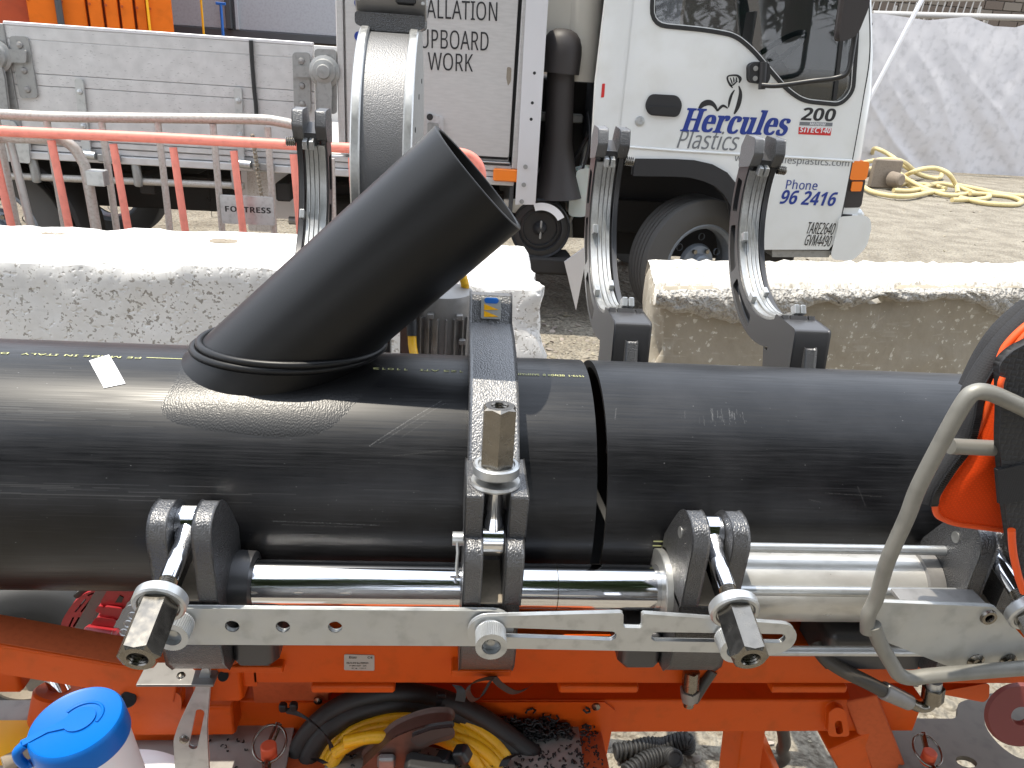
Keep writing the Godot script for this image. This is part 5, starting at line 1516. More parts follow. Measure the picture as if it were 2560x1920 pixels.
# ---------------------------------------------------------------- fence panels
func fences() -> void:
	var zg := -3.06
	var g := thing("grey_barrier_panel", "grey galvanised crowd barrier with a lettered plate, behind the left concrete block", "barrier", Vector3(-1.2, 0, zg))
	var rail := [Vector3(-1.8797, 1.081, -3.06), Vector3(-1.6445, 1.0885, -3.06), Vector3(-1.4809, 1.0904, -3.06), Vector3(-1.2805, 1.099, -3.06), Vector3(-0.9557, 1.115, -3.06), Vector3(-0.7444, 1.1248, -3.06), Vector3(-0.662, 1.1228, -3.06), Vector3(-0.5668, 1.1025, -3.06), Vector3(-0.4921, 1.0425, -3.06)]
	put(MB.new().tube(spline(rail, 6), 0.0185, 14), "top_rail", M.galv_tube, g)
	put(MB.new().cyl(Vector3(-2.5, 0.14, zg), Vector3(-0.45, 0.14, zg), 0.016), "bottom_rail", M.galv_tube, g)
	var k := 0
	for x in [-2.06, -1.86, -1.66, -1.485, -1.292, -1.092, -0.894, -0.696]:
		put(MB.new().cyl(Vector3(x + 0.004, 0.14, zg), Vector3(x, 1.10, zg), 0.0125, -1, 12), "bar", M.galv_tube, g)
		k += 1
	put(MB.new().cyl(Vector3(-0.47, 0.0, zg), Vector3(-0.47, 1.0, zg), 0.018, -1, 12), "end_post", M.galv_tube, g)
	var leg := [Vector3(-1.7961, 0.9991, -3), Vector3(-1.6274, 1.0128, -3), Vector3(-1.4868, 1.0199, -3), Vector3(-1.4196, 1.0193, -3), Vector3(-1.3783, 0.9951, -3), Vector3(-1.3561, 0.9534, -3), Vector3(-1.3457, 0.9077, -3), Vector3(-1.3403, 0.7226, -3), Vector3(-1.3364, 0.5147, -3), Vector3(-1.3319, 0.2742, -3)]
	var h := thing("bent_barrier_panel", "grey tube barrier end curving down behind the orange bars", "barrier", Vector3(-1.35, 0, -3.0))
	put(MB.new().tube(spline(leg, 6), 0.019, 14), "hoop", M.galv_tube, h)
	var bx: Vector3 = Vector3(-1.2991, 0.8945, -2.98)
	put(MB.new().box(bx, Vector3(0.062, 0.055, 0.05), 0.003), "coupling_block", M.zinc, h)
	put(MB.new().cyl(Vector3(-1.5949, 1.008, -3), Vector3(-1.5881, 0.7099, -3) + Vector3(0.05, -0.6, 0), 0.014, -1, 12), "bar", M.zinc, h)
	# lettered plate on the grey bars
	var pl := [Vector2(-0.8836, 0.8457), Vector2(-0.6861, 0.8465), Vector2(-0.6847, 0.7394), Vector2(-0.8826, 0.738)]
	var pn := put(face(round_poly(pl, 0.006), [], -3.035, 0.006, 0.001), "name_plate", M.zinc_bright, g)
	var ta: Vector2 = Vector2(-0.8673, 0.7835)
	var tb: Vector2 = Vector2(-0.6964, 0.7849)
	text("FORTRESS", font_bold, Vector3(ta.x, ta.y, -3.0348), ta.distance_to(tb), 0.022, M.black_print, g, "lettering", 0.0, (tb - ta).angle())
	# salmon panel in front
	var zo := -2.96
	var o := thing("salmon_barrier_panel", "faded salmon pink crowd barrier with round bars in front of the truck", "barrier", Vector3(-0.9, 0, zo))
	var top := [Vector3(-1.8278, 1.0477, -2.96), Vector3(-1.6013, 1.0419, -2.96), Vector3(-1.0447, 1.0506, -2.96), Vector3(-0.5576, 1.0534, -2.96), Vector3(-0.5166, 1.0535, -2.96), Vector3(-0.3645, 1.0537, -2.96), Vector3(-0.0441, 1.0587, -2.96), Vector3(0.034, 1.0574, -2.96), Vector3(0.0771, 1.0365, -2.96), Vector3(0.1001, 0.9994, -2.96), Vector3(0.1024, 0.9519, -2.96)]
	var tp := spline(top, 6)
	tp.append(Vector3(tp[tp.size() - 1].x, 0.02, zo))
	put(MB.new().tube(tp, 0.0185, 14), "frame_tube", M.salmon, o)
	put(MB.new().cyl(Vector3(-2.3, 0.16, zo), Vector3(0.18, 0.16, zo), 0.016), "bottom_rail", M.salmon, o)
	for x in [-2.06, -1.85, -1.625, -1.42, -1.208, -1.0, -0.787, -0.575, -0.365, -0.155, 0.05]:
		put(MB.new().cyl(Vector3(x + 0.025, 0.16, zo), Vector3(x - 0.012, 1.02, zo), 0.0135, -1, 12), "bar", M.salmon, o)
	for x in [-1.8, -0.1]:
		put(MB.new().tube([Vector3(x, 0.02, zo - 0.3), Vector3(x, 0.03, zo), Vector3(x, 0.02, zo + 0.3)], 0.016, 10), "foot", M.salmon, o)

# ---------------------------------------------------------------- concrete blocks
func block(cs: Array, yt: float, rnd: float, sd: int, amp: float, chips: Array) -> MB:
	# cs: four plan corners (front left, front right, back right, back left) as Vector2(x, z)
	var f := noise(3.0, FastNoiseLite.TYPE_SIMPLEX_SMOOTH, 4, sd)
	var f2 := noise(14.0, FastNoiseLite.TYPE_SIMPLEX_SMOOTH, 3, sd + 1)
	var lx: float = cs[0].distance_to(cs[1])
	var lz: float = cs[0].distance_to(cs[3])
	var warp := func(p: Vector3) -> Vector3:   # p in a box 0..lx, 0..yt, 0..lz
		var inner := Vector3(clampf(p.x, rnd, lx - rnd), clampf(p.y, -1.0, yt - rnd), clampf(p.z, rnd, lz - rnd))
		var d := p - inner
		var q := p
		if d.length() > rnd:
			q = inner + d.normalized() * rnd
		var edge := clampf((p - Vector3(clampf(p.x, 0.12, lx - 0.12), clampf(p.y, -1.0, yt - 0.12), clampf(p.z, 0.12, lz - 0.12))).length() / 0.12, 0.0, 1.6)
		var bite := maxf(0.0, f.get_noise_3d(p.x, p.y, p.z) + 0.08) * amp * edge * edge
		for c in chips:
			var r: float = (p - c[0]).length() / float(c[1])
			if r < 1.0:
				bite += c[2] * (1.0 - r * r) * (0.95 + 0.3 * f2.get_noise_3d(p.x, p.y, p.z))
		bite += f2.get_noise_3d(p.x, p.y, p.z) * 0.0022
		var inward := (Vector3(lx / 2, yt * 0.4, lz / 2) - q)
		inward.x = clampf(inward.x, -0.4, 0.4)
		q += inward.normalized() * bite
		var u := q.x / lx
		var w := q.z / lz
		var a: Vector2 = cs[0].lerp(cs[1], u)
		var b: Vector2 = cs[3].lerp(cs[2], u)
		var xz := a.lerp(b, w)
		return Vector3(xz.x, q.y, xz.y)
	var m := MB.new()
	var st := 0.028
	var nx := int(lx / st)
	var ny := int(yt / st)
	var nz := int(lz / st)
	var mk := func(o: Vector3, eu: Vector3, ev: Vector3, nu: int, nv: int) -> void:
		var rows := []
		for i in nv + 1:
			var row := []
			for j in nu + 1:
				row.append(warp.call(o + eu * (float(j) / nu) + ev * (float(i) / nv)))
			rows.append(row)
		m.sheet(rows)
	mk.call(Vector3(0, 0, 0), Vector3(0, yt, 0), Vector3(lx, 0, 0), ny, nx)           # front
	mk.call(Vector3(0, 0, lz), Vector3(lx, 0, 0), Vector3(0, yt, 0), nx / 3, ny / 3)   # back
	mk.call(Vector3(0, yt, 0), Vector3(0, 0, lz), Vector3(lx, 0, 0), nz, nx)           # top
	mk.call(Vector3(0, 0, 0), Vector3(0, 0, lz), Vector3(0, yt, 0), nz, ny)            # left end
	mk.call(Vector3(lx, 0, 0), Vector3(0, yt, 0), Vector3(0, 0, lz), ny, nz)           # right end
	return m

# an irregular patch laid on a surface: centre, in-plane axes, outline radii
func patch(c: Vector3, ex: Vector3, ey: Vector3, rad: Array, lift: float, rough: float, sd: int) -> MB:
	var f := noise(30.0, FastNoiseLite.TYPE_SIMPLEX_SMOOTH, 3, sd)
	var ez := ex.cross(ey).normalized()
	var n := 48
	var rows := []
	for i in 9:
		var t := i / 8.0
		var row := []
		for k in n + 1:
			var a := TAU * (k % n) / n
			var fi := float(k % n) / n * rad.size()
			var r0: Vector2 = rad[int(fi) % rad.size()]
			var r1: Vector2 = rad[(int(fi) + 1) % rad.size()]
			var q := r0.lerp(r1, fi - int(fi)) * t
			var p := c + ex * q.x + ey * q.y
			var hgt := lift * (1.0 - pow(t, 6)) - 0.004 * pow(t, 6) + f.get_noise_3dv(p) * rough * (1.0 - pow(t, 8))
			row.append(p + ez * hgt)
		rows.append(row)
	return MB.new().sheet(rows)

func barriers() -> void:
	var cl := [Vector2(-2.55, -2.13), Vector2(0.335, -2.245), Vector2(0.26, -2.70), Vector2(-2.55, -2.58)]
	var L := thing("white_concrete_block", "white painted pitted concrete block with a broken corner, behind the branch pipe", "concrete block", Vector3(-1.1, 0, -2.4))
	var bl := block(cl, 0.80, 0.03, 3, 0.030, [[Vector3(2.89, 0.82, 0.05), 0.30, 0.060], [Vector3(2.62, 0.80, 0.0), 0.16, 0.022], [Vector3(1.11, 0.805, 0.26), 0.075, 0.035], [Vector3(2.02, 0.805, 0.20), 0.065, 0.03], [Vector3(2.89, 0.45, 0.0), 0.10, 0.02]])
	put(bl, "block", M.concrete_white, L)
	for q in [[Vector3(-1.2464, 0.797, -2.4886), 0.075, 0.030, 5], [Vector3(-0.7224, 0.797, -2.5018), 0.065, 0.026, 6]]:
		var rad := []
		var rng := RandomNumberGenerator.new()
		rng.seed = q[3]
		for k in 11:
			rad.append(Vector2(cos(TAU * k / 11) * q[1], sin(TAU * k / 11) * q[2] * 1.35) * rng.randf_range(0.72, 1.12))
		put(patch(q[0], Vector3.RIGHT, Vector3.FORWARD, rad, 0.003, 0.006, q[3]), "lifting_recess", M.dirt, L)
	var cr := [Vector2(0.60, -2.15), Vector2(2.6, -2.50), Vector2(2.75, -2.86), Vector2(0.66, -2.53)]
	var Rr := thing("tan_concrete_block", "brown stained concrete block with crumbling white top edge, behind the right pipe", "concrete block", Vector3(1.6, 0, -2.5))
	var br := block(cr, 0.80, 0.03, 13, 0.05, [[Vector3(0.42, 0.80, 0.0), 0.22, 0.030], [Vector3(0.70, 0.80, 0.0), 0.15, 0.03], [Vector3(1.55, 0.76, 0.0), 0.24, 0.06], [Vector3(1.85, 0.7, 0.0), 0.2, 0.05], [Vector3(0.30, 0.80, 0.38), 0.14, 0.05]])
	put(br, "block", M.concrete_tan, Rr)
	# white top skin, crumbled to bare aggregate along the front edge
	var along := Vector3(2.0, 0, -0.35).normalized()
	var up := Vector3.UP
	var nrm := along.cross(up)
	var top := []
	var f := noise(9.0, FastNoiseLite.TYPE_SIMPLEX_SMOOTH, 4, 51)
	for i in 13:
		var row := []
		for j in 80:
			var u := j / 79.0
			var a: Vector2 = cr[0].lerp(cr[1], u)
			var b: Vector2 = cr[3].lerp(cr[2], u)
			var w := i / 12.0 * 0.94 + 0.03
			w = w + (f.get_noise_2d(u * 4.0, i * 0.3) * 0.05 if i == 0 else 0.0)
			var p := a.lerp(b, w)
			var dz := -0.05 if i == 0 or i == 12 else 0.006
			row.append(Vector3(p.x, 0.80 + dz + f.get_noise_2d(p.x * 3.0, p.y * 3.0) * 0.011, p.y))
		top.append(row)
	put(MB.new().sheet(top), "worn_top", M.concrete_patchy, Rr)
	var rim := []
	for i in 7:
		var row := []
		for j in 90:
			var u := j / 89.0
			var a: Vector2 = cr[0].lerp(cr[1], u)
			var deep := 0.045 + 0.04 * f.get_noise_2d(u * 0.9, 4.0) + (0.075 * exp(-pow((u - 0.16) / 0.085, 2.0))) + (0.16 * exp(-pow((u - 0.72) / 0.10, 2.0)))
			var t := i / 6.0
			var out := 0.010 * sin(t * PI) - 0.012 * (1.0 if i == 6 or i == 0 else 0.0) + f.get_noise_2d(u * 12.0, t * 2.0) * 0.014
			row.append(Vector3(a.x, 0.797 - deep * t, a.y) + nrm * (out + 0.004))
		rim.append(row)
	put(MB.new().sheet(rim), "broken_edge", M.concrete_rough, Rr)

# ---------------------------------------------------------------- the pipes
func on_pipe(x: float, e: float, r := PR) -> Vector3:
	return Vector3(x, PY + r * sin(deg_to_rad(e)), PZ + r * cos(deg_to_rad(e)))

func pipe_tube(x0: float, x1: float, right_end: bool) -> MB:
	var m := MB.new()
	var seg := 120
	var xs := [x0]
	var n := 24
	for i in range(1, n):
		xs.append(lerpf(x0, x1, i / float(n)))
	xs.append(x1)
	for i in xs.size() - 1:
		for k in seg:
			var e0 := -50.0 + 360.0 * k / seg
			var e1 := -50.0 + 360.0 * (k + 1) / seg
			var a := on_pipe(xs[i], e0)
			var b := on_pipe(xs[i], e1)
			var c := on_pipe(xs[i + 1], e1)
			var d := on_pipe(xs[i + 1], e0)
			var n0 := Vector3(0, sin(deg_to_rad(e0)), cos(deg_to_rad(e0)))
			var n1 := Vector3(0, sin(deg_to_rad(e1)), cos(deg_to_rad(e1)))
			var u0: float = (xs[i] + 0.7) / 1.45
			var u1: float = (xs[i + 1] + 0.7) / 1.45
			var v0 := (e0 + 50.0) / 180.0
			var v1 := (e1 + 50.0) / 180.0
			m.tri(a, b, c, n0, n1, n1, Vector2(u0, v0), Vector2(u0, v1), Vector2(u1, v1))
			m.tri(a, c, d, n0, n1, n0, Vector2(u0, v0), Vector2(u1, v1), Vector2(u1, v0))
	return m

func pipe_inside(x0: float, x1: float) -> MB:
	var L := x1 - x0
	return MB.new().lathe(Vector3(x0, PY, PZ), Vector3.RIGHT, [Vector2(PR, 0), Vector2(0.1485, 0.001), Vector2(0.1478, 0.004), Vector2(0.1478, L - 0.004), Vector2(0.1485, L - 0.001), Vector2(PR, L)], 96)

# quad patch that follows the pipe between four (x, elevation) corners
func pipe_patch(c: Array, r: float, n := 10) -> MB:
	var rows := []
	for i in n + 1:
		var row := []
		for j in n + 1:
			var q: Vector2 = c[0].lerp(c[1], float(j) / n).lerp(c[3].lerp(c[2], float(j) / n), float(i) / n)
			row.append(on_pipe(q.x, q.y, r))
		rows.append(row)
	return MB.new().sheet(rows)

func pipe_text(words_: String, at: Vector2, wide: float, high: float, m: Material, parent: Node, upside: bool) -> void:
	var e := deg_to_rad(at.y)
	if upside:
		text(words_, font_sans, on_pipe(at.x, at.y, PR + 0.0003), wide, high, m, parent, "printing", 0, 0, Vector3.LEFT, Vector3(0, -cos(e), sin(e)), 0.0003)
	else:
		text(words_, font_sans, on_pipe(at.x, at.y, PR + 0.0003), wide, high, m, parent, "printing", 0, 0, Vector3.RIGHT, Vector3(0, cos(e), -sin(e)), 0.0003)

func pipes() -> void:
	var t := thing("branch_pipe", "long black plastic pipe with a slanting open branch, lying across the left", "pipe", Vector3(-0.9, PY - PR, PZ))
	var main := put(pipe_tube(-2.6, 0.1765, true), "main_pipe", M.pipe, t)
	put(pipe_inside(-2.6, 0.1765), "bore", M.pe_inside, main)
	# branch at 45 degrees
	var end := Vector3(0.029, 1.27, PZ)
	var d := Vector3(0.7225, 0.6914, 0).normalized()
	var br := 0.0745
	var Lb := 0.43
	var o := end - d * Lb
	var branch := put(MB.new().lathe(o, d, [Vector2(br, 0), Vector2(br, Lb - 0.001), Vector2(br - 0.001, Lb), Vector2(br - 0.0058, Lb), Vector2(br - 0.0068, Lb - 0.001), Vector2(br - 0.0068, Lb - 0.30), Vector2(0, Lb - 0.30)], 96), "branch", M.pe_branch, t)
	var e1 := Vector3(-d.y, d.x, 0)
	var yb := 1.0575
	var ring := func(th: float, r: float, y: float) -> Vector3:
		var rad := e1 * cos(th) + Vector3.BACK * sin(th)
		var s := (y - end.y - rad.y * r) / d.y
		return end + d * s + rad * r
	for q in [[0.0035, 0.0048], [-0.0040, 0.0052]]:
		var path := []
		for k in 96:
			path.append(ring.call(TAU * k / 96, br + 0.0015, yb + q[0]))
		put(MB.new().tube(path, q[1], 10, true), "weld_bead", M.pe_branch, branch)
	var rows := []
	for i in 9:
		var row := []
		for k in 97:
			var tt := i / 8.0
			row.append(ring.call(TAU * (k % 96) / 96, br + 0.001 + 0.009 * tt * tt, yb - 0.003 - 0.075 * tt))
		rows.append(row)
	put(MB.new().sheet(rows), "collar", M.pe_branch, branch)
	# thickened saddle round the branch with a pebbled skin
	var outl := [Vector2(-0.3164, 84.6556), Vector2(-0.3188, 70.4664), Vector2(-0.3224, 61.1769), Vector2(-0.326, 53.1863), Vector2(-0.3156, 47.6955), Vector2(-0.2839, 44.0655), Vector2(-0.2328, 41.875), Vector2(-0.1869, 40.7983), Vector2(-0.1514, 41.9435), Vector2(-0.1305, 44.9381), Vector2(-0.1133, 50.9043), Vector2(-0.0986, 59.6237), Vector2(-0.0821, 68.9663), Vector2(-0.0655, 80.8817), Vector2(-0.0876, 90.6499)]
	outl.append_array([Vector2(-0.12, 110), Vector2(-0.2, 120), Vector2(-0.28, 112)])
	var c0 := Vector2(-0.205, 76.0)
	var rr := []
	var nn := 72
	var closed := []
	for q in outl:
		closed.append(Vector3(q.x, q.y, 0))
	var ol := spline(closed, 6, true)
	for i in 15:
		var tt := i / 14.0
		var row := []
		for k in ol.size() + 1:
			var q: Vector3 = ol[k % ol.size()]
			var p := c0.lerp(Vector2(q.x, q.y), tt)
			var hgt := 0.0016 * pow(1.0 - tt * tt, 1.5) + 0.0006 * (1.0 - pow(tt, 12.0)) - 0.0003
			row.append(on_pipe(p.x, p.y, PR + hgt))
		rr.append(row)
	put(MB.new().sheet(rr), "saddle", M.pe_pad, main)
	# paper label, printing
	put(pipe_patch([Vector2(-0.4209, 79.6329), Vector2(-0.4045, 85.5003), Vector2(-0.3669, 65.6032), Vector2(-0.3883, 62.8438)], PR + 0.0008), "paper_label", M.paper, main)
	put(pipe_patch([Vector2(-0.4192, 78.7628), Vector2(-0.4028, 84.2708), Vector2(-0.3984, 81.8599), Vector2(-0.4154, 76.8597)], PR + 0.0011), "label_print", M.plate_silver, main)
	pipe_text("PE MADE IN ITALY   D315x9.7   B S16  SDR33  EN1519", Vector2(Vector2(-0.3657, 91.1394).x, 84.5), 0.40, 0.0042, M.print_yellow, main, true)
	put(pipe_patch([Vector2(-0.36, 84.6), Vector2(-0.30, 84.4), Vector2(-0.30, 84.0), Vector2(-0.36, 84.2)], PR + 0.0004, 4), "print_line", M.print_yellow, main)
	pipe_text("1519-1  BENOR B  SANITAIR", Vector2(Vector2(0.1743, 95.1209).x - 0.004, 82.0), 0.085, 0.0042, M.print_yellow, main, true)
	pipe_text("123 ATI   11013", Vector2(Vector2(0.0196, 89.702).x, 82.5), 0.11, 0.0042, M.print_yellow, main, true)

	var t2 := thing("straight_pipe", "straight black plastic pipe held right of the narrow gap", "pipe", Vector3(1.2, PY - PR, PZ))
	var p2 := put(pipe_tube(0.189, 2.6, false), "pipe_wall", M.pipe, t2)
	put(pipe_inside(0.189, 2.6), "bore", M.pe_inside, p2)
	var e := Vector2(0.2477, -0.7373)
	pipe_text("20", Vector2(Vector2(0.26, -1.073).x, e.y), 0.016, 0.0085, M.print_yellow, p2, false)
	for k in 2:
		put(pipe_patch([Vector2(e.x, e.y + 0.6 + k * 2.2), Vector2(e.x + 0.016, e.y + 0.6 + k * 2.2), Vector2(e.x + 0.016, e.y + k * 2.2), Vector2(e.x, e.y + k * 2.2)], PR + 0.0004, 3), "print_dash", M.print_yellow, p2)

# ---------------------------------------------------------------- clamp frame
func zy(p: Array, x0: float, w: float, holes: Array, bev: float, smooth_deg := 40.0) -> MB:
	return MB.new().prism(PackedVector2Array(p), holes, Vector3(x0, 0, 0), Vector3.BACK, Vector3.UP, Vector3.RIGHT, w, bev, smooth_deg)

func swing_bolt(x: float, eye: Vector2, to: Vector2, parent: Node, wash: float, with_washer := true) -> void:
	# eye and to: (z, y)
	var a := Vector3(x, eye.y, eye.x)
	var b := Vector3(x, to.y, to.x)
	var d := (b - a).normalized()
	var L := a.distance_to(b)
	var n := Node3D.new()
	n.name = "swing_bolt"
	parent.add_child(n, true)
	var ey := MB.new().cyl(a + Vector3(-0.0117, 0, 0), a + Vector3(0.0117, 0, 0), 0.0185, -1, 40, 0.001)
	put(ey, "eye", M.chrome, n)
	put(MB.new().lathe(a, d, [Vector2(0.0135, 0.010), Vector2(0.0100, 0.026), Vector2(0.0088, 0.03), Vector2(0.0088, L * wash - 0.018)], 24), "shank", M.chrome, n)
	put(MB.new().thread(a + d * (L * wash - 0.024), a + d * (L * wash), 0.0086, 0.0021), "thread", M.steel, n)
	if with_washer:
		put(MB.new().lathe(a + d * (L * wash), d, [Vector2(0.011, 0), Vector2(0.0225, 0), Vector2(0.0243, 0.0018), Vector2(0.0243, 0.0105), Vector2(0.0225, 0.0122), Vector2(0.0195, 0.0122), Vector2(0.018, 0.0105), Vector2(0.010, 0.0105)], 48), "washer", M.zinc_bright, n)
	put(MB.new().hex(a + d * (L * wash + 0.0095), b, 0.0186, 0.0092), "nut", M.steel, n)

func lower_jaw(x: float, parent: Node, arm_top: float) -> Node3D:
	var n := Node3D.new()
	n.name = "lower_jaw"
	parent.add_child(n, true)
	var body := [Vector2(-0.700, 0.868), Vector2(-0.656, 0.868), Vector2(-0.652, 0.81), Vector2(-0.655, 0.785), Vector2(-0.668, 0.766), Vector2(-0.70, 0.758), Vector2(-0.80, 0.715), Vector2(-1.0, 0.700), Vector2(-1.09, 0.73), Vector2(-1.13, 0.80), Vector2(-1.13, 0.883)]
	for i in 25:
		var a := PI + PI * i / 24.0
		body.append(Vector2(PZ + 0.161 * cos(a), PY + 0.161 * sin(a)))
	body.append(Vector2(-0.725, 0.890))
	put(zy(body, x - 0.0305, 0.061, [], 0.003), "body", M.cast, n)
	var arm := [Vector2(-0.703, 0.866), Vector2(-0.738, 0.884), Vector2(-0.740, 0.900), Vector2(-0.716, 0.938), Vector2(-0.704, 0.955), Vector2(-0.690, arm_top), Vector2(-0.668, arm_top), Vector2(-0.655, arm_top - 0.008), Vector2(-0.650, arm_top - 0.022), Vector2(-0.6525, 0.866)]
	for s in [-1, 1]:
		var x0 := x - 0.0305 if s < 0 else x + 0.012
		put(zy(round_poly(arm, 0.006, 3), x0, 0.0195, [], 0.0025), "arm", M.cast, n)
		put(MB.new().cyl(Vector3(x + s * 0.0300, 0.938, -0.690), Vector3(x + s * 0.0312, 0.938, -0.690), 0.0065, -1, 20), "pin_end", M.machined, n)
	put(zy([Vector2(-0.735, 0.8685), Vector2(-0.654, 0.8685), Vector2(-0.654, 0.8705), Vector2(-0.735, 0.884)], x - 0.0118, 0.0236, [], 0.0), "slot_dust", M.dirt, n)
	return n

func knob(x: float, y: float, z: float, parent: Node) -> void:
	var b := MB.new()
	var pr := circle(Vector2(x, y), 0.0160, 88)
	for i in pr.size():
		if i % 2:
			pr[i] = Vector2(x, y) + (pr[i] - Vector2(x, y)) * 0.965
	b.prism(pr, [circle(Vector2(x, y), 0.0102, 30)], Vector3(0, 0, z), Vector3.RIGHT, Vector3.UP, Vector3.BACK, 0.0215, 0.001, 5.0)
	var k := put(b, "knurled_knob", M.zinc_bright, parent)
	put(MB.new().cyl(Vector3(x, y, z + 0.001), Vector3(x, y, z + 0.014), 0.0102, -1, 24), "screw_head", M.zinc_bright, k)
	put(MB.new().cyl(Vector3(x, y, z + 0.014), Vector3(x, y, z + 0.0155), 0.004, -1, 16), "screw_centre", M.machined, k)
	put(MB.new().cyl(Vector3(x, y, z - 0.04), Vector3(x, y, z + 0.002), 0.0075, -1, 16), "stud", M.steel, k)
	put(MB.new().cyl(Vector3(x, y, z - 0.003), Vector3(x, y, z), 0.0140, -1, 28), "plain_washer", M.zinc_bright, k)

func clamp_frame() -> void:
	var t := thing("pipe_clamp_frame", "steel clamping frame with jaws, chrome rods and cylinder gripping both pipes", "clamp frame", Vector3(0.2, 0.70, -0.9))
	var xs := [-0.256, 0.054, 0.288, 0.603]
	for i in 4:
		lower_jaw(xs[i], t, 0.940 if i == 1 else 0.967)
	# bolts: three hang loose towards the camera, one is done up
	swing_bolt(xs[0], Vector2(-0.688, 0.940), Vector2(-0.532, 0.905), t, 0.58)
	swing_bolt(xs[2], Vector2(-0.688, 0.940), Vector2(-0.537, 0.903), t, 0.60)
	swing_bolt(xs[3], Vector2(-0.688, 0.938), Vector2(-0.540, 0.896), t, 0.58)
	swing_bolt(xs[1], Vector2(-0.692, 0.925), Vector2(-0.704, 1.076), t, 0.50)
	# guide rods with jaw bosses
	for z in [-0.715, -1.09]:
		put(MB.new().cyl(Vector3(-0.28, 0.8445, z), Vector3(0.29, 0.8445, z), 0.0262, -1, 64, 0.002), "guide_rod", M.chrome, t)
		put(MB.new().cyl(Vector3(0.30, 0.8525, z), Vector3(0.60, 0.8525, z), 0.0425, -1, 64), "cylinder_barrel", M.cylinder, t)
		put(MB.new().lathe(Vector3(0.552, 0.8525, z), Vector3.RIGHT, [Vector2(0.0425, 0), Vector2(0.0465, 0.001), Vector2(0.0465, 0.020), Vector2(0.02, 0.021)], 48), "cylinder_cap", M.dull_alu, t)
		put(MB.new().lathe(Vector3(0.2495, 0.8445, z), Vector3.RIGHT, [Vector2(0.0265, 0), Vector2(0.044, 0.0), Vector2(0.045, 0.001), Vector2(0.045, 0.010), Vector2(0.03, 0.010)], 48), "rod_gland", M.machined, t)
		put(MB.new().lathe(Vector3(-0.235, 0.8445, z), Vector3.RIGHT, [Vector2(0.03, 0), Vector2(0.037, 0.002), Vector2(0.035, 0.030), Vector2(0.027, 0.032)], 40), "rod_boss", M.cast_smooth, t)
	put(MB.new().cyl(Vector3(0.131, 0.8445, -0.715), Vector3(0.1322, 0.8445, -0.715), 0.0264, -1, 48), "rod_joint", M.steel, t)
	for q in [[0.913, -0.700, 0.0056], [0.882, -0.664, 0.0056], [0.800, -0.662, 0.0056]]:
		put(MB.new().cyl(Vector3(0.305, q[0], q[1]), Vector3(0.580, q[0], q[1]), q[2], -1, 16, 0.001), "tie_rod", M.zinc_bright, t)
	# boxes under the end jaws
	put(MB.new().box(Vector3(-0.203, 0.776, -0.715), Vector3(0.052, 0.052, 0.075), 0.012), "jaw_foot", M.cast_smooth, t)
	put(MB.new().box(Vector3(0.235, 0.778, -0.715), Vector3(0.052, 0.058, 0.075), 0.012), "jaw_foot", M.cast_smooth, t)
	put(MB.new().box(Vector3(0.52, 0.775, -0.72), Vector3(0.13, 0.06, 0.08), 0.012), "jaw_foot", M.cast_smooth, t)
	# link plates
	var pa := slot(Vector2(-0.282, 0.8435), Vector2(0.056, 0.8435), 0.0228, 12)
	var ha := []
	for x in [-0.211, -0.160, -0.107]:
		ha.append(circle(Vector2(x, 0.8445), 0.0077, 24))
	put(MB.new().prism(pa, ha, Vector3(0, 0, -0.6505), Vector3.RIGHT, Vector3.UP, Vector3.BACK, 0.006, 0.0008), "link_plate", M.zinc, t)
	var pb := []
	pb.append_array(circle(Vector2(0.051, 0.846), 0.0205, 10, PI * 1.5, PI * 0.5))
	pb.append_array([Vector2(0.1887, 0.8725), Vector2(0.1919, 0.8708), Vector2(0.1936, 0.8562), Vector2(0.196, 0.8531), Vector2(0.213, 0.8527), Vector2(0.2146, 0.8557), Vector2(0.2127, 0.8698), Vector2(0.2145, 0.8716)])
	pb.append_array(circle(Vector2(0.366, 0.8400), 0.0200, 10, PI * 0.5, -PI * 0.5))
	put(MB.new().prism(PackedVector2Array(pb), [slot(Vector2(0.0535, 0.847), Vector2(0.182, 0.8425), 0.0066, 8), slot(Vector2(0.232, 0.842), Vector2(0.368, 0.8405), 0.0066, 8)], Vector3(0, 0, -0.642), Vector3.RIGHT, Vector3.UP, Vector3.BACK, 0.006, 0.0008), "link_plate", M.zinc_bright, t)
	knob(-0.263, 0.8500, -0.6425, t)
	knob(0.054, 0.8480, -0.634, t)
	knob(0.310, 0.8450, -0.634, t)
	# split pin beside the closed jaw
	put(MB.new().cyl(Vector3(0.0115, 0.925, -0.690), Vector3(0.024, 0.925, -0.690), 0.0075, -1, 16), "clevis_pin", M.zinc_bright, t)
	put(MB.new().tube([Vector3(0.0165, 0.925, -0.684), Vector3(0.0175, 0.915, -0.680), Vector3(0.0170, 0.898, -0.676), Vector3(0.0185, 0.886, -0.674)], 0.0018, 8), "split_pin", M.zinc_bright, t)
	# closed upper jaw over the branch pipe
	var uj := Node3D.new()
	uj.name = "closed_upper_jaw"
	t.add_child(uj, true)
	uj.set_meta("label", "closed upper jaw with warning sticker, screwed down over the branch pipe")
	var out := []
	# outer outline from the rear hinge over the crown to the front fork, (z, y)
	var outer := [Vector2(-1.12, 0.905), Vector2(-1.105, 0.97), Vector2(-1.06, 1.035), Vector2(-1.01, 1.085), Vector2(-0.995, 1.108), Vector2(-0.975, 1.110), Vector2(-0.952, 1.079), Vector2(-0.90, 1.078), Vector2(-0.845, 1.066), Vector2(-0.80, 1.045), Vector2(-0.765, 1.018), Vector2(-0.735, 0.990), Vector2(-0.705, 0.985), Vector2(-0.688, 0.982), Vector2(-0.684, 0.935), Vector2(-0.700, 0.930), Vector2(-0.726, 0.930)]
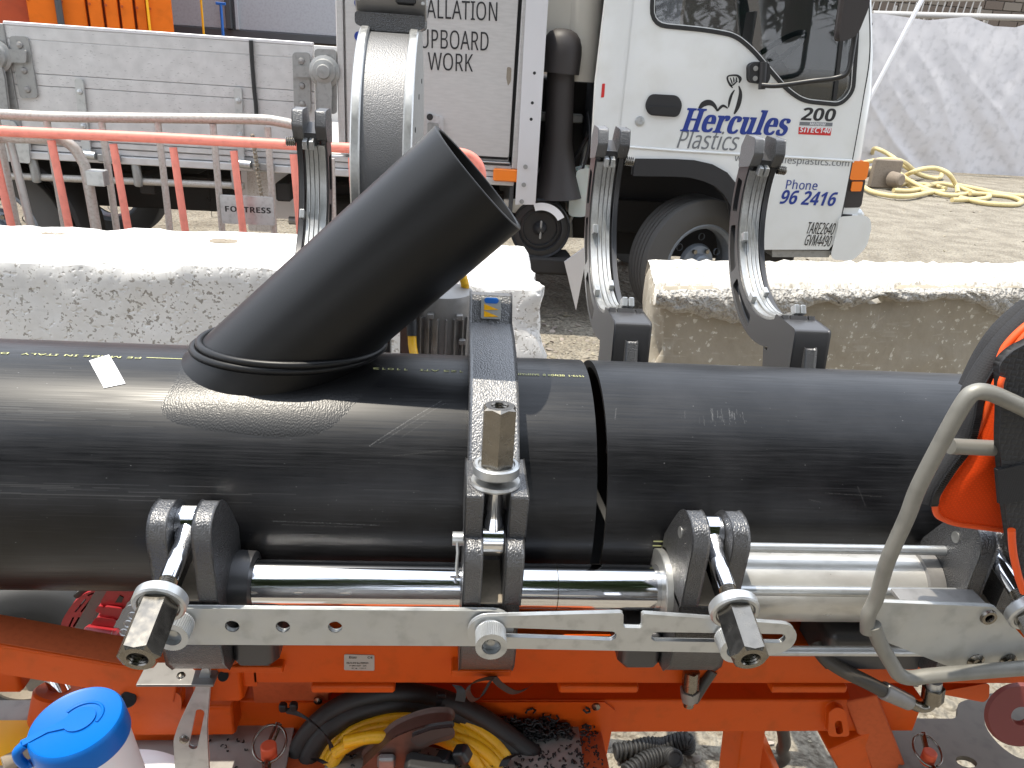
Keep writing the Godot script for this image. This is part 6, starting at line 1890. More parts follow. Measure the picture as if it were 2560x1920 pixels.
	var band := []
	band.append_array(spline2(outer.slice(7, 12), 5))
	var poly := []
	poly.append_array(outer.slice(0, 7))
	poly.append_array(band)
	poly.append_array([Vector2(-0.731, 0.985), Vector2(-0.731, 0.93)])
	for i in 21:
		var a := PI * 0.10 + PI * 0.88 * i / 20.0
		poly.append(Vector2(PZ + 0.1605 * cos(a), PY + 0.1605 * sin(a)))
	put(zy(poly, 0.026, 0.056, [], 0.0035, 50.0), "band", M.cast_light, uj)
	for s in [-1, 1]:
		var x0 := 0.0225 if s < 0 else 0.0685
		put(zy(round_poly([Vector2(-0.745, 0.934), Vector2(-0.672, 0.934), Vector2(-0.671, 0.990), Vector2(-0.745, 0.994)], 0.004, 3), x0, 0.019, [], 0.002), "fork", M.cast, uj)
	put(MB.new().lathe(Vector3(0.054, 0.9885, -0.698), Vector3(0, 0.151, -0.012).normalized(), [Vector2(0.010, 0), Vector2(0.0255, 0.0), Vector2(0.0265, 0.002), Vector2(0.0255, 0.005), Vector2(0.010, 0.005)], 40), "fork_seat", M.machined, uj)
	var sa := Vector3(0, 1.0795, -0.9505)
	var sv := (Vector3(0, 1.1105, -0.974) - sa).normalized()
	var sn := Vector3.RIGHT.cross(sv)
	var so := sa + sn * 0.0005
	var st := put(MB.new().prism(round_poly([Vector2(0.041, 0.006), Vector2(0.067, 0.006), Vector2(0.067, 0.036), Vector2(0.041, 0.036)], 0.002), [], so, Vector3.RIGHT, sv, sn, 0.0006), "warning_sticker", M.plate_silver, uj)
	for k in 2:
		var yy := 0.008 + k * 0.0095
		put(MB.new().prism(PackedVector2Array([Vector2(0.045, yy), Vector2(0.064, yy + 0.001), Vector2(0.045, yy + 0.0085)]), [], so + sn * 0.0006, Vector3.RIGHT, sv, sn, 0.0003), "warning_triangle", M.sticker_yellow, st)
	put(MB.new().prism(slot(Vector2(0.049, 0.031), Vector2(0.060, 0.031), 0.004), [], so + sn * 0.0006, Vector3.RIGHT, sv, sn, 0.0003), "blue_oval", M.sticker_blue, st)
	# tubular guard with its plate on the right
	var gp := put(MB.new().prism(round_poly([Vector2(0.4397, 0.9096), Vector2(0.5777, 0.9046), Vector2(0.63, 0.8579), Vector2(0.6731, 0.8265), Vector2(0.5538, 0.8238), Vector2(0.4588, 0.8632), Vector2(0.4426, 0.8845)], 0.006), [], Vector3(0, 0, -0.618), Vector3.RIGHT, Vector3.UP, Vector3.BACK, 0.006, 0.0008), "guard_plate", M.zinc, t)
	put(MB.new().box(Vector3(0.5319, 0.8945, -0.632) + Vector3(0, 0.002, 0), Vector3(0.094, 0.005, 0.035), 0.001), "plate_flange", M.dull_alu, gp)
	for q in [Vector3(0.5786, 0.8325, -0.612), Vector3(0.6157, 0.8331, -0.612)]:
		put(MB.new().lathe(q, Vector3.BACK, [Vector2(0.0095, 0), Vector2(0.0095, 0.001), Vector2(0.005, 0.0035), Vector2(0.004, 0.001), Vector2(0, 0.001)], 20), "screw", M.steel, gp)
	put(MB.new().lathe(Vector3(0.5736, 0.8922, -0.612), Vector3.BACK, [Vector2(0.009, 0), Vector2(0.008, 0.003), Vector2(0.005, 0.003), Vector2(0.004, 0.0), Vector2(0, 0)], 20), "screw", M.steel, gp)
	var gt := [Vector3(0.4424, 0.8769, -0.606), Vector3(0.4379, 0.8979, -0.606), Vector3(0.4407, 0.9206, -0.606), Vector3(0.4377, 0.9692, -0.602), Vector3(0.4399, 1.0228, -0.597), Vector3(0.4399, 1.0579, -0.594), Vector3(0.4447, 1.116, -0.587), Vector3(0.4492, 1.1494, -0.583), Vector3(0.4549, 1.1589, -0.582), Vector3(0.4672, 1.1593, -0.581), Vector3(0.4865, 1.1529, -0.58), Vector3(0.5121, 1.1426, -0.578), Vector3(0.5418, 1.1264, -0.576)]
	put(MB.new().tube(spline(gt, 6), 0.0074, 18), "guard_tube", M.guard, t)
	put(MB.new().tube([Vector3(0.4609, 1.098, -0.598), Vector3(0.5247, 1.093, -0.606), Vector3(0.5535, 1.0925, -0.606)], 0.0074, 16), "guard_crossbar", M.guard, t)
	put(MB.new().tube(spline([Vector3(0.4449, 0.8871, -0.604), Vector3(0.4565, 0.8656, -0.602), Vector3(0.4757, 0.8389, -0.598), Vector3(0.4845, 0.8287, -0.596), Vector3(0.4984, 0.8243, -0.596), Vector3(0.5209, 0.8277, -0.596), Vector3(0.5737, 0.8334, -0.596), Vector3(0.6209, 0.838, -0.596), Vector3(0.6806, 0.8439, -0.596)], 6), 0.0078, 18), "lower_guard_tube", M.guard, t)
	# hydraulic hose and fittings
	put(MB.new().tube(spline([Vector3(0.4519, 0.7756, -0.7), Vector3(0.4567, 0.7694, -0.685), Vector3(0.4785, 0.759, -0.675), Vector3(0.5073, 0.7464, -0.67), Vector3(0.5306, 0.7345, -0.668)], 6), 0.0085, 14), "hydraulic_hose", M.brown_hose, t)
	put(MB.new().cyl(Vector3(0.5289, 0.7358, -0.668), Vector3(0.5676, 0.7165, -0.668), 0.0108, 0.0098, 18, 0.001), "hose_ferrule", M.dull_alu, t)
	put(MB.new().tube(spline([Vector3(0.567, 0.7173, -0.668), Vector3(0.5814, 0.71, -0.668), Vector3(0.5924, 0.7113, -0.668), Vector3(0.5956, 0.7217, -0.668), Vector3(0.5929, 0.7358, -0.668)], 6), 0.0070, 12), "hose_elbow", M.steel, t)
	put(MB.new().cyl(Vector3(0.5954, 0.7204, -0.668), Vector3(0.5914, 0.7409, -0.668), 0.0125, -1, 6), "hose_nut", M.steel, t)
	put(MB.new().cyl(Vector3(0.5918, 0.7396, -0.668), Vector3(0.5897, 0.751, -0.668), 0.0085, -1, 14), "hose_stub", M.zinc_bright, t)
	put(MB.new().cyl(Vector3(0.3073, 0.7299, -0.705), Vector3(0.3102, 0.6989, -0.705), 0.0105, -1, 6), "fitting_nut", M.steel, t)
	put(MB.new().cyl(Vector3(0.31, 0.7002, -0.705), Vector3(0.3117, 0.6831, -0.705), 0.0125, 0.0105, 6), "fitting_nut", M.dull_alu, t)
	put(MB.new().cyl(Vector3(0.3115, 0.6844, -0.705), Vector3(0.3122, 0.6737, -0.705), 0.0065, -1, 12), "fitting_stub", M.steel, t)
	put(MB.new().tube([Vector3(0.3408, 0.7158, -0.72), Vector3(0.33, 0.6969, -0.715), Vector3(0.3193, 0.6766, -0.71)], 0.0065, 12), "hydraulic_pipe", M.brown_hose, t)

# ---------------------------------------------------------------- three upper jaws swung open behind the pipe
func upper_jaws() -> void:
	var i := 0
	for x in [-0.256, 0.286, 0.577]:
		var lab: String = ["open clamp jaw left of the branch pipe, standing by the fence", "open clamp jaw beside the truck's front wheel, behind the pipe gap", "rightmost open clamp jaw, before the truck's door lettering"][i]
		i += 1
		var t := thing("open_jaw", lab, "clamp jaw", Vector3(x, 0.9, -1.15), "upper jaws swung open")
		var c := Vector2(-1.288, 1.180)   # (z, y) of the ring's centre
		var w := 0.054
		var ri := 0.178
		var ro := 0.224
		var a0 := deg_to_rad(157.0)   # top end (angle in the z,y plane)
		var a1 := deg_to_rad(306.0)   # lower front end
		var P := func(a: float, r: float) -> Vector2: return c + Vector2(cos(a), sin(a)) * r
		var poly := []
		for k in 29:
			poly.append(P.call(lerpf(a0, a1, k / 28.0), ro))
		for k in 29:
			poly.append(P.call(lerpf(a1, a0, k / 28.0), ri))
		# side webs with pockets between, a thin rim inside
		var holes := []
		for h in [[171.0, 189.0], [196.0, 222.0], [229.0, 262.0]]:
			var hp := []
			for k in 7:
				hp.append(P.call(deg_to_rad(lerpf(h[0], h[1], k / 6.0)), ro - 0.0085))
			for k in 7:
				hp.append(P.call(deg_to_rad(lerpf(h[1], h[0], k / 6.0)), ri + 0.011))
			holes.append(round_poly(hp, 0.006, 2))
		for s in [-1, 1]:
			var x0: float = x - w / 2 if s < 0 else x + w / 2 - 0.010
			put(zy(poly, x0, 0.010, holes, 0.0012), "side_web", M.cast_smooth, t)
		put(zy(poly, x - 0.014, 0.028, [], 0.001), "core", M.cast_smooth, t)
		# liner shells: thin bright half rings standing proud of the rim, with a gap between them
		for q in ([[-0.0240, 0.0125], [-0.0110, 0.007], [-0.0030, 0.007], [0.0050, 0.006]] if x > 0 else [[-0.011, 0.006], [-0.004, 0.007], [0.004, 0.007], [0.0115, 0.0125]]):
			var lp := []
			var rin: float = ri - (0.0085 if q[1] < 0.0072 else 0.005)
			for k in 27:
				lp.append(P.call(lerpf(a0 + 0.10, a1 - 0.06, k / 26.0), ri - 0.0005))
			for k in 27:
				lp.append(P.call(lerpf(a1 - 0.06, a0 + 0.10, k / 26.0), rin))
			put(zy(lp, x + q[0], q[1], [], 0.0008), "liner_shell", M.machined, t)
		# liner fixing lugs at both ends and half way
		for q in [[161.0, -0.003], [303.0, 0.004], [205.0, -0.012], [248.0, 0.012], [254.0, -0.016]]:
			var p0: Vector2 = P.call(deg_to_rad(q[0]), ri - 0.012)
			var m := MB.new()
			m.t = Transform3D(Basis(Vector3.RIGHT, -deg_to_rad(q[0])), Vector3(x + q[1], p0.y, p0.x))
			m.box(Vector3(-0.0055, 0, 0), Vector3(0.009, 0.017, 0.016), 0.0015)
			if q[0] < 165.0 or q[0] > 300.0:
				m.box(Vector3(0.0055, 0, 0), Vector3(0.009, 0.017, 0.016), 0.0015)
			put(m, "liner_lug", M.zinc_bright, t)
		# two prongs at the top, pointing up
		var tb: Vector2 = P.call(a0, (ri + ro) / 2)
		for s in [-1, 1]:
			var x0: float = x - 0.0295 if s < 0 else x + 0.0105
			put(zy(round_poly([tb + Vector2(-0.030, -0.026), tb + Vector2(0.024, -0.018), tb + Vector2(0.038, 0.006), tb + Vector2(0.030, 0.032), tb + Vector2(-0.018, 0.034), tb + Vector2(-0.034, 0.012)], 0.003, 2), x0, 0.019, [], 0.002), "prong", M.cast_light if s < 0 else M.cast, t)
		put(zy([tb + Vector2(-0.035, -0.034), tb + Vector2(0.022, -0.026), tb + Vector2(0.026, -0.006), tb + Vector2(-0.03, -0.006)], x - 0.011, 0.022, [], 0.001), "slot_floor", M.cast_smooth, t)
		put(MB.new().thread(Vector3(x + 0.028 * (1 if x > 0 else -1), tb.y - 0.022, tb.x + 0.02), Vector3(x + 0.043 * (1 if x > 0 else -1), tb.y - 0.023, tb.x + 0.02), 0.0085, 0.0035), "adjusting_screw", M.steel, t)
		# foot block at the hinge end with its rib
		var fb: Vector2 = P.call(a1, (ri + ro) / 2)
		put(zy(round_poly([Vector2(-1.205, 1.030), Vector2(-1.125, 1.030), Vector2(-1.108, 0.90), Vector2(-1.215, 0.90)], 0.006, 3), x - 0.030, 0.060, [], 0.003), "hinge_block", M.cast_smooth, t)
		put(zy([Vector2(-1.130, 1.005), Vector2(-1.118, 1.000), Vector2(-1.088, 0.90), Vector2(-1.12, 0.90)], x - 0.010, 0.020, [], 0.004), "rib", M.cast_light, t)
		put(zy([Vector2(-1.13, 0.90), Vector2(-1.095, 0.90), Vector2(-1.095, 0.93), Vector2(-1.13, 0.945)], x - 0.036, 0.072, [], 0.004), "hinge_knuckle", M.machined, t)
		put(zy([Vector2(-1.235, 0.96), Vector2(-1.205, 0.955), Vector2(-1.15, 0.86), Vector2(-1.185, 0.83)], x - 0.026, 0.012, [], 0.003), "hinge_strut", M.cast_smooth, t)
		put(zy([Vector2(-1.235, 0.96), Vector2(-1.205, 0.955), Vector2(-1.15, 0.86), Vector2(-1.185, 0.83)], x + 0.014, 0.012, [], 0.003), "hinge_strut", M.cast_smooth, t)
		put(MB.new().cyl(Vector3(x - 0.04, 0.895, -1.135), Vector3(x + 0.04, 0.895, -1.135), 0.012, -1, 20), "hinge_pin", M.steel, t)

# ---------------------------------------------------------------- facing tool behind the branch
func facing_tool() -> void:
	var xc := -0.101
	var t := thing("pipe_facing_tool", "round cast pipe facing tool standing on edge behind the branch pipe", "facing tool", Vector3(xc, 0.9, -1.30))
	var c := Vector3(xc, 1.233, -1.30)
	put(MB.new().lathe(c + Vector3(-0.034, 0, 0), Vector3.RIGHT, [Vector2(0.0, 0), Vector2(0.19, 0), Vector2(0.193, 0.004), Vector2(0.193, 0.064), Vector2(0.19, 0.068), Vector2(0, 0.068)], 96), "drum", M.cast_drum, t)
	for s in [-1, 1]:
		var x0 := -0.0425 if s < 0 else 0.029
		put(MB.new().lathe(c + Vector3(x0, 0, 0), Vector3.RIGHT, [Vector2(0.0, 0), Vector2(0.198, 0.0), Vector2(0.2, 0.002), Vector2(0.2, 0.0115), Vector2(0.198, 0.0135), Vector2(0, 0.0135)], 96), "cutter_disc", M.machined, t)
	var dots := MB.new()
	for q in [[0.10, 0.02], [0.06, 0.12], [-0.02, 0.15], [0.12, -0.07]]:
		dots.cyl(c + Vector3(0.0422, q[0], q[1]), c + Vector3(0.0435, q[0], q[1]), 0.004, -1, 12)
	put(dots, "disc_screws", M.black_paint, t)
	# head with hanger on top
	put(MB.new().lathe(c + Vector3(-0.042, 0.185, 0), Vector3.UP, [Vector2(0.0, 0)], 4) if false else MB.new().box(c + Vector3(0.0, 0.195, 0.0), Vector3(0.072, 0.022, 0.09), 0.008), "neck", M.cast_light, t)
	put(MB.new().prism(round_poly([Vector2(-0.050, 0.197), Vector2(-0.030, 0.190), Vector2(0.030, 0.190), Vector2(0.050, 0.197), Vector2(0.050, 0.212), Vector2(-0.050, 0.212)], 0.004), [], c + Vector3(0, 0, -0.04), Vector3.RIGHT, Vector3.UP, Vector3.BACK, 0.085, 0.002), "head_flange", M.cast, t)
	put(MB.new().lathe(c + Vector3(-0.052, 0.240, 0.0), Vector3.RIGHT, [Vector2(0, 0), Vector2(0.032, 0), Vector2(0.034, 0.002), Vector2(0.034, 0.102), Vector2(0.032, 0.104), Vector2(0, 0.104)], 40), "head_barrel", M.dull_alu, t)
	put(MB.new().box(c + Vector3(0.022, 0.240, 0.033), Vector3(0.03, 0.028, 0.008), 0.006), "barrel_slot", M.black_paint, t)
	put(MB.new().cyl(c + Vector3(-0.003, 0.238, 0.030), c + Vector3(-0.003, 0.238, 0.038), 0.006, -1, 16), "barrel_screw", M.black_paint, t)
	for s in [-1, 1]:
		put(MB.new().box(c + Vector3(s * 0.047, 0.250, 0.018), Vector3(0.012, 0.05, 0.03), 0.004), "hanger_lug", M.zinc_bright, t)
	# motor low behind the pipes, with cooling fins
	var mx: float = (-0.066 + 0.034) / 2
	var mc := Vector3(-0.012, 0.93, -1.33)
	var mt := put(MB.new().lathe(mc + Vector3(0, -0.17, 0), Vector3.UP, [Vector2(0, 0), Vector2(0.053, 0), Vector2(0.056, 0.01), Vector2(0.056, 0.235), Vector2(0.052, 0.25), Vector2(0, 0.258)], 48), "motor", M.dull_alu, t)
	for k in 26:
		var a := TAU * k / 26
		var m := MB.new()
		m.t = Transform3D(Basis(Vector3.UP, a), mc)
		m.box(Vector3(0.0595, -0.05, 0), Vector3(0.011, 0.19, 0.0032), 0.0008)
		put(m, "cooling_fin", M.dull_alu, mt)
	for q in [[-0.020, 0.050], [0.030, 0.050], [-0.052, 0.0], [0.036, 0.005], [-0.052, -0.035], [0.040, -0.03]]:
		put(MB.new().box(mc + Vector3(q[0], q[1], 0.058), Vector3(0.012, 0.010, 0.012), 0.002), "motor_lug", M.dull_alu, mt)
	put(MB.new().box(mc + Vector3(0.02, -0.11, 0.0), Vector3(0.20, 0.10, 0.14), 0.01), "motor_mount", M.cast_smooth, t)
	put(MB.new().tube(spline([Vector3(-0.0644, 0.967, -1.26), Vector3(-0.0622, 0.95, -1.25), Vector3(-0.0601, 0.933, -1.24), Vector3(-0.0532, 0.9114, -1.22)], 5), 0.0075, 12), "yellow_lead", M.yellow_cable, t)
	put(MB.new().cyl(Vector3(-0.0637, 0.9758, -1.26), Vector3(-0.062, 0.95, -1.25), 0.009, -1, 12), "lead_gland", M.black_plastic, t)
	put(MB.new().tube(spline([Vector3(0.0165, 1.0415, -1.36), Vector3(0.0245, 1.0235, -1.35), Vector3(0.0271, 1.0085, -1.35), Vector3(0.0282, 0.9684, -1.36)], 5), 0.0075, 12), "yellow_lead", M.yellow_cable, t)
	put(MB.new().box(Vector3(-0.0746, 0.9162, -1.3), Vector3(0.02, 0.17, 0.04), 0.003), "dark_bracket", M.brown_metal, t)
	put(MB.new().box(Vector3(-0.112, 0.896, -1.3), Vector3(0.02, 0.14, 0.04), 0.003), "dark_bracket", M.black_paint, t)

# ---------------------------------------------------------------- orange trolley under the clamp frame
func beam(a: Vector3, b: Vector3, high: float, deep: float, bev := 0.003) -> MB:
	var m := MB.new()
	var ex := (b - a).normalized()
	var ez := ex.cross(Vector3.UP).normalized()
	var ey := ez.cross(ex)
	m.t = Transform3D(Basis(ex, ey, ez), (a + b) / 2)
	m.box(Vector3.ZERO, Vector3(a.distance_to(b), high, deep), bev)
	return m

func bent_strip(p: Array, wdir: Vector3, w: float, thick: float) -> MB:
	var m := MB.new()
	for i in p.size() - 1:
		var a: Vector3 = p[i]
		var b: Vector3 = p[i + 1]
		var d := (b - a).normalized()
		var nn := d.cross(wdir).normalized()
		m.quad(a - wdir * w, a + wdir * w, b + wdir * w, b - wdir * w, nn)
		m.quad(a - wdir * w - nn * thick, a + wdir * w - nn * thick, b + wdir * w - nn * thick, b - wdir * w - nn * thick, -nn)
	return m

func trolley() -> void:
	var t := thing("machine_trolley", "orange painted steel trolley with beams and a tow arm, under the clamp frame", "trolley", Vector3(0.1, 0, -0.85))
	# upper beam carrying the jaws
	put(MB.new().box(Vector3(0.345, 0.7235, -0.80), Vector3(1.13, 0.063, 0.16), 0.004), "upper_beam", M.orange, t)
	put(MB.new().prism(PackedVector2Array([Vector2(-0.235, 0.690), Vector2(-0.214, 0.755), Vector2(-0.214, 0.690)]), [], Vector3(0, 0, -0.80), Vector3.RIGHT, Vector3.UP, Vector3.BACK, 0.08, 0.001), "beam_gusset", M.orange, t)
	for x in [-0.10, 0.2, 0.47]:
		put(MB.new().box(Vector3(x, 0.688, -0.728), Vector3(0.10, 0.012, 0.026), 0.003), "beam_tab", M.orange, t)
	put(MB.new().box(Vector3(-0.2162, 0.7265, -0.71) + Vector3(0, 0, -0.012), Vector3(0.075, 0.010, 0.03), 0.002), "jaw_rest", M.orange, t)
	put(MB.new().box(Vector3(0.0514, 0.7309, -0.7) + Vector3(0, 0, -0.012), Vector3(0.070, 0.010, 0.03), 0.002), "jaw_rest", M.orange, t)
	# name plate
	var np := [Vector2(-0.1099, 0.7397), Vector2(-0.0746, 0.7386), Vector2(-0.0747, 0.715), Vector2(-0.1104, 0.7158)]
	var pl := put(MB.new().prism(round_poly(np, 0.002), [], Vector3(0, 0, -0.7198), Vector3.RIGHT, Vector3.UP, Vector3.BACK, 0.0008), "name_plate", M.plate_silver, t)
	var zp := -0.7189
	text("Ritmo", font_serif, Vector3(-0.1046, 0.7339, -0.7189), 0.009, 0.0035, M.black_print, pl, "lettering", 0.1, 0, Vector3.RIGHT, Vector3.UP, 0.0002)
	text("CE", font_bold, Vector3(-0.0827, 0.734, -0.7189), 0.006, 0.0030, M.black_print, pl, "lettering", 0, 0, Vector3.RIGHT, Vector3.UP, 0.0002)
	text("DELTA 315 ALL-TERRAIN", font_bold, Vector3(-0.1072, 0.7259, -0.7189), 0.0255, 0.0023, M.black_print, pl, "lettering", 0, 0, Vector3.RIGHT, Vector3.UP, 0.0002)
	text("N° 08R0100027   2009", font_sans, Vector3(-0.1041, 0.7219, -0.7189), 0.020, 0.0018, M.black_print, pl, "lettering", 0, 0, Vector3.RIGHT, Vector3.UP, 0.0002)
	text("157 kg   1730 W", font_sans, Vector3(-0.1022, 0.7179, -0.7189), 0.018, 0.0018, M.black_print, pl, "lettering", 0, 0, Vector3.RIGHT, Vector3.UP, 0.0002)
	# lower beam and apron plate
	put(MB.new().box(Vector3(0.20, 0.570, -0.835), Vector3(0.98, 0.062, 0.10), 0.004), "lower_beam", M.orange, t)
	put(MB.new().prism(round_poly([Vector2(-0.205, 0.601), Vector2(0.228, 0.601), Vector2(0.245, 0.585), Vector2(0.236, 0.36), Vector2(-0.205, 0.36)], 0.002, 2), [], Vector3(0, 0, -0.785), Vector3.RIGHT, Vector3.UP, Vector3.BACK, 0.004, 0.001), "apron_plate", M.orange, t)
	for q in [Vector3(0.217, 0.5948, -0.781), Vector3(-0.1546, 0.6063, -0.781)]:
		put(MB.new().lathe(q, Vector3.BACK, [Vector2(0.006, 0), Vector2(0.0055, 0.003), Vector2(0, 0.0045)], 16), "bolt_head", M.steel, t)
	put(beam(Vector3(-0.185, 0.690, -0.80), Vector3(-0.205, 0.56, -0.775), 0.06, 0.05), "upright", M.orange, t) if false else put(MB.new().box(Vector3(-0.19, 0.63, -0.80), Vector3(0.10, 0.10, 0.03), 0.003), "upright", M.orange_dusty, t)
	put(MB.new().box(Vector3(0.30, 0.65, -0.85), Vector3(0.9, 0.09, 0.04), 0.002), "web_plate", M.orange_dusty, t)
	# shelf: grey steel plates
	put(MB.new().box(Vector3(-0.02, 0.545, -0.68), Vector3(0.50, 0.01, 0.20), 0.002), "shelf", M.orange_dusty, t)
	for q in [[Vector3(-0.3316, 0.557, -0.804), Vector3(-0.1886, 0.557, -0.7994), Vector3(-0.1873, 0.557, -0.7081), Vector3(-0.3178, 0.557, -0.7094)], [Vector3(0.1486, 0.557, -0.7963), Vector3(0.1963, 0.557, -0.7938), Vector3(0.1941, 0.557, -0.7041), Vector3(0.0766, 0.557, -0.7053)], [Vector3(-0.1335, 0.556, -0.7427), Vector3(-0.064, 0.556, -0.763), Vector3(0.0649, 0.556, -0.731), Vector3(0.0765, 0.556, -0.7013), Vector3(-0.1397, 0.556, -0.7037)]]:
		var pp := []
		for v in q:
			pp.append(Vector2(v.x, v.z))
		put(MB.new().prism(round_poly(pp, 0.008), [], Vector3(0, 0.551, 0), Vector3.RIGHT, Vector3.BACK, Vector3.UP, 0.006, 0.001), "shelf_plate", M.plate_grey, t)
	# tow arm on the left
	put(beam(Vector3(-0.95, 0.800, -0.775), Vector3(-0.32, 0.653, -0.775), 0.046, 0.050, 0.003), "tow_arm", M.orange, t)
	put(beam(Vector3(-0.94, 0.8225, -0.775), Vector3(-0.325, 0.679, -0.775), 0.001, 0.044, 0.0002), "arm_dust", M.orange_dusty, t)
	put(MB.new().prism(round_poly([Vector2(-0.403, 0.6545), Vector2(-0.3817, 0.6702), Vector2(-0.3642, 0.6715), Vector2(-0.3447, 0.6572), Vector2(-0.3168, 0.644), Vector2(-0.3195, 0.617), Vector2(-0.3846, 0.6172), Vector2(-0.4, 0.6334)], 0.008), [], Vector3(0, 0, -0.768), Vector3.RIGHT, Vector3.UP, Vector3.BACK, 0.016, 0.002), "arm_lug", M.orange, t)
	put(MB.new().cyl(Vector3(-0.3811, 0.6365, -0.752), Vector3(-0.3771, 0.6447, -0.744), 0.010, -1, 20, 0.001), "arm_pin", M.black_paint, t)
	put(MB.new().box(Vector3(-0.3866, 0.6153, -0.8) + Vector3(0.03, -0.02, 0), Vector3(0.20, 0.05, 0.09), 0.004), "arm_bracket", M.orange, t)
	put(MB.new().box(Vector3(-0.3477, 0.5525, -0.8), Vector3(0.12, 0.05, 0.06), 0.003), "cross_foot", M.orange, t)
	put(MB.new().box(Vector3(-0.2571, 0.7041, -0.725), Vector3(0.058, 0.066, 0.03), 0.006), "beam_foot", M.orange, t)
	put(MB.new().cyl(Vector3(-0.2477, 0.7158, -0.709), Vector3(-0.246, 0.7206, -0.704), 0.006, -1, 14), "foot_bolt", M.black_paint, t)
	# jack on the arm
	put(MB.new().cyl(Vector3(-0.502, 0.575, -0.83), Vector3(-0.515, 0.500, -0.80), 0.036, -1, 32, 0.003), "jack_barrel", M.orange, t)
	put(MB.new().cyl(Vector3(-0.545, 0.64, -0.86), Vector3(-0.505, 0.57, -0.83), 0.012, -1, 20), "jack_rod", M.chrome, t)
	put(MB.new().box(Vector3(-0.565, 0.635, -0.83), Vector3(0.05, 0.09, 0.05), 0.006), "jack_yoke", M.orange, t)
	put(MB.new().box(Vector3(-0.43, 0.52, -0.86), Vector3(0.05, 0.12, 0.03), 0.003), "hanger_strip", M.orange, t)
	# galvanised angle with a hand slot
	var gv := [Vector2(-0.2665, 0.7372), Vector2(-0.2587, 0.7373), Vector2(-0.2606, 0.711), Vector2(-0.2698, 0.648), Vector2(-0.2745, 0.5622), Vector2(-0.3132, 0.5627), Vector2(-0.309, 0.6274), Vector2(-0.3013, 0.6508), Vector2(-0.2777, 0.7037)]
	var sl := slot(Vector2(-0.2749, 0.6711), Vector2(-0.2877, 0.618), 0.0058, 8)
	var gm := MB.new()
	var br := put(gm.prism(round_poly(gv, 0.006), [sl], Vector3(0, 0, -0.703), Vector3.RIGHT, Vector3.UP, Vector3.BACK, 0.005, 0.0012), "slotted_bracket", M.zinc_bright, t)
	put(MB.new().box(Vector3(-0.2948, 0.722, -0.705), Vector3(0.085, 0.004, 0.035), 0.001), "bracket_flange", M.dull_alu, br)
	put(MB.new().lathe(Vector3(-0.292, 0.7225, -0.705) + Vector3(0, 0.002, 0.004), Vector3.UP, [Vector2(0.005, 0), Vector2(0.004, 0.002), Vector2(0, 0.003)], 14), "flange_screw", M.steel, br)
	put(MB.new().lathe(Vector3(-0.2968, 0.6295, -0.698), Vector3.BACK, [Vector2(0.006, 0), Vector2(0.005, 0.003), Vector2(0, 0.004)], 14), "bracket_screw", M.steel, br)
	# wheel of the trolley
	var wc := Vector3(-0.86, 0.165, -1.34)
	var w := Node3D.new()
	w.name = "wheel"
	t.add_child(w, true)
	var pr := [Vector2(0.085, 0.035), Vector2(0.10, 0.045), Vector2(0.135, 0.045), Vector2(0.155, 0.036), Vector2(0.165, 0.022), Vector2(0.165, -0.022), Vector2(0.155, -0.036), Vector2(0.10, -0.045), Vector2(0.085, -0.035)]
	pr.reverse()
	put(MB.new().lathe(wc, Vector3(0.25, 0.35, 1).normalized(), pr, 48), "tyre", M.black_rubber, w)
	put(MB.new().lathe(wc, Vector3(0.25, 0.35, 1).normalized(), [Vector2(0.088, -0.03), Vector2(0.088, 0.034), Vector2(0.08, 0.036), Vector2(0.07, 0.016), Vector2(0.03, 0.014), Vector2(0.026, 0.03), Vector2(0, 0.031)], 40), "rim", M.dirt, w)
	put(MB.new().cyl(Vector3(-0.95, 0.165, -1.38), Vector3(0.9, 0.165, -1.2), 0.02), "axle", M.undercarriage, t)
	# right-hand end: leg frame, lug, dark tray plate
	put(MB.new().prism(round_poly([Vector2(0.5544, 0.5452), Vector2(0.5449, 0.5914), Vector2(0.5535, 0.6005), Vector2(0.5684, 0.5929), Vector2(0.5855, 0.545)], 0.008), [slot(Vector2(0.5631, 0.57), Vector2(0.5687, 0.5545), 0.0055)], Vector3(0, 0, -0.785), Vector3.RIGHT, Vector3.UP, Vector3.BACK, 0.012, 0.001), "lug", M.orange, t)
	put(beam(Vector3(0.5924, 0.5362, -0.8), Vector3(0.6734, 0.4158, -0.8), 0.075, 0.05), "leg", M.orange, t)
	put(beam(Vector3(0.5944, 0.6075, -0.8), Vector3(0.6871, 0.44, -0.78), 0.045, 0.04), "leg", M.orange_dusty, t)
	put(beam(Vector3(0.50, 0.56, -0.93), Vector3(0.56, 0.0, -0.95), 0.05, 0.05), "leg", M.orange, t)
	put(beam(Vector3(-0.16, 0.56, -0.93), Vector3(-0.18, 0.0, -0.95), 0.05, 0.05), "leg", M.orange, t)
	put(beam(Vector3(0.5609, 0.3271, -0.98), Vector3(0.607, 0.2381, -0.96), 0.03, 0.03), "stay", M.orange, t)
	put(MB.new().prism(round_poly([Vector2(0.6629, 0.6714), Vector2(0.7206, 0.6854), Vector2(0.7279, 0.6615), Vector2(0.7239, 0.6538), Vector2(0.6642, 0.6672)], 0.006), [], Vector3(0, 0, -0.76), Vector3.RIGHT, Vector3.UP, Vector3.BACK, 0.03, 0.002), "beam_end", M.orange, t)
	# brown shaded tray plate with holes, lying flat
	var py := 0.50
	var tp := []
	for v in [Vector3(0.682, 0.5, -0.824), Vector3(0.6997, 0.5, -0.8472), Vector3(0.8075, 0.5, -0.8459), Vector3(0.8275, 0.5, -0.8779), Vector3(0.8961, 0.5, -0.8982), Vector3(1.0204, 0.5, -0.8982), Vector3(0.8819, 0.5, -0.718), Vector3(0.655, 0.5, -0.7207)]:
		tp.append(Vector2(v.x, v.z))
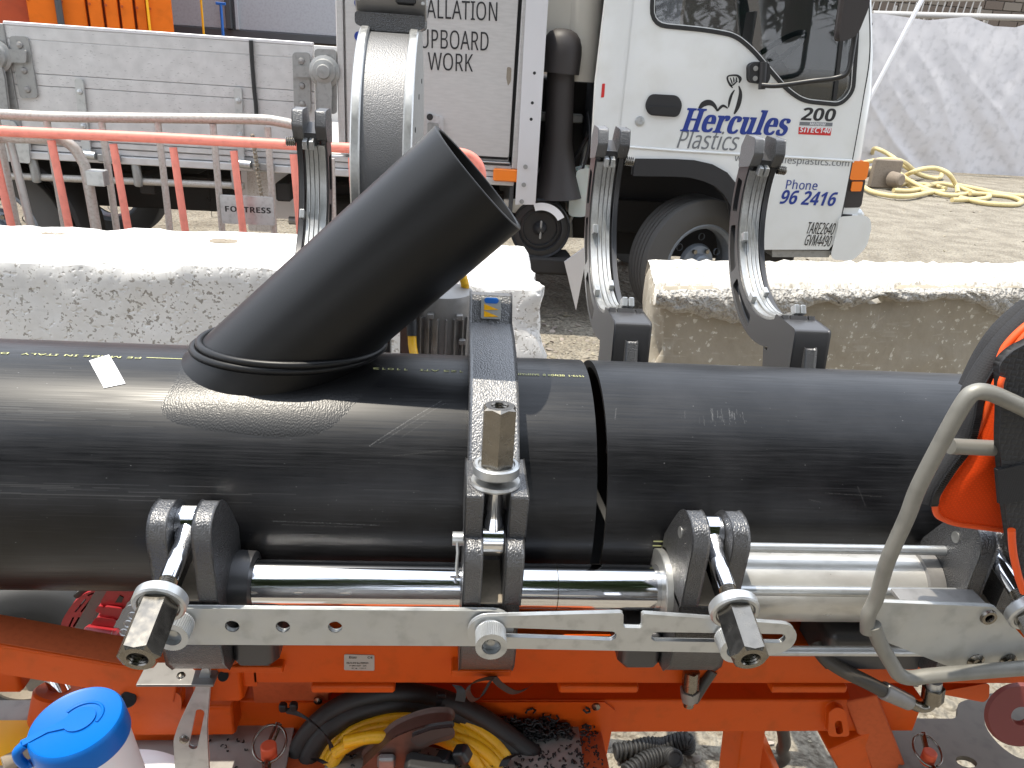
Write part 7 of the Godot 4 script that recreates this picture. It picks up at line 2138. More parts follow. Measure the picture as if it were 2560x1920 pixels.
	var th := []
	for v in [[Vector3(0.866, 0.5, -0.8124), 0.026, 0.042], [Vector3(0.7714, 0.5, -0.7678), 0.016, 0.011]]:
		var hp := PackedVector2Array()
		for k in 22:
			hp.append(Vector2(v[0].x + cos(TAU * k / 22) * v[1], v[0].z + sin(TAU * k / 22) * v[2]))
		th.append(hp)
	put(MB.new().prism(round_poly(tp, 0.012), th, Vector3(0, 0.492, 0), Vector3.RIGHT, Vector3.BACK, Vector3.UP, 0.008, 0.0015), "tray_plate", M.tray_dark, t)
	put(MB.new().lathe(Vector3(0.7042, 0.7076, -0.66), Vector3(-0.2, 0.3, 1).normalized(), [Vector2(0.010, 0), Vector2(0.038, 0), Vector2(0.041, 0.004), Vector2(0.038, 0.008), Vector2(0.012, 0.008), Vector2(0.010, 0)], 36), "red_handwheel", M.disc_brown, t)

# ---------------------------------------------------------------- loose things on and round the trolley
func pull_pin(c: Vector3, label: String, tilt: float) -> void:
	var t := thing("locking_pin", label, "locking pin", c, "locking pins with wire rings")
	put(MB.new().cyl(c + Vector3(0, -0.012, 0), c + Vector3(0, 0.010, 0), 0.0095, -1, 24, 0.0015), "head", M.pink_plastic, t)
	put(MB.new().cyl(c + Vector3(0.0, 0.004, -0.004), c + Vector3(0.006, 0.012, -0.03), 0.0045, -1, 12), "shaft", M.steel, t)
	var ring := []
	for k in 25:
		var a := lerpf(-0.42 * PI, 1.42 * PI, k / 24.0)
		ring.append(c + Vector3(cos(a) * 0.0195, 0.006 + sin(a) * 0.008, -0.006 - sin(a) * 0.021))
	put(MB.new().tube(ring, 0.0017, 8), "wire_ring", M.steel, t)
	put(MB.new().cyl(c + Vector3(0.0, -0.006, 0.012), c + Vector3(0.001, -0.008, 0.024), 0.0055, -1, 12), "ring_sleeve", M.steel, t)

func details() -> void:
	# wipes canister with a blue lid
	var ce := Vector3(-0.353, 0.772, -0.592)
	var ax := Vector3(-0.10, 0.985, 0.05).normalized()
	var R := 0.0440
	var foot := ce - ax * 0.222
	var t := thing("wipes_canister", "white wipes canister with bright blue lid at lower left", "canister", foot)
	put(MB.new().lathe(foot, ax, [Vector2(0, 0), Vector2(R * 0.93, 0), Vector2(R * 0.95, 0.003), Vector2(R * 0.95, 0.19), Vector2(R * 0.97, 0.193), Vector2(R * 0.97, 0.197), Vector2(R * 0.95, 0.2), Vector2(R * 0.95, 0.205)], 56), "body", M.white_plastic, t)
	var lid := put(MB.new().lathe(foot, ax, [Vector2(R * 0.96, 0.194), Vector2(R, 0.194), Vector2(R * 1.012, 0.196), Vector2(R, 0.214), Vector2(R * 0.985, 0.219), Vector2(R * 0.95, 0.2215), Vector2(R * 0.90, 0.2205), Vector2(0, 0.2195)], 72), "lid", M.lid_blue, t)
	var u := (Vector3(0.94, 0.0, -0.34) - ax * ax.dot(Vector3(0.94, 0.0, -0.34))).normalized()
	var w := ax.cross(u) * -1.0
	if w.z > 0:
		w = -w
	var lt := ce + ax * 0.0
	var top := foot + ax * 0.2196
	# tear-off cap with its strap and crescent grip
	var ks := R / 0.0535
	var cap := []
	cap.append_array(circle(Vector2(0.004, 0.001) * ks, 0.0175 * ks, 30, -PI * 0.86, PI * 0.86))
	cap.append_array([Vector2(-0.030, 0.003) * ks, Vector2(-0.0575, -0.004) * ks, Vector2(-0.0585, -0.014) * ks, Vector2(-0.030, -0.004) * ks])
	put(MB.new().prism(PackedVector2Array(cap), [], top, u, w, ax, 0.0022, 0.0006), "dispenser_cap", M.lid_blue, lid)
	var sp := []
	for q in [[-0.054, -0.010, 0.0], [-0.062, -0.012, 0.004], [-0.0635, -0.012, 0.014], [-0.0595, -0.012, 0.024], [-0.054, -0.011, 0.024]]:
		sp.append(top + u * (q[0] * ks) + w * (q[1] * ks) - ax * q[2])
	put(MB.new().tube(spline(sp, 5), 0.0045, 10), "cap_strap", M.lid_blue, lid)
	var cres := []
	for k in 17:
		var a := lerpf(-0.25 * PI, 0.75 * PI, k / 16.0)
		cres.append(top + u * ((0.006 + cos(a) * 0.0235) * ks) + w * ((0.004 + sin(a) * 0.0215) * ks) + ax * 0.0008)
	put(MB.new().tube(cres, 0.0015, 8), "grip_rim", M.lid_blue, lid)
	for q in [[-0.02, 0.12, 0.05, 0.016], [0.018, 0.10, 0.02, 0.012]]:
		var m := MB.new()
		for k in 8:
			var a0: float = 0.4 + q[0] * 20 + k * 0.07
			var fr := (Vector3.BACK - ax * ax.dot(Vector3.BACK)).normalized()
			var sd := fr.cross(ax)
			var d0 := fr * cos(a0) + sd * sin(a0)
			var d1 := fr * cos(a0 + 0.07) + sd * sin(a0 + 0.07)
			m.quadn(foot + ax * 0.160 + d0 * (R * 0.952), foot + ax * 0.160 + d1 * (R * 0.952), foot + ax * 0.184 + d1 * (R * 0.952), foot + ax * 0.184 + d0 * (R * 0.952), d0, d1, d1, d0)
		put(m, "label_print", M.black_print, t)
	# plinth plate the canister stands on
	var pl := thing("foot_plate", "grey steel foot plate with a yellow stripe at the lower left corner", "plate", Vector3(-0.40, 0.54, -0.64))
	put(MB.new().box(Vector3(-0.40, 0.542, -0.66), Vector3(0.46, 0.012, 0.36), 0.002), "plate", M.plate_grey, pl)
	put(MB.new().box(Vector3(-0.554, 0.549, -0.7672), Vector3(0.06, 0.001, 0.07), 0.0), "stripe", M.sticker_yellow, pl)
	put(MB.new().cyl(Vector3(-0.5273, 0.56, -0.723), Vector3(-0.506, 0.56, -0.7421), 0.010), "tube", M.dirt, pl)
	put(MB.new().box(Vector3(-0.40, 0.27, -0.72), Vector3(0.05, 0.54, 0.05), 0.003), "leg", M.orange_dusty, pl)
	# sheet of paper
	var pq := [Vector3(-0.3868, 0.552, -0.752), Vector3(-0.3195, 0.552, -0.7377), Vector3(-0.3112, 0.552, -0.6996), Vector3(-0.377, 0.552, -0.7003)]
	var rows := []
	for i in 9:
		var row := []
		for j in 9:
			var p: Vector3 = pq[0].lerp(pq[1], j / 8.0).lerp(pq[3].lerp(pq[2], j / 8.0), i / 8.0)
			row.append(p + Vector3(0, 0.006 * sin(j / 8.0 * PI) * (0.5 + 0.5 * cos(i * 0.7)), 0))
		rows.append(row)
	tag(put(MB.new().sheet(rows), "paper_sheet", M.paper), "white sheet of paper lying right of the wipes canister", "paper")
	pull_pin(Vector3(-0.2002, 0.6066, -0.7), "locking pin with wire ring and orange head, left of the cable coil", 0.0)
	pull_pin(Vector3(0.7033, 0.5194, -0.76), "locking pin with wire ring in the shade at lower right", 0.0)

	# red engine cover by the wheel
	var e := thing("red_engine", "red and grey engine cover with vent slots beside the trolley wheel", "engine", Vector3(-0.60, 0.0, -1.10))
	var zf := func(p: Array, z0: float, d: float, bev: float, holes := []) -> MB:
		return MB.new().prism(PackedVector2Array(p), holes, Vector3(0, 0, z0 - d), Vector3.RIGHT, Vector3.UP, Vector3.BACK, d, bev)
	var slots := []
	for q in [[Vector2(-0.6077, 0.4976), Vector2(-0.5874, 0.5235)], [Vector2(-0.5982, 0.4977), Vector2(-0.5779, 0.5242)], [Vector2(-0.5819, 0.532), Vector2(-0.5731, 0.5364)], [Vector2(-0.6288, 0.4529), Vector2(-0.6129, 0.4852)], [Vector2(-0.6152, 0.4665), Vector2(-0.6034, 0.4853)]]:
		slots.append(slot(q[0], q[1], 0.0034, 5))
	var fs := put(zf.call(round_poly([Vector2(-0.6457, 0.4322), Vector2(-0.6299, 0.4795), Vector2(-0.6112, 0.5089), Vector2(-0.5901, 0.5319), Vector2(-0.5688, 0.5418), Vector2(-0.5643, 0.5368), Vector2(-0.583, 0.5047), Vector2(-0.6056, 0.4673), Vector2(-0.6262, 0.4259)], 0.012), -1.08, 0.02, 0.004, slots), "fan_shroud", M.red_plastic, e)
	put(zf.call([Vector2(-0.6417, 0.4317), Vector2(-0.6194, 0.4826), Vector2(-0.5802, 0.5216), Vector2(-0.6078, 0.4639), Vector2(-0.6305, 0.4254)], -1.098, 0.01, 0.001), "shroud_back", M.black_paint, e)
	put(zf.call(round_poly([Vector2(-0.6209, 0.4476), Vector2(-0.5918, 0.4991), Vector2(-0.567, 0.5417), Vector2(-0.5495, 0.5671), Vector2(-0.5282, 0.5704), Vector2(-0.5553, 0.5253), Vector2(-0.5756, 0.494), Vector2(-0.6039, 0.4414)], 0.006), -1.07, 0.05, 0.003), "grey_band", M.grey_plastic, e)
	put(zf.call(round_poly([Vector2(-0.6112, 0.5222), Vector2(-0.595, 0.536), Vector2(-0.5834, 0.5347), Vector2(-0.6072, 0.517)], 0.003), -1.09, 0.03, 0.002), "grip_edge", M.black_paint, e)
	var bxp := put(zf.call(round_poly([Vector2(-0.5503, 0.535), Vector2(-0.5264, 0.5752), Vector2(-0.4914, 0.5757), Vector2(-0.5085, 0.546), Vector2(-0.521, 0.5212), Vector2(-0.5508, 0.5251)], 0.006), -1.06, 0.09, 0.006), "cover", M.red_plastic, e)
	put(zf.call([Vector2(-0.5301, 0.5352), Vector2(-0.5214, 0.5488), Vector2(-0.5156, 0.5453), Vector2(-0.5201, 0.5354)], -1.0585, 0.004, 0.0005), "recess", M.black_paint, bxp)
	put(zf.call(round_poly([Vector2(-0.5618, 0.521), Vector2(-0.555, 0.53), Vector2(-0.5485, 0.5271), Vector2(-0.5551, 0.5159)], 0.003), -1.055, 0.03, 0.002), "catch", M.red_plastic, e)
	put(zf.call(round_poly([Vector2(-0.554, 0.5085), Vector2(-0.546, 0.5296), Vector2(-0.5187, 0.526), Vector2(-0.53, 0.5036)], 0.005), -1.052, 0.08, 0.004), "cover", M.red_plastic, e)
	put(zf.call(round_poly([Vector2(-0.5755, 0.4828), Vector2(-0.5586, 0.5118), Vector2(-0.5289, 0.507), Vector2(-0.5432, 0.48)], 0.005), -1.048, 0.08, 0.004), "cover", M.red_plastic, e)
	put(MB.new().cyl(Vector3(-0.5792, 0.4821, -1.04), Vector3(-0.5269, 0.4733, -1.04), 0.019, -1, 28, 0.004), "drum", M.red_plastic, e)
	put(zf.call(round_poly([Vector2(-0.5158, 0.5207), Vector2(-0.4823, 0.5773), Vector2(-0.4536, 0.5777), Vector2(-0.4839, 0.5106), Vector2(-0.5071, 0.5057), Vector2(-0.5152, 0.5089)], 0.006), -1.0, 0.004, 0.0008, [circle(Vector2(-0.4963, 0.5229), 0.0065, 16), circle(Vector2(-0.4874, 0.5399), 0.0065, 16), circle(Vector2(-0.4792, 0.5562), 0.0065, 16)]), "galvanised_tab", M.zinc, e)
	put(MB.new().box(Vector3(-0.56, 0.2, -1.20), Vector3(0.20, 0.4, 0.16), 0.02), "engine_block", M.undercarriage, e)

	# cable coil: black hoses outside, yellow cable inside
	var cc := thing("yellow_cable_coil", "coil of yellow cable with black ties on the trolley shelf", "cable", Vector3(-0.02, 0.56, -0.70))
	var zc := -0.745
	var yl := [
		[Vector3(-0.1519, 0.5244, -0.735), Vector3(-0.1422, 0.5535, -0.745), Vector3(-0.1259, 0.5772, -0.752), Vector3(-0.097, 0.6, -0.757), Vector3(-0.0638, 0.608, -0.76), Vector3(-0.0239, 0.6093, -0.76), Vector3(0.0208, 0.6024, -0.757), Vector3(0.0599, 0.584, -0.75), Vector3(0.0863, 0.563, -0.74), Vector3(0.1093, 0.5301, -0.73)],
		[Vector3(-0.1402, 0.5326, -0.728), Vector3(-0.1306, 0.5585, -0.738), Vector3(-0.1082, 0.5876, -0.745), Vector3(-0.0754, 0.6017, -0.75), Vector3(-0.036, 0.6065, -0.752), Vector3(0.0105, 0.5971, -0.75), Vector3(0.0491, 0.5813, -0.742), Vector3(0.0775, 0.5606, -0.732), Vector3(0.0979, 0.5344, -0.724)],
		[Vector3(-0.1309, 0.5534, -0.725), Vector3(-0.111, 0.5828, -0.734), Vector3(-0.0827, 0.5971, -0.74), Vector3(-0.0436, 0.6003, -0.742), Vector3(0.0002, 0.5952, -0.74), Vector3(0.0386, 0.5788, -0.734), Vector3(0.0646, 0.56, -0.725), Vector3(0.0801, 0.5418, -0.718)],
		[Vector3(-0.1258, 0.5767, -0.722), Vector3(-0.0978, 0.5922, -0.728), Vector3(-0.0654, 0.6009, -0.73), Vector3(-0.0306, 0.6035, -0.73), Vector3(0.0068, 0.5943, -0.728), Vector3(0.0427, 0.5775, -0.72), Vector3(0.0602, 0.555, -0.712)],
		[Vector3(-0.1122, 0.6029, -0.716), Vector3(-0.0806, 0.6065, -0.72), Vector3(-0.0483, 0.6062, -0.72), Vector3(0.0278, 0.5864, -0.735), Vector3(0.0641, 0.571, -0.728), Vector3(0.0905, 0.5446, -0.718)]]
	for p in yl:
		put(MB.new().tube(spline(p, 8), 0.0083, 14), "cable_turn", M.yellow_cable, cc)
	for q in [[Vector3(0.0069, 0.6376, -0.742), Vector3(0.0048, 0.6264, -0.733), Vector3(0.0032, 0.6143, -0.725), 0.0045], [Vector3(0.1038, 0.5732, -0.722), Vector3(0.0924, 0.5776, -0.712), Vector3(0.0871, 0.5716, -0.705), 0.0055], [Vector3(-0.1532, 0.5639, -0.726), Vector3(-0.1445, 0.5708, -0.718), Vector3(-0.1355, 0.5715, -0.712), 0.004]]:
		put(bent_strip(spline([q[0], q[1], q[2]], 5), Vector3(1, 0.2, 0).normalized(), q[3], 0.001), "cable_tie", M.strap_black, cc)
	var bc := thing("black_hose_coil", "pair of thick black hoses curving round the yellow cable coil", "hose", Vector3(-0.05, 0.58, -0.74))
	for p in [[Vector3(-0.1867, 0.5129, -0.74), Vector3(-0.1776, 0.5481, -0.75), Vector3(-0.1599, 0.5805, -0.757), Vector3(-0.1267, 0.6107, -0.763), Vector3(-0.0853, 0.6274, -0.767), Vector3(-0.0435, 0.632, -0.768), Vector3(0.0052, 0.6218, -0.767), Vector3(0.0485, 0.6028, -0.762), Vector3(0.0907, 0.5755, -0.755), Vector3(0.1264, 0.5511, -0.745), Vector3(0.1528, 0.5357, -0.735), Vector3(0.1754, 0.5203, -0.73)],
			[Vector3(-0.1688, 0.5187, -0.735), Vector3(-0.1605, 0.5513, -0.742), Vector3(-0.1421, 0.5823, -0.75), Vector3(-0.1094, 0.6057, -0.757), Vector3(-0.0723, 0.6172, -0.762), Vector3(-0.0348, 0.6184, -0.764), Vector3(0.0099, 0.6086, -0.762), Vector3(0.0535, 0.5869, -0.758), Vector3(0.0978, 0.5605, -0.75), Vector3(0.1382, 0.5329, -0.74), Vector3(0.1612, 0.5144, -0.735)]]:
		put(MB.new().tube(spline(p, 8), 0.0132, 16), "hose_turn", M.black_cable, bc)
	put(bent_strip(spline([Vector3(0.0069, 0.6436, -0.755), Vector3(0.0041, 0.639, -0.746), Vector3(0.0018, 0.6294, -0.742)], 5), Vector3(1, 0.2, 0).normalized(), 0.004, 0.001), "cable_tie", M.strap_black, bc)
	put(MB.new().box(Vector3(0.0065, 0.6479, -0.748), Vector3(0.012, 0.008, 0.008), 0.002), "tie_head", M.strap_black, bc)
	put(bent_strip(spline([Vector3(-0.1916, 0.6215, -0.75), Vector3(-0.1719, 0.623, -0.742), Vector3(-0.1509, 0.6125, -0.735), Vector3(-0.1342, 0.5952, -0.728), Vector3(-0.1278, 0.5767, -0.722)], 5), Vector3(0.5, -0.4, 0.3).normalized(), 0.006, 0.001), "cable_tie", M.strap_black, bc)
	for q in [Vector3(-0.1919, 0.6277, -0.748), Vector3(-0.1788, 0.629, -0.748)]:
		put(MB.new().box(q, Vector3(0.010, 0.014, 0.010), 0.003), "tie_head", M.strap_black, bc)
	# black ribbon hanging from the frame
	var rb := thing("black_ribbon", "thin black strap curling down below the closed clamp", "strap", Vector3(0.0671, 0.724, -0.7))
	put(bent_strip(spline([Vector3(0.0747, 0.7317, -0.705), Vector3(0.07, 0.724, -0.7), Vector3(0.0549, 0.7312, -0.69), Vector3(0.0397, 0.7286, -0.685), Vector3(0.0365, 0.7162, -0.685), Vector3(0.0431, 0.6986, -0.69), Vector3(0.0525, 0.7024, -0.69), Vector3(0.0593, 0.7187, -0.69), Vector3(0.0654, 0.7312, -0.69), Vector3(0.074, 0.7262, -0.685), Vector3(0.0893, 0.72, -0.68), Vector3(0.1024, 0.7237, -0.68), Vector3(0.1104, 0.7316, -0.68)], 6), Vector3(0.5, 0.8, 0.25).normalized(), 0.0052, 0.0006), "strap", M.strap_black, rb)
	put(bent_strip(spline([Vector3(0.024, 0.6917, -0.72), Vector3(0.0302, 0.6863, -0.715), Vector3(0.0287, 0.6736, -0.712)], 5), Vector3(1, 0, 0.2).normalized(), 0.006, 0.0006), "strap_end", M.strap_black, rb)
	# brown tool with black handle among the coil
	var bt := thing("brown_hand_tool", "worn brown metal tool head with black handle inside the cable coil", "tool", Vector3(-0.0481, 0.6044, -0.69))
	put(MB.new().prism(round_poly([Vector2(-0.09, 0.5782), Vector2(-0.0681, 0.6055), Vector2(-0.0504, 0.6296), Vector2(-0.0232, 0.6454), Vector2(-0.0019, 0.6519), Vector2(0.0197, 0.651), Vector2(0.0222, 0.6345), Vector2(-0.0033, 0.6266), Vector2(-0.0267, 0.6105), Vector2(-0.0324, 0.5886), Vector2(-0.0381, 0.5663), Vector2(-0.0862, 0.5669)], 0.01), [], Vector3(0, 0, -0.722), Vector3.RIGHT, Vector3.UP, Vector3.BACK, 0.028, 0.006), "casting", M.brown_metal, bt)
	put(MB.new().prism(round_poly([Vector2(-0.0296, 0.641), Vector2(-0.0036, 0.654), Vector2(0.0214, 0.6578), Vector2(0.0214, 0.6486), Vector2(-0.0014, 0.6408), Vector2(-0.0187, 0.6276)], 0.006), [], Vector3(0, 0, -0.696), Vector3.RIGHT, Vector3.UP, Vector3.BACK, 0.010, 0.003), "grip_plate", M.brown_plastic, bt)
	put(beam(Vector3(-0.0356, 0.605, -0.68), Vector3(0.0276, 0.5938, -0.675), 0.028, 0.028, 0.006), "handle", M.black_rubber, bt)
	put(beam(Vector3(0.0091, 0.612, -0.69), Vector3(0.02, 0.582, -0.685), 0.024, 0.024, 0.006), "clip", M.black_paint, bt)
	put(beam(Vector3(0.0286, 0.6227, -0.69), Vector3(0.0392, 0.6038, -0.685), 0.022, 0.022, 0.006), "clip", M.black_paint, bt)
	put(MB.new().box(Vector3(-0.0577, 0.6014, -0.688), Vector3(0.022, 0.02, 0.012), 0.004), "worn_boss", M.dull_alu, bt)
	# black plastic shavings on the plates
	var rng := RandomNumberGenerator.new()
	rng.seed = 77
	var sv := MB.new()
	for k in 460:
		var p: Vector3
		if k < 250:
			p = Vector3(rng.randf_range(0.10, 0.22), 0.5585, rng.randf_range(-0.782, -0.68))
		elif k < 380:
			p = Vector3(rng.randf_range(-0.13, 0.12), 0.5585, rng.randf_range(-0.74, -0.68))
		elif k < 400:
			p = Vector3(rng.randf_range(-0.32, -0.2), 0.5585, rng.randf_range(-0.78, -0.68))
		else:
			p = Vector3(rng.randf_range(-0.1, 0.3), 0.7565, rng.randf_range(-0.85, -0.722))
		var pts := []
		var a := rng.randf() * TAU
		var s := rng.randf_range(0.0010, 0.0028)
		for j in 4:
			pts.append(p + Vector3(cos(a + j * 0.9), 0.25 + 0.5 * rng.randf(), sin(a + j * 0.9)) * s)
		sv.tube(pts, rng.randf_range(0.0006, 0.0013), 5)
	var so := put(sv, "plastic_shavings", M.pe)
	so.set_meta("kind", "stuff")
	so.set_meta("label", "scattered black plastic shavings on the trolley plates")
	so.set_meta("category", "shavings")
	# dark heap of swarf at the back of the shelf
	var hp := MB.new()
	for k in 260:
		var p := Vector3(rng.randfn(0.115, 0.035), 0.558 + absf(rng.randfn(0, 0.010)), rng.randf_range(-0.779, -0.755))
		var pts := []
		var a := rng.randf() * TAU
		var s := rng.randf_range(0.003, 0.007)
		for j in 5:
			pts.append(p + Vector3(cos(a + j * 1.1), rng.randf_range(0.0, 1.0), sin(a + j * 1.1) * 0.6) * s)
		hp.tube(pts, rng.randf_range(0.001, 0.002), 5)
	var ho := put(hp, "swarf_heap", M.pe)
	ho.set_meta("kind", "stuff")
	ho.set_meta("label", "dark heap of plastic swarf behind the cable coil")
	ho.set_meta("category", "swarf")
	# spiral wrapped hose ends lying on the ground
	var si := 0
	for q in [[Vector3(0.3935, 0.018, -1.2114), Vector3(0.4387, 0.018, -1.2196), Vector3(0.4735, 0.018, -1.2281), Vector3(0.5024, 0.018, -1.2257), Vector3(0.5282, 0.035, -1.2213), Vector3(0.5512, 0.04, -1.221), Vector3(0.5558, 0.018, -1.2188)], [Vector3(0.4078, 0.018, -1.1573), Vector3(0.4493, 0.018, -1.1856), Vector3(0.481, 0.018, -1.1979), Vector3(0.5074, 0.018, -1.2019), Vector3(0.515, 0.04, -1.1743)]]:
		var tt := thing("spiral_wrap", ["black spiral wrapped hose end lying on the sand, the farther one", "black spiral wrapped hose end lying on the sand, the nearer one"][si], "hose", q[1], "hose ends on the ground")
		si += 1
		var path := spline(q, 6)
		put(MB.new().tube(path, 0.0145, 14), "hose", M.black_cable, tt)
		var turns := []
		for k in path.size() * 8:
			var f := k / 8.0
			var i := mini(int(f), path.size() - 2)
			var p: Vector3 = path[i].lerp(path[i + 1], f - int(f))
			var d: Vector3 = (path[i + 1] - path[i]).normalized()
			var s1 := d.cross(Vector3.UP).normalized()
			var s2 := s1.cross(d)
			turns.append(p + (s1 * cos(k * 0.55) + s2 * sin(k * 0.55)) * 0.0155)
		put(MB.new().tube(turns, 0.0042, 6), "spiral", M.black_rubber, tt)
	var hz := thing("loose_hose", "thin dark hose hanging to the ground beneath the orange beam", "hose", Vector3(0.58, 0, -1.2))
	put(MB.new().tube(spline([Vector3(0.52, 0.545, -0.90), Vector3(0.6004, 0.3521, -0.95), Vector3(0.6229, 0.2873, -0.98), Vector3(0.6412, 0.1999, -1.02), Vector3(0.5, 0.02, -1.1)], 6), 0.011, 12), "hose", M.brown_hose, hz)
	# tool bag
	bag()
	tree_behind()

func bag() -> void:
	var t := thing("tool_bag", "orange and black zipped fabric tool bag hanging at the right edge", "bag", Vector3(0.5452, 1.0039, -0.6))
	var z := -0.625
	# side gusset in orange
	var side := [Vector2(0.4846, 1.0194), Vector2(0.4856, 1.0397), Vector2(0.5003, 1.0767), Vector2(0.5059, 1.113), Vector2(0.5057, 1.1596), Vector2(0.5173, 1.198), Vector2(0.5376, 1.2228), Vector2(0.5981, 1.1034), Vector2(0.6269, 0.9763), Vector2(0.5817, 0.9897), Vector2(0.5104, 0.9983), Vector2(0.4909, 1.0068)]
	var pf := round_poly(side, 0.02, 4)
	# puffed side: dome the outline
	var cen := Vector2.ZERO
	for q in pf:
		cen += q
	cen /= pf.size()
	var rows := []
	for i in 11:
		var s := i / 10.0
		var row := []
		for k in pf.size() + 1:
			var q: Vector2 = cen.lerp(pf[k % pf.size()], s)
			var dz := 0.014 * (1.0 - s * s * s) + 0.0025 * sin(q.x * 90.0) * sin(q.y * 70.0) * (1.0 - s)
			row.append(Vector3(q.x, q.y, z + dz))
		rows.append(row)
	put(MB.new().sheet(rows), "side_panel", M.bag_orange, t)
	put(MB.new().prism(pf, [], Vector3(0.012, -0.004, z - 0.03), Vector3.RIGHT, Vector3.UP, Vector3.BACK, 0.026, 0.004), "body", M.bag_black, t)
	var pip := []
	for q in pf:
		pip.append(Vector3(q.x, q.y, z))
	put(MB.new().tube(pip, 0.0034, 8, true), "piping", M.piping_orange, t)
	# black zip band outside the piping, on the left and top
	var band := [Vector3(0.4813, 1.0208, -0.632), Vector3(0.4808, 1.0344, -0.632), Vector3(0.4886, 1.0613, -0.632), Vector3(0.4979, 1.0876, -0.632), Vector3(0.4979, 1.1137, -0.634), Vector3(0.4994, 1.1322, -0.64), Vector3(0.5068, 1.1513, -0.645), Vector3(0.5159, 1.1711, -0.648), Vector3(0.5263, 1.1895, -0.65), Vector3(0.5411, 1.21, -0.65)]
	put(MB.new().tube(spline(band, 6), 0.0115, 14), "zip_band", M.bag_black, t)
	var zp := []
	for q in band:
		zp.append(q + Vector3(-0.001, 0.001, 0.0128))
	var zs := spline(zp, 14)
	var zt := MB.new()
	for i in zs.size() - 1:
		var m := MB.new()
		var d: Vector3 = (zs[i + 1] - zs[i]).normalized()
		var s: Vector3 = d.cross(Vector3.BACK).normalized()
		zt.t = Transform3D(Basis(s, d, s.cross(d)), zs[i])
		zt.box(Vector3.ZERO, Vector3(0.0075, 0.0016, 0.0025), 0.0004)
	put(zt, "zip_teeth", M.black_paint, t)
	put(MB.new().tube(spline([Vector3(0.5071, 1.133, -0.655), Vector3(0.5146, 1.1578, -0.66), Vector3(0.5225, 1.1799, -0.662), Vector3(0.5337, 1.1967, -0.664), Vector3(0.547, 1.2124, -0.664)], 6), 0.012, 12), "top_roll", M.bag_black, t)
	put(MB.new().tube(spline([Vector3(0.5117, 1.1673, -0.64), Vector3(0.5177, 1.1844, -0.64), Vector3(0.5274, 1.1997, -0.64), Vector3(0.5398, 1.2116, -0.64)], 6), 0.0045, 10), "piping", M.piping_orange, t)
	# padded black front with straps, in front of the crossbar
	var fp := [Vector2(0.4773, 1.1826), Vector2(0.4844, 1.1938), Vector2(0.5095, 1.2102), Vector2(0.5443, 1.2162), Vector2(0.6711, 0.9321), Vector2(0.5914, 0.9311), Vector2(0.5529, 0.9914), Vector2(0.5227, 1.057), Vector2(0.5022, 1.1078), Vector2(0.4927, 1.1412)]
	put(MB.new().prism(round_poly(fp, 0.015), [], Vector3(0, 0, -0.599), Vector3.RIGHT, Vector3.UP, Vector3.BACK, 0.009, 0.004), "front_pad", M.bag_mesh, t)
	put(MB.new().prism(PackedVector2Array([Vector2(0.5057, 1.0797), Vector2(0.5325, 1.0874), Vector2(0.5455, 1.0504), Vector2(0.5206, 1.0435)]), [], Vector3(0, 0, -0.592), Vector3.RIGHT, Vector3.UP, Vector3.BACK, 0.0045, 0.001), "webbing", M.bag_black, t)
	put(MB.new().tube(spline([Vector3(0.5394, 1.0171, -0.586), Vector3(0.5452, 1.0019, -0.586), Vector3(0.5522, 0.9864, -0.586), Vector3(0.5651, 0.9627, -0.586), Vector3(0.5767, 0.9445, -0.586)], 5), 0.0035, 10), "piping", M.piping_orange, t)
	put(MB.new().tube(spline([Vector3(0.4805, 1.1716, -0.588), Vector3(0.4797, 1.1664, -0.587), Vector3(0.4812, 1.1601, -0.587)], 5), 0.0026, 10), "piping", M.piping_orange, t)

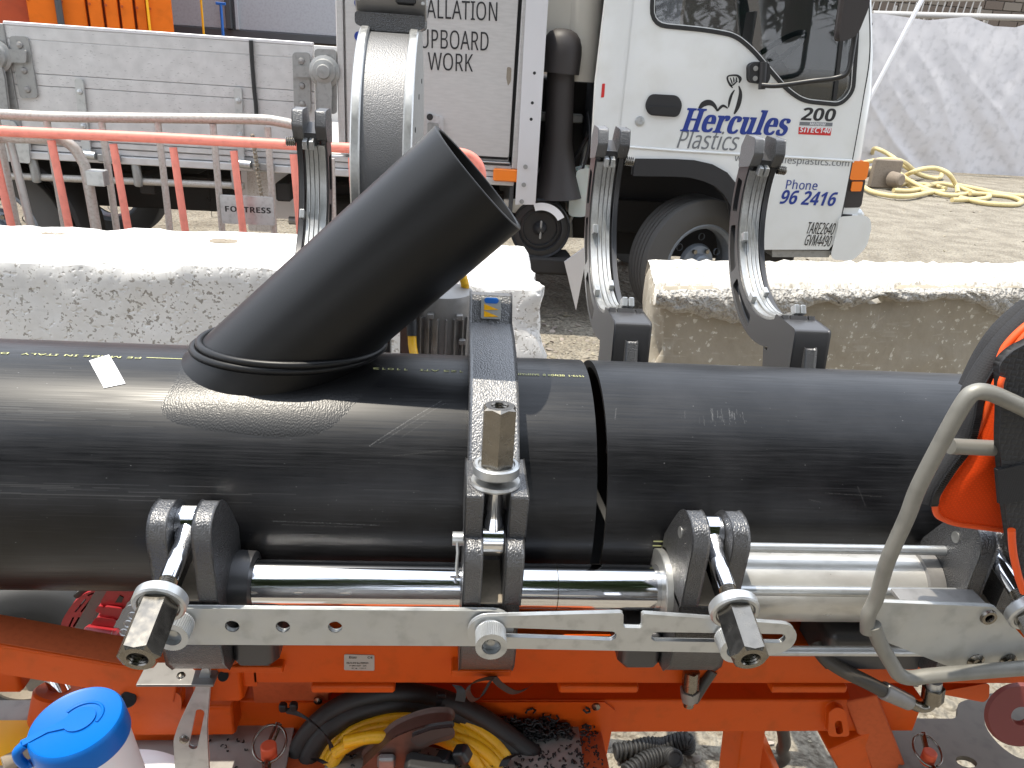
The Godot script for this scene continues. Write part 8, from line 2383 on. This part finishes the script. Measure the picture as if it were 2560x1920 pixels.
# tall trees behind the camera: the pipes and the cab window mirror them
func tree_behind() -> void:
	var t := thing("tree", "tall leafy tree behind the viewpoint, mirrored in the cab's window", "tree", Vector3.ZERO, "trees behind the viewpoint")
	put(MB.new().tube(spline([Vector3.ZERO, Vector3(0.15, 2.6, 0), Vector3(-0.05, 5.0, 0.15), Vector3(0.2, 8.0, 0)], 5), 0.22, 10, false, 0.05), "trunk", M.bark, t)
	var rng := RandomNumberGenerator.new()
	rng.seed = 3
	var br := MB.new()
	var lf := MB.new()
	for k in 46:
		var h := rng.randf_range(1.6, 7.6)
		var p0 := Vector3(0.1, h, 0)
		var d := Vector3(rng.randf_range(-1, 1), rng.randf_range(0.0, 0.6), rng.randf_range(-1, 1)).normalized()
		var p1 := p0 + d * rng.randf_range(1.2, 2.6) * (1.0 - 0.45 * absf(h - 4.5) / 4.0)
		br.tube([p0, (p0 + p1) / 2 + Vector3(0, 0.12, 0), p1], 0.05, 6, false, 0.012)
		for j in 110:
			var q := p0.lerp(p1, rng.randf_range(0.25, 1.15)) + Vector3(rng.randfn(0, 0.30), rng.randfn(0, 0.26), rng.randfn(0, 0.30))
			var a := Vector3(rng.randf_range(-1, 1), rng.randf_range(-0.6, 0.3), rng.randf_range(-1, 1)).normalized()
			var s := a.cross(Vector3(0.2, 1, 0.1)).normalized()
			var l := rng.randf_range(0.18, 0.34)
			var nn := s.cross(a)
			lf.tri(q - s * 0.055, q + s * 0.055, q + a * l, nn, nn, nn)
			lf.tri(q - s * 0.055, q + s * 0.055, q - a * l * 0.5, nn, nn, nn)
	put(br, "limbs", M.bark, t)
	put(lf, "crown", M.leaf, t)
	var spots := [[1.4, 3.3, 1.05, 0.0], [4.0, 3.4, 1.1, 1.3], [6.8, 4.0, 1.12, 2.6], [-1.4, 4.0, 0.95, 3.4], [-4.4, 4.6, 0.9, 4.4], [9.6, 4.6, 1.05, 5.2], [-7.6, 5.4, 0.85, 0.8], [2.8, 5.6, 1.15, 2.0]]
	for i in spots.size():
		var o := t
		if i > 0:
			o = t.duplicate()
			o.name = numbered("tree")
			add_child(o)
		o.position = Vector3(spots[i][0], -0.02, spots[i][1])
		o.rotation.y = spots[i][3]
		o.scale = Vector3.ONE * spots[i][2]
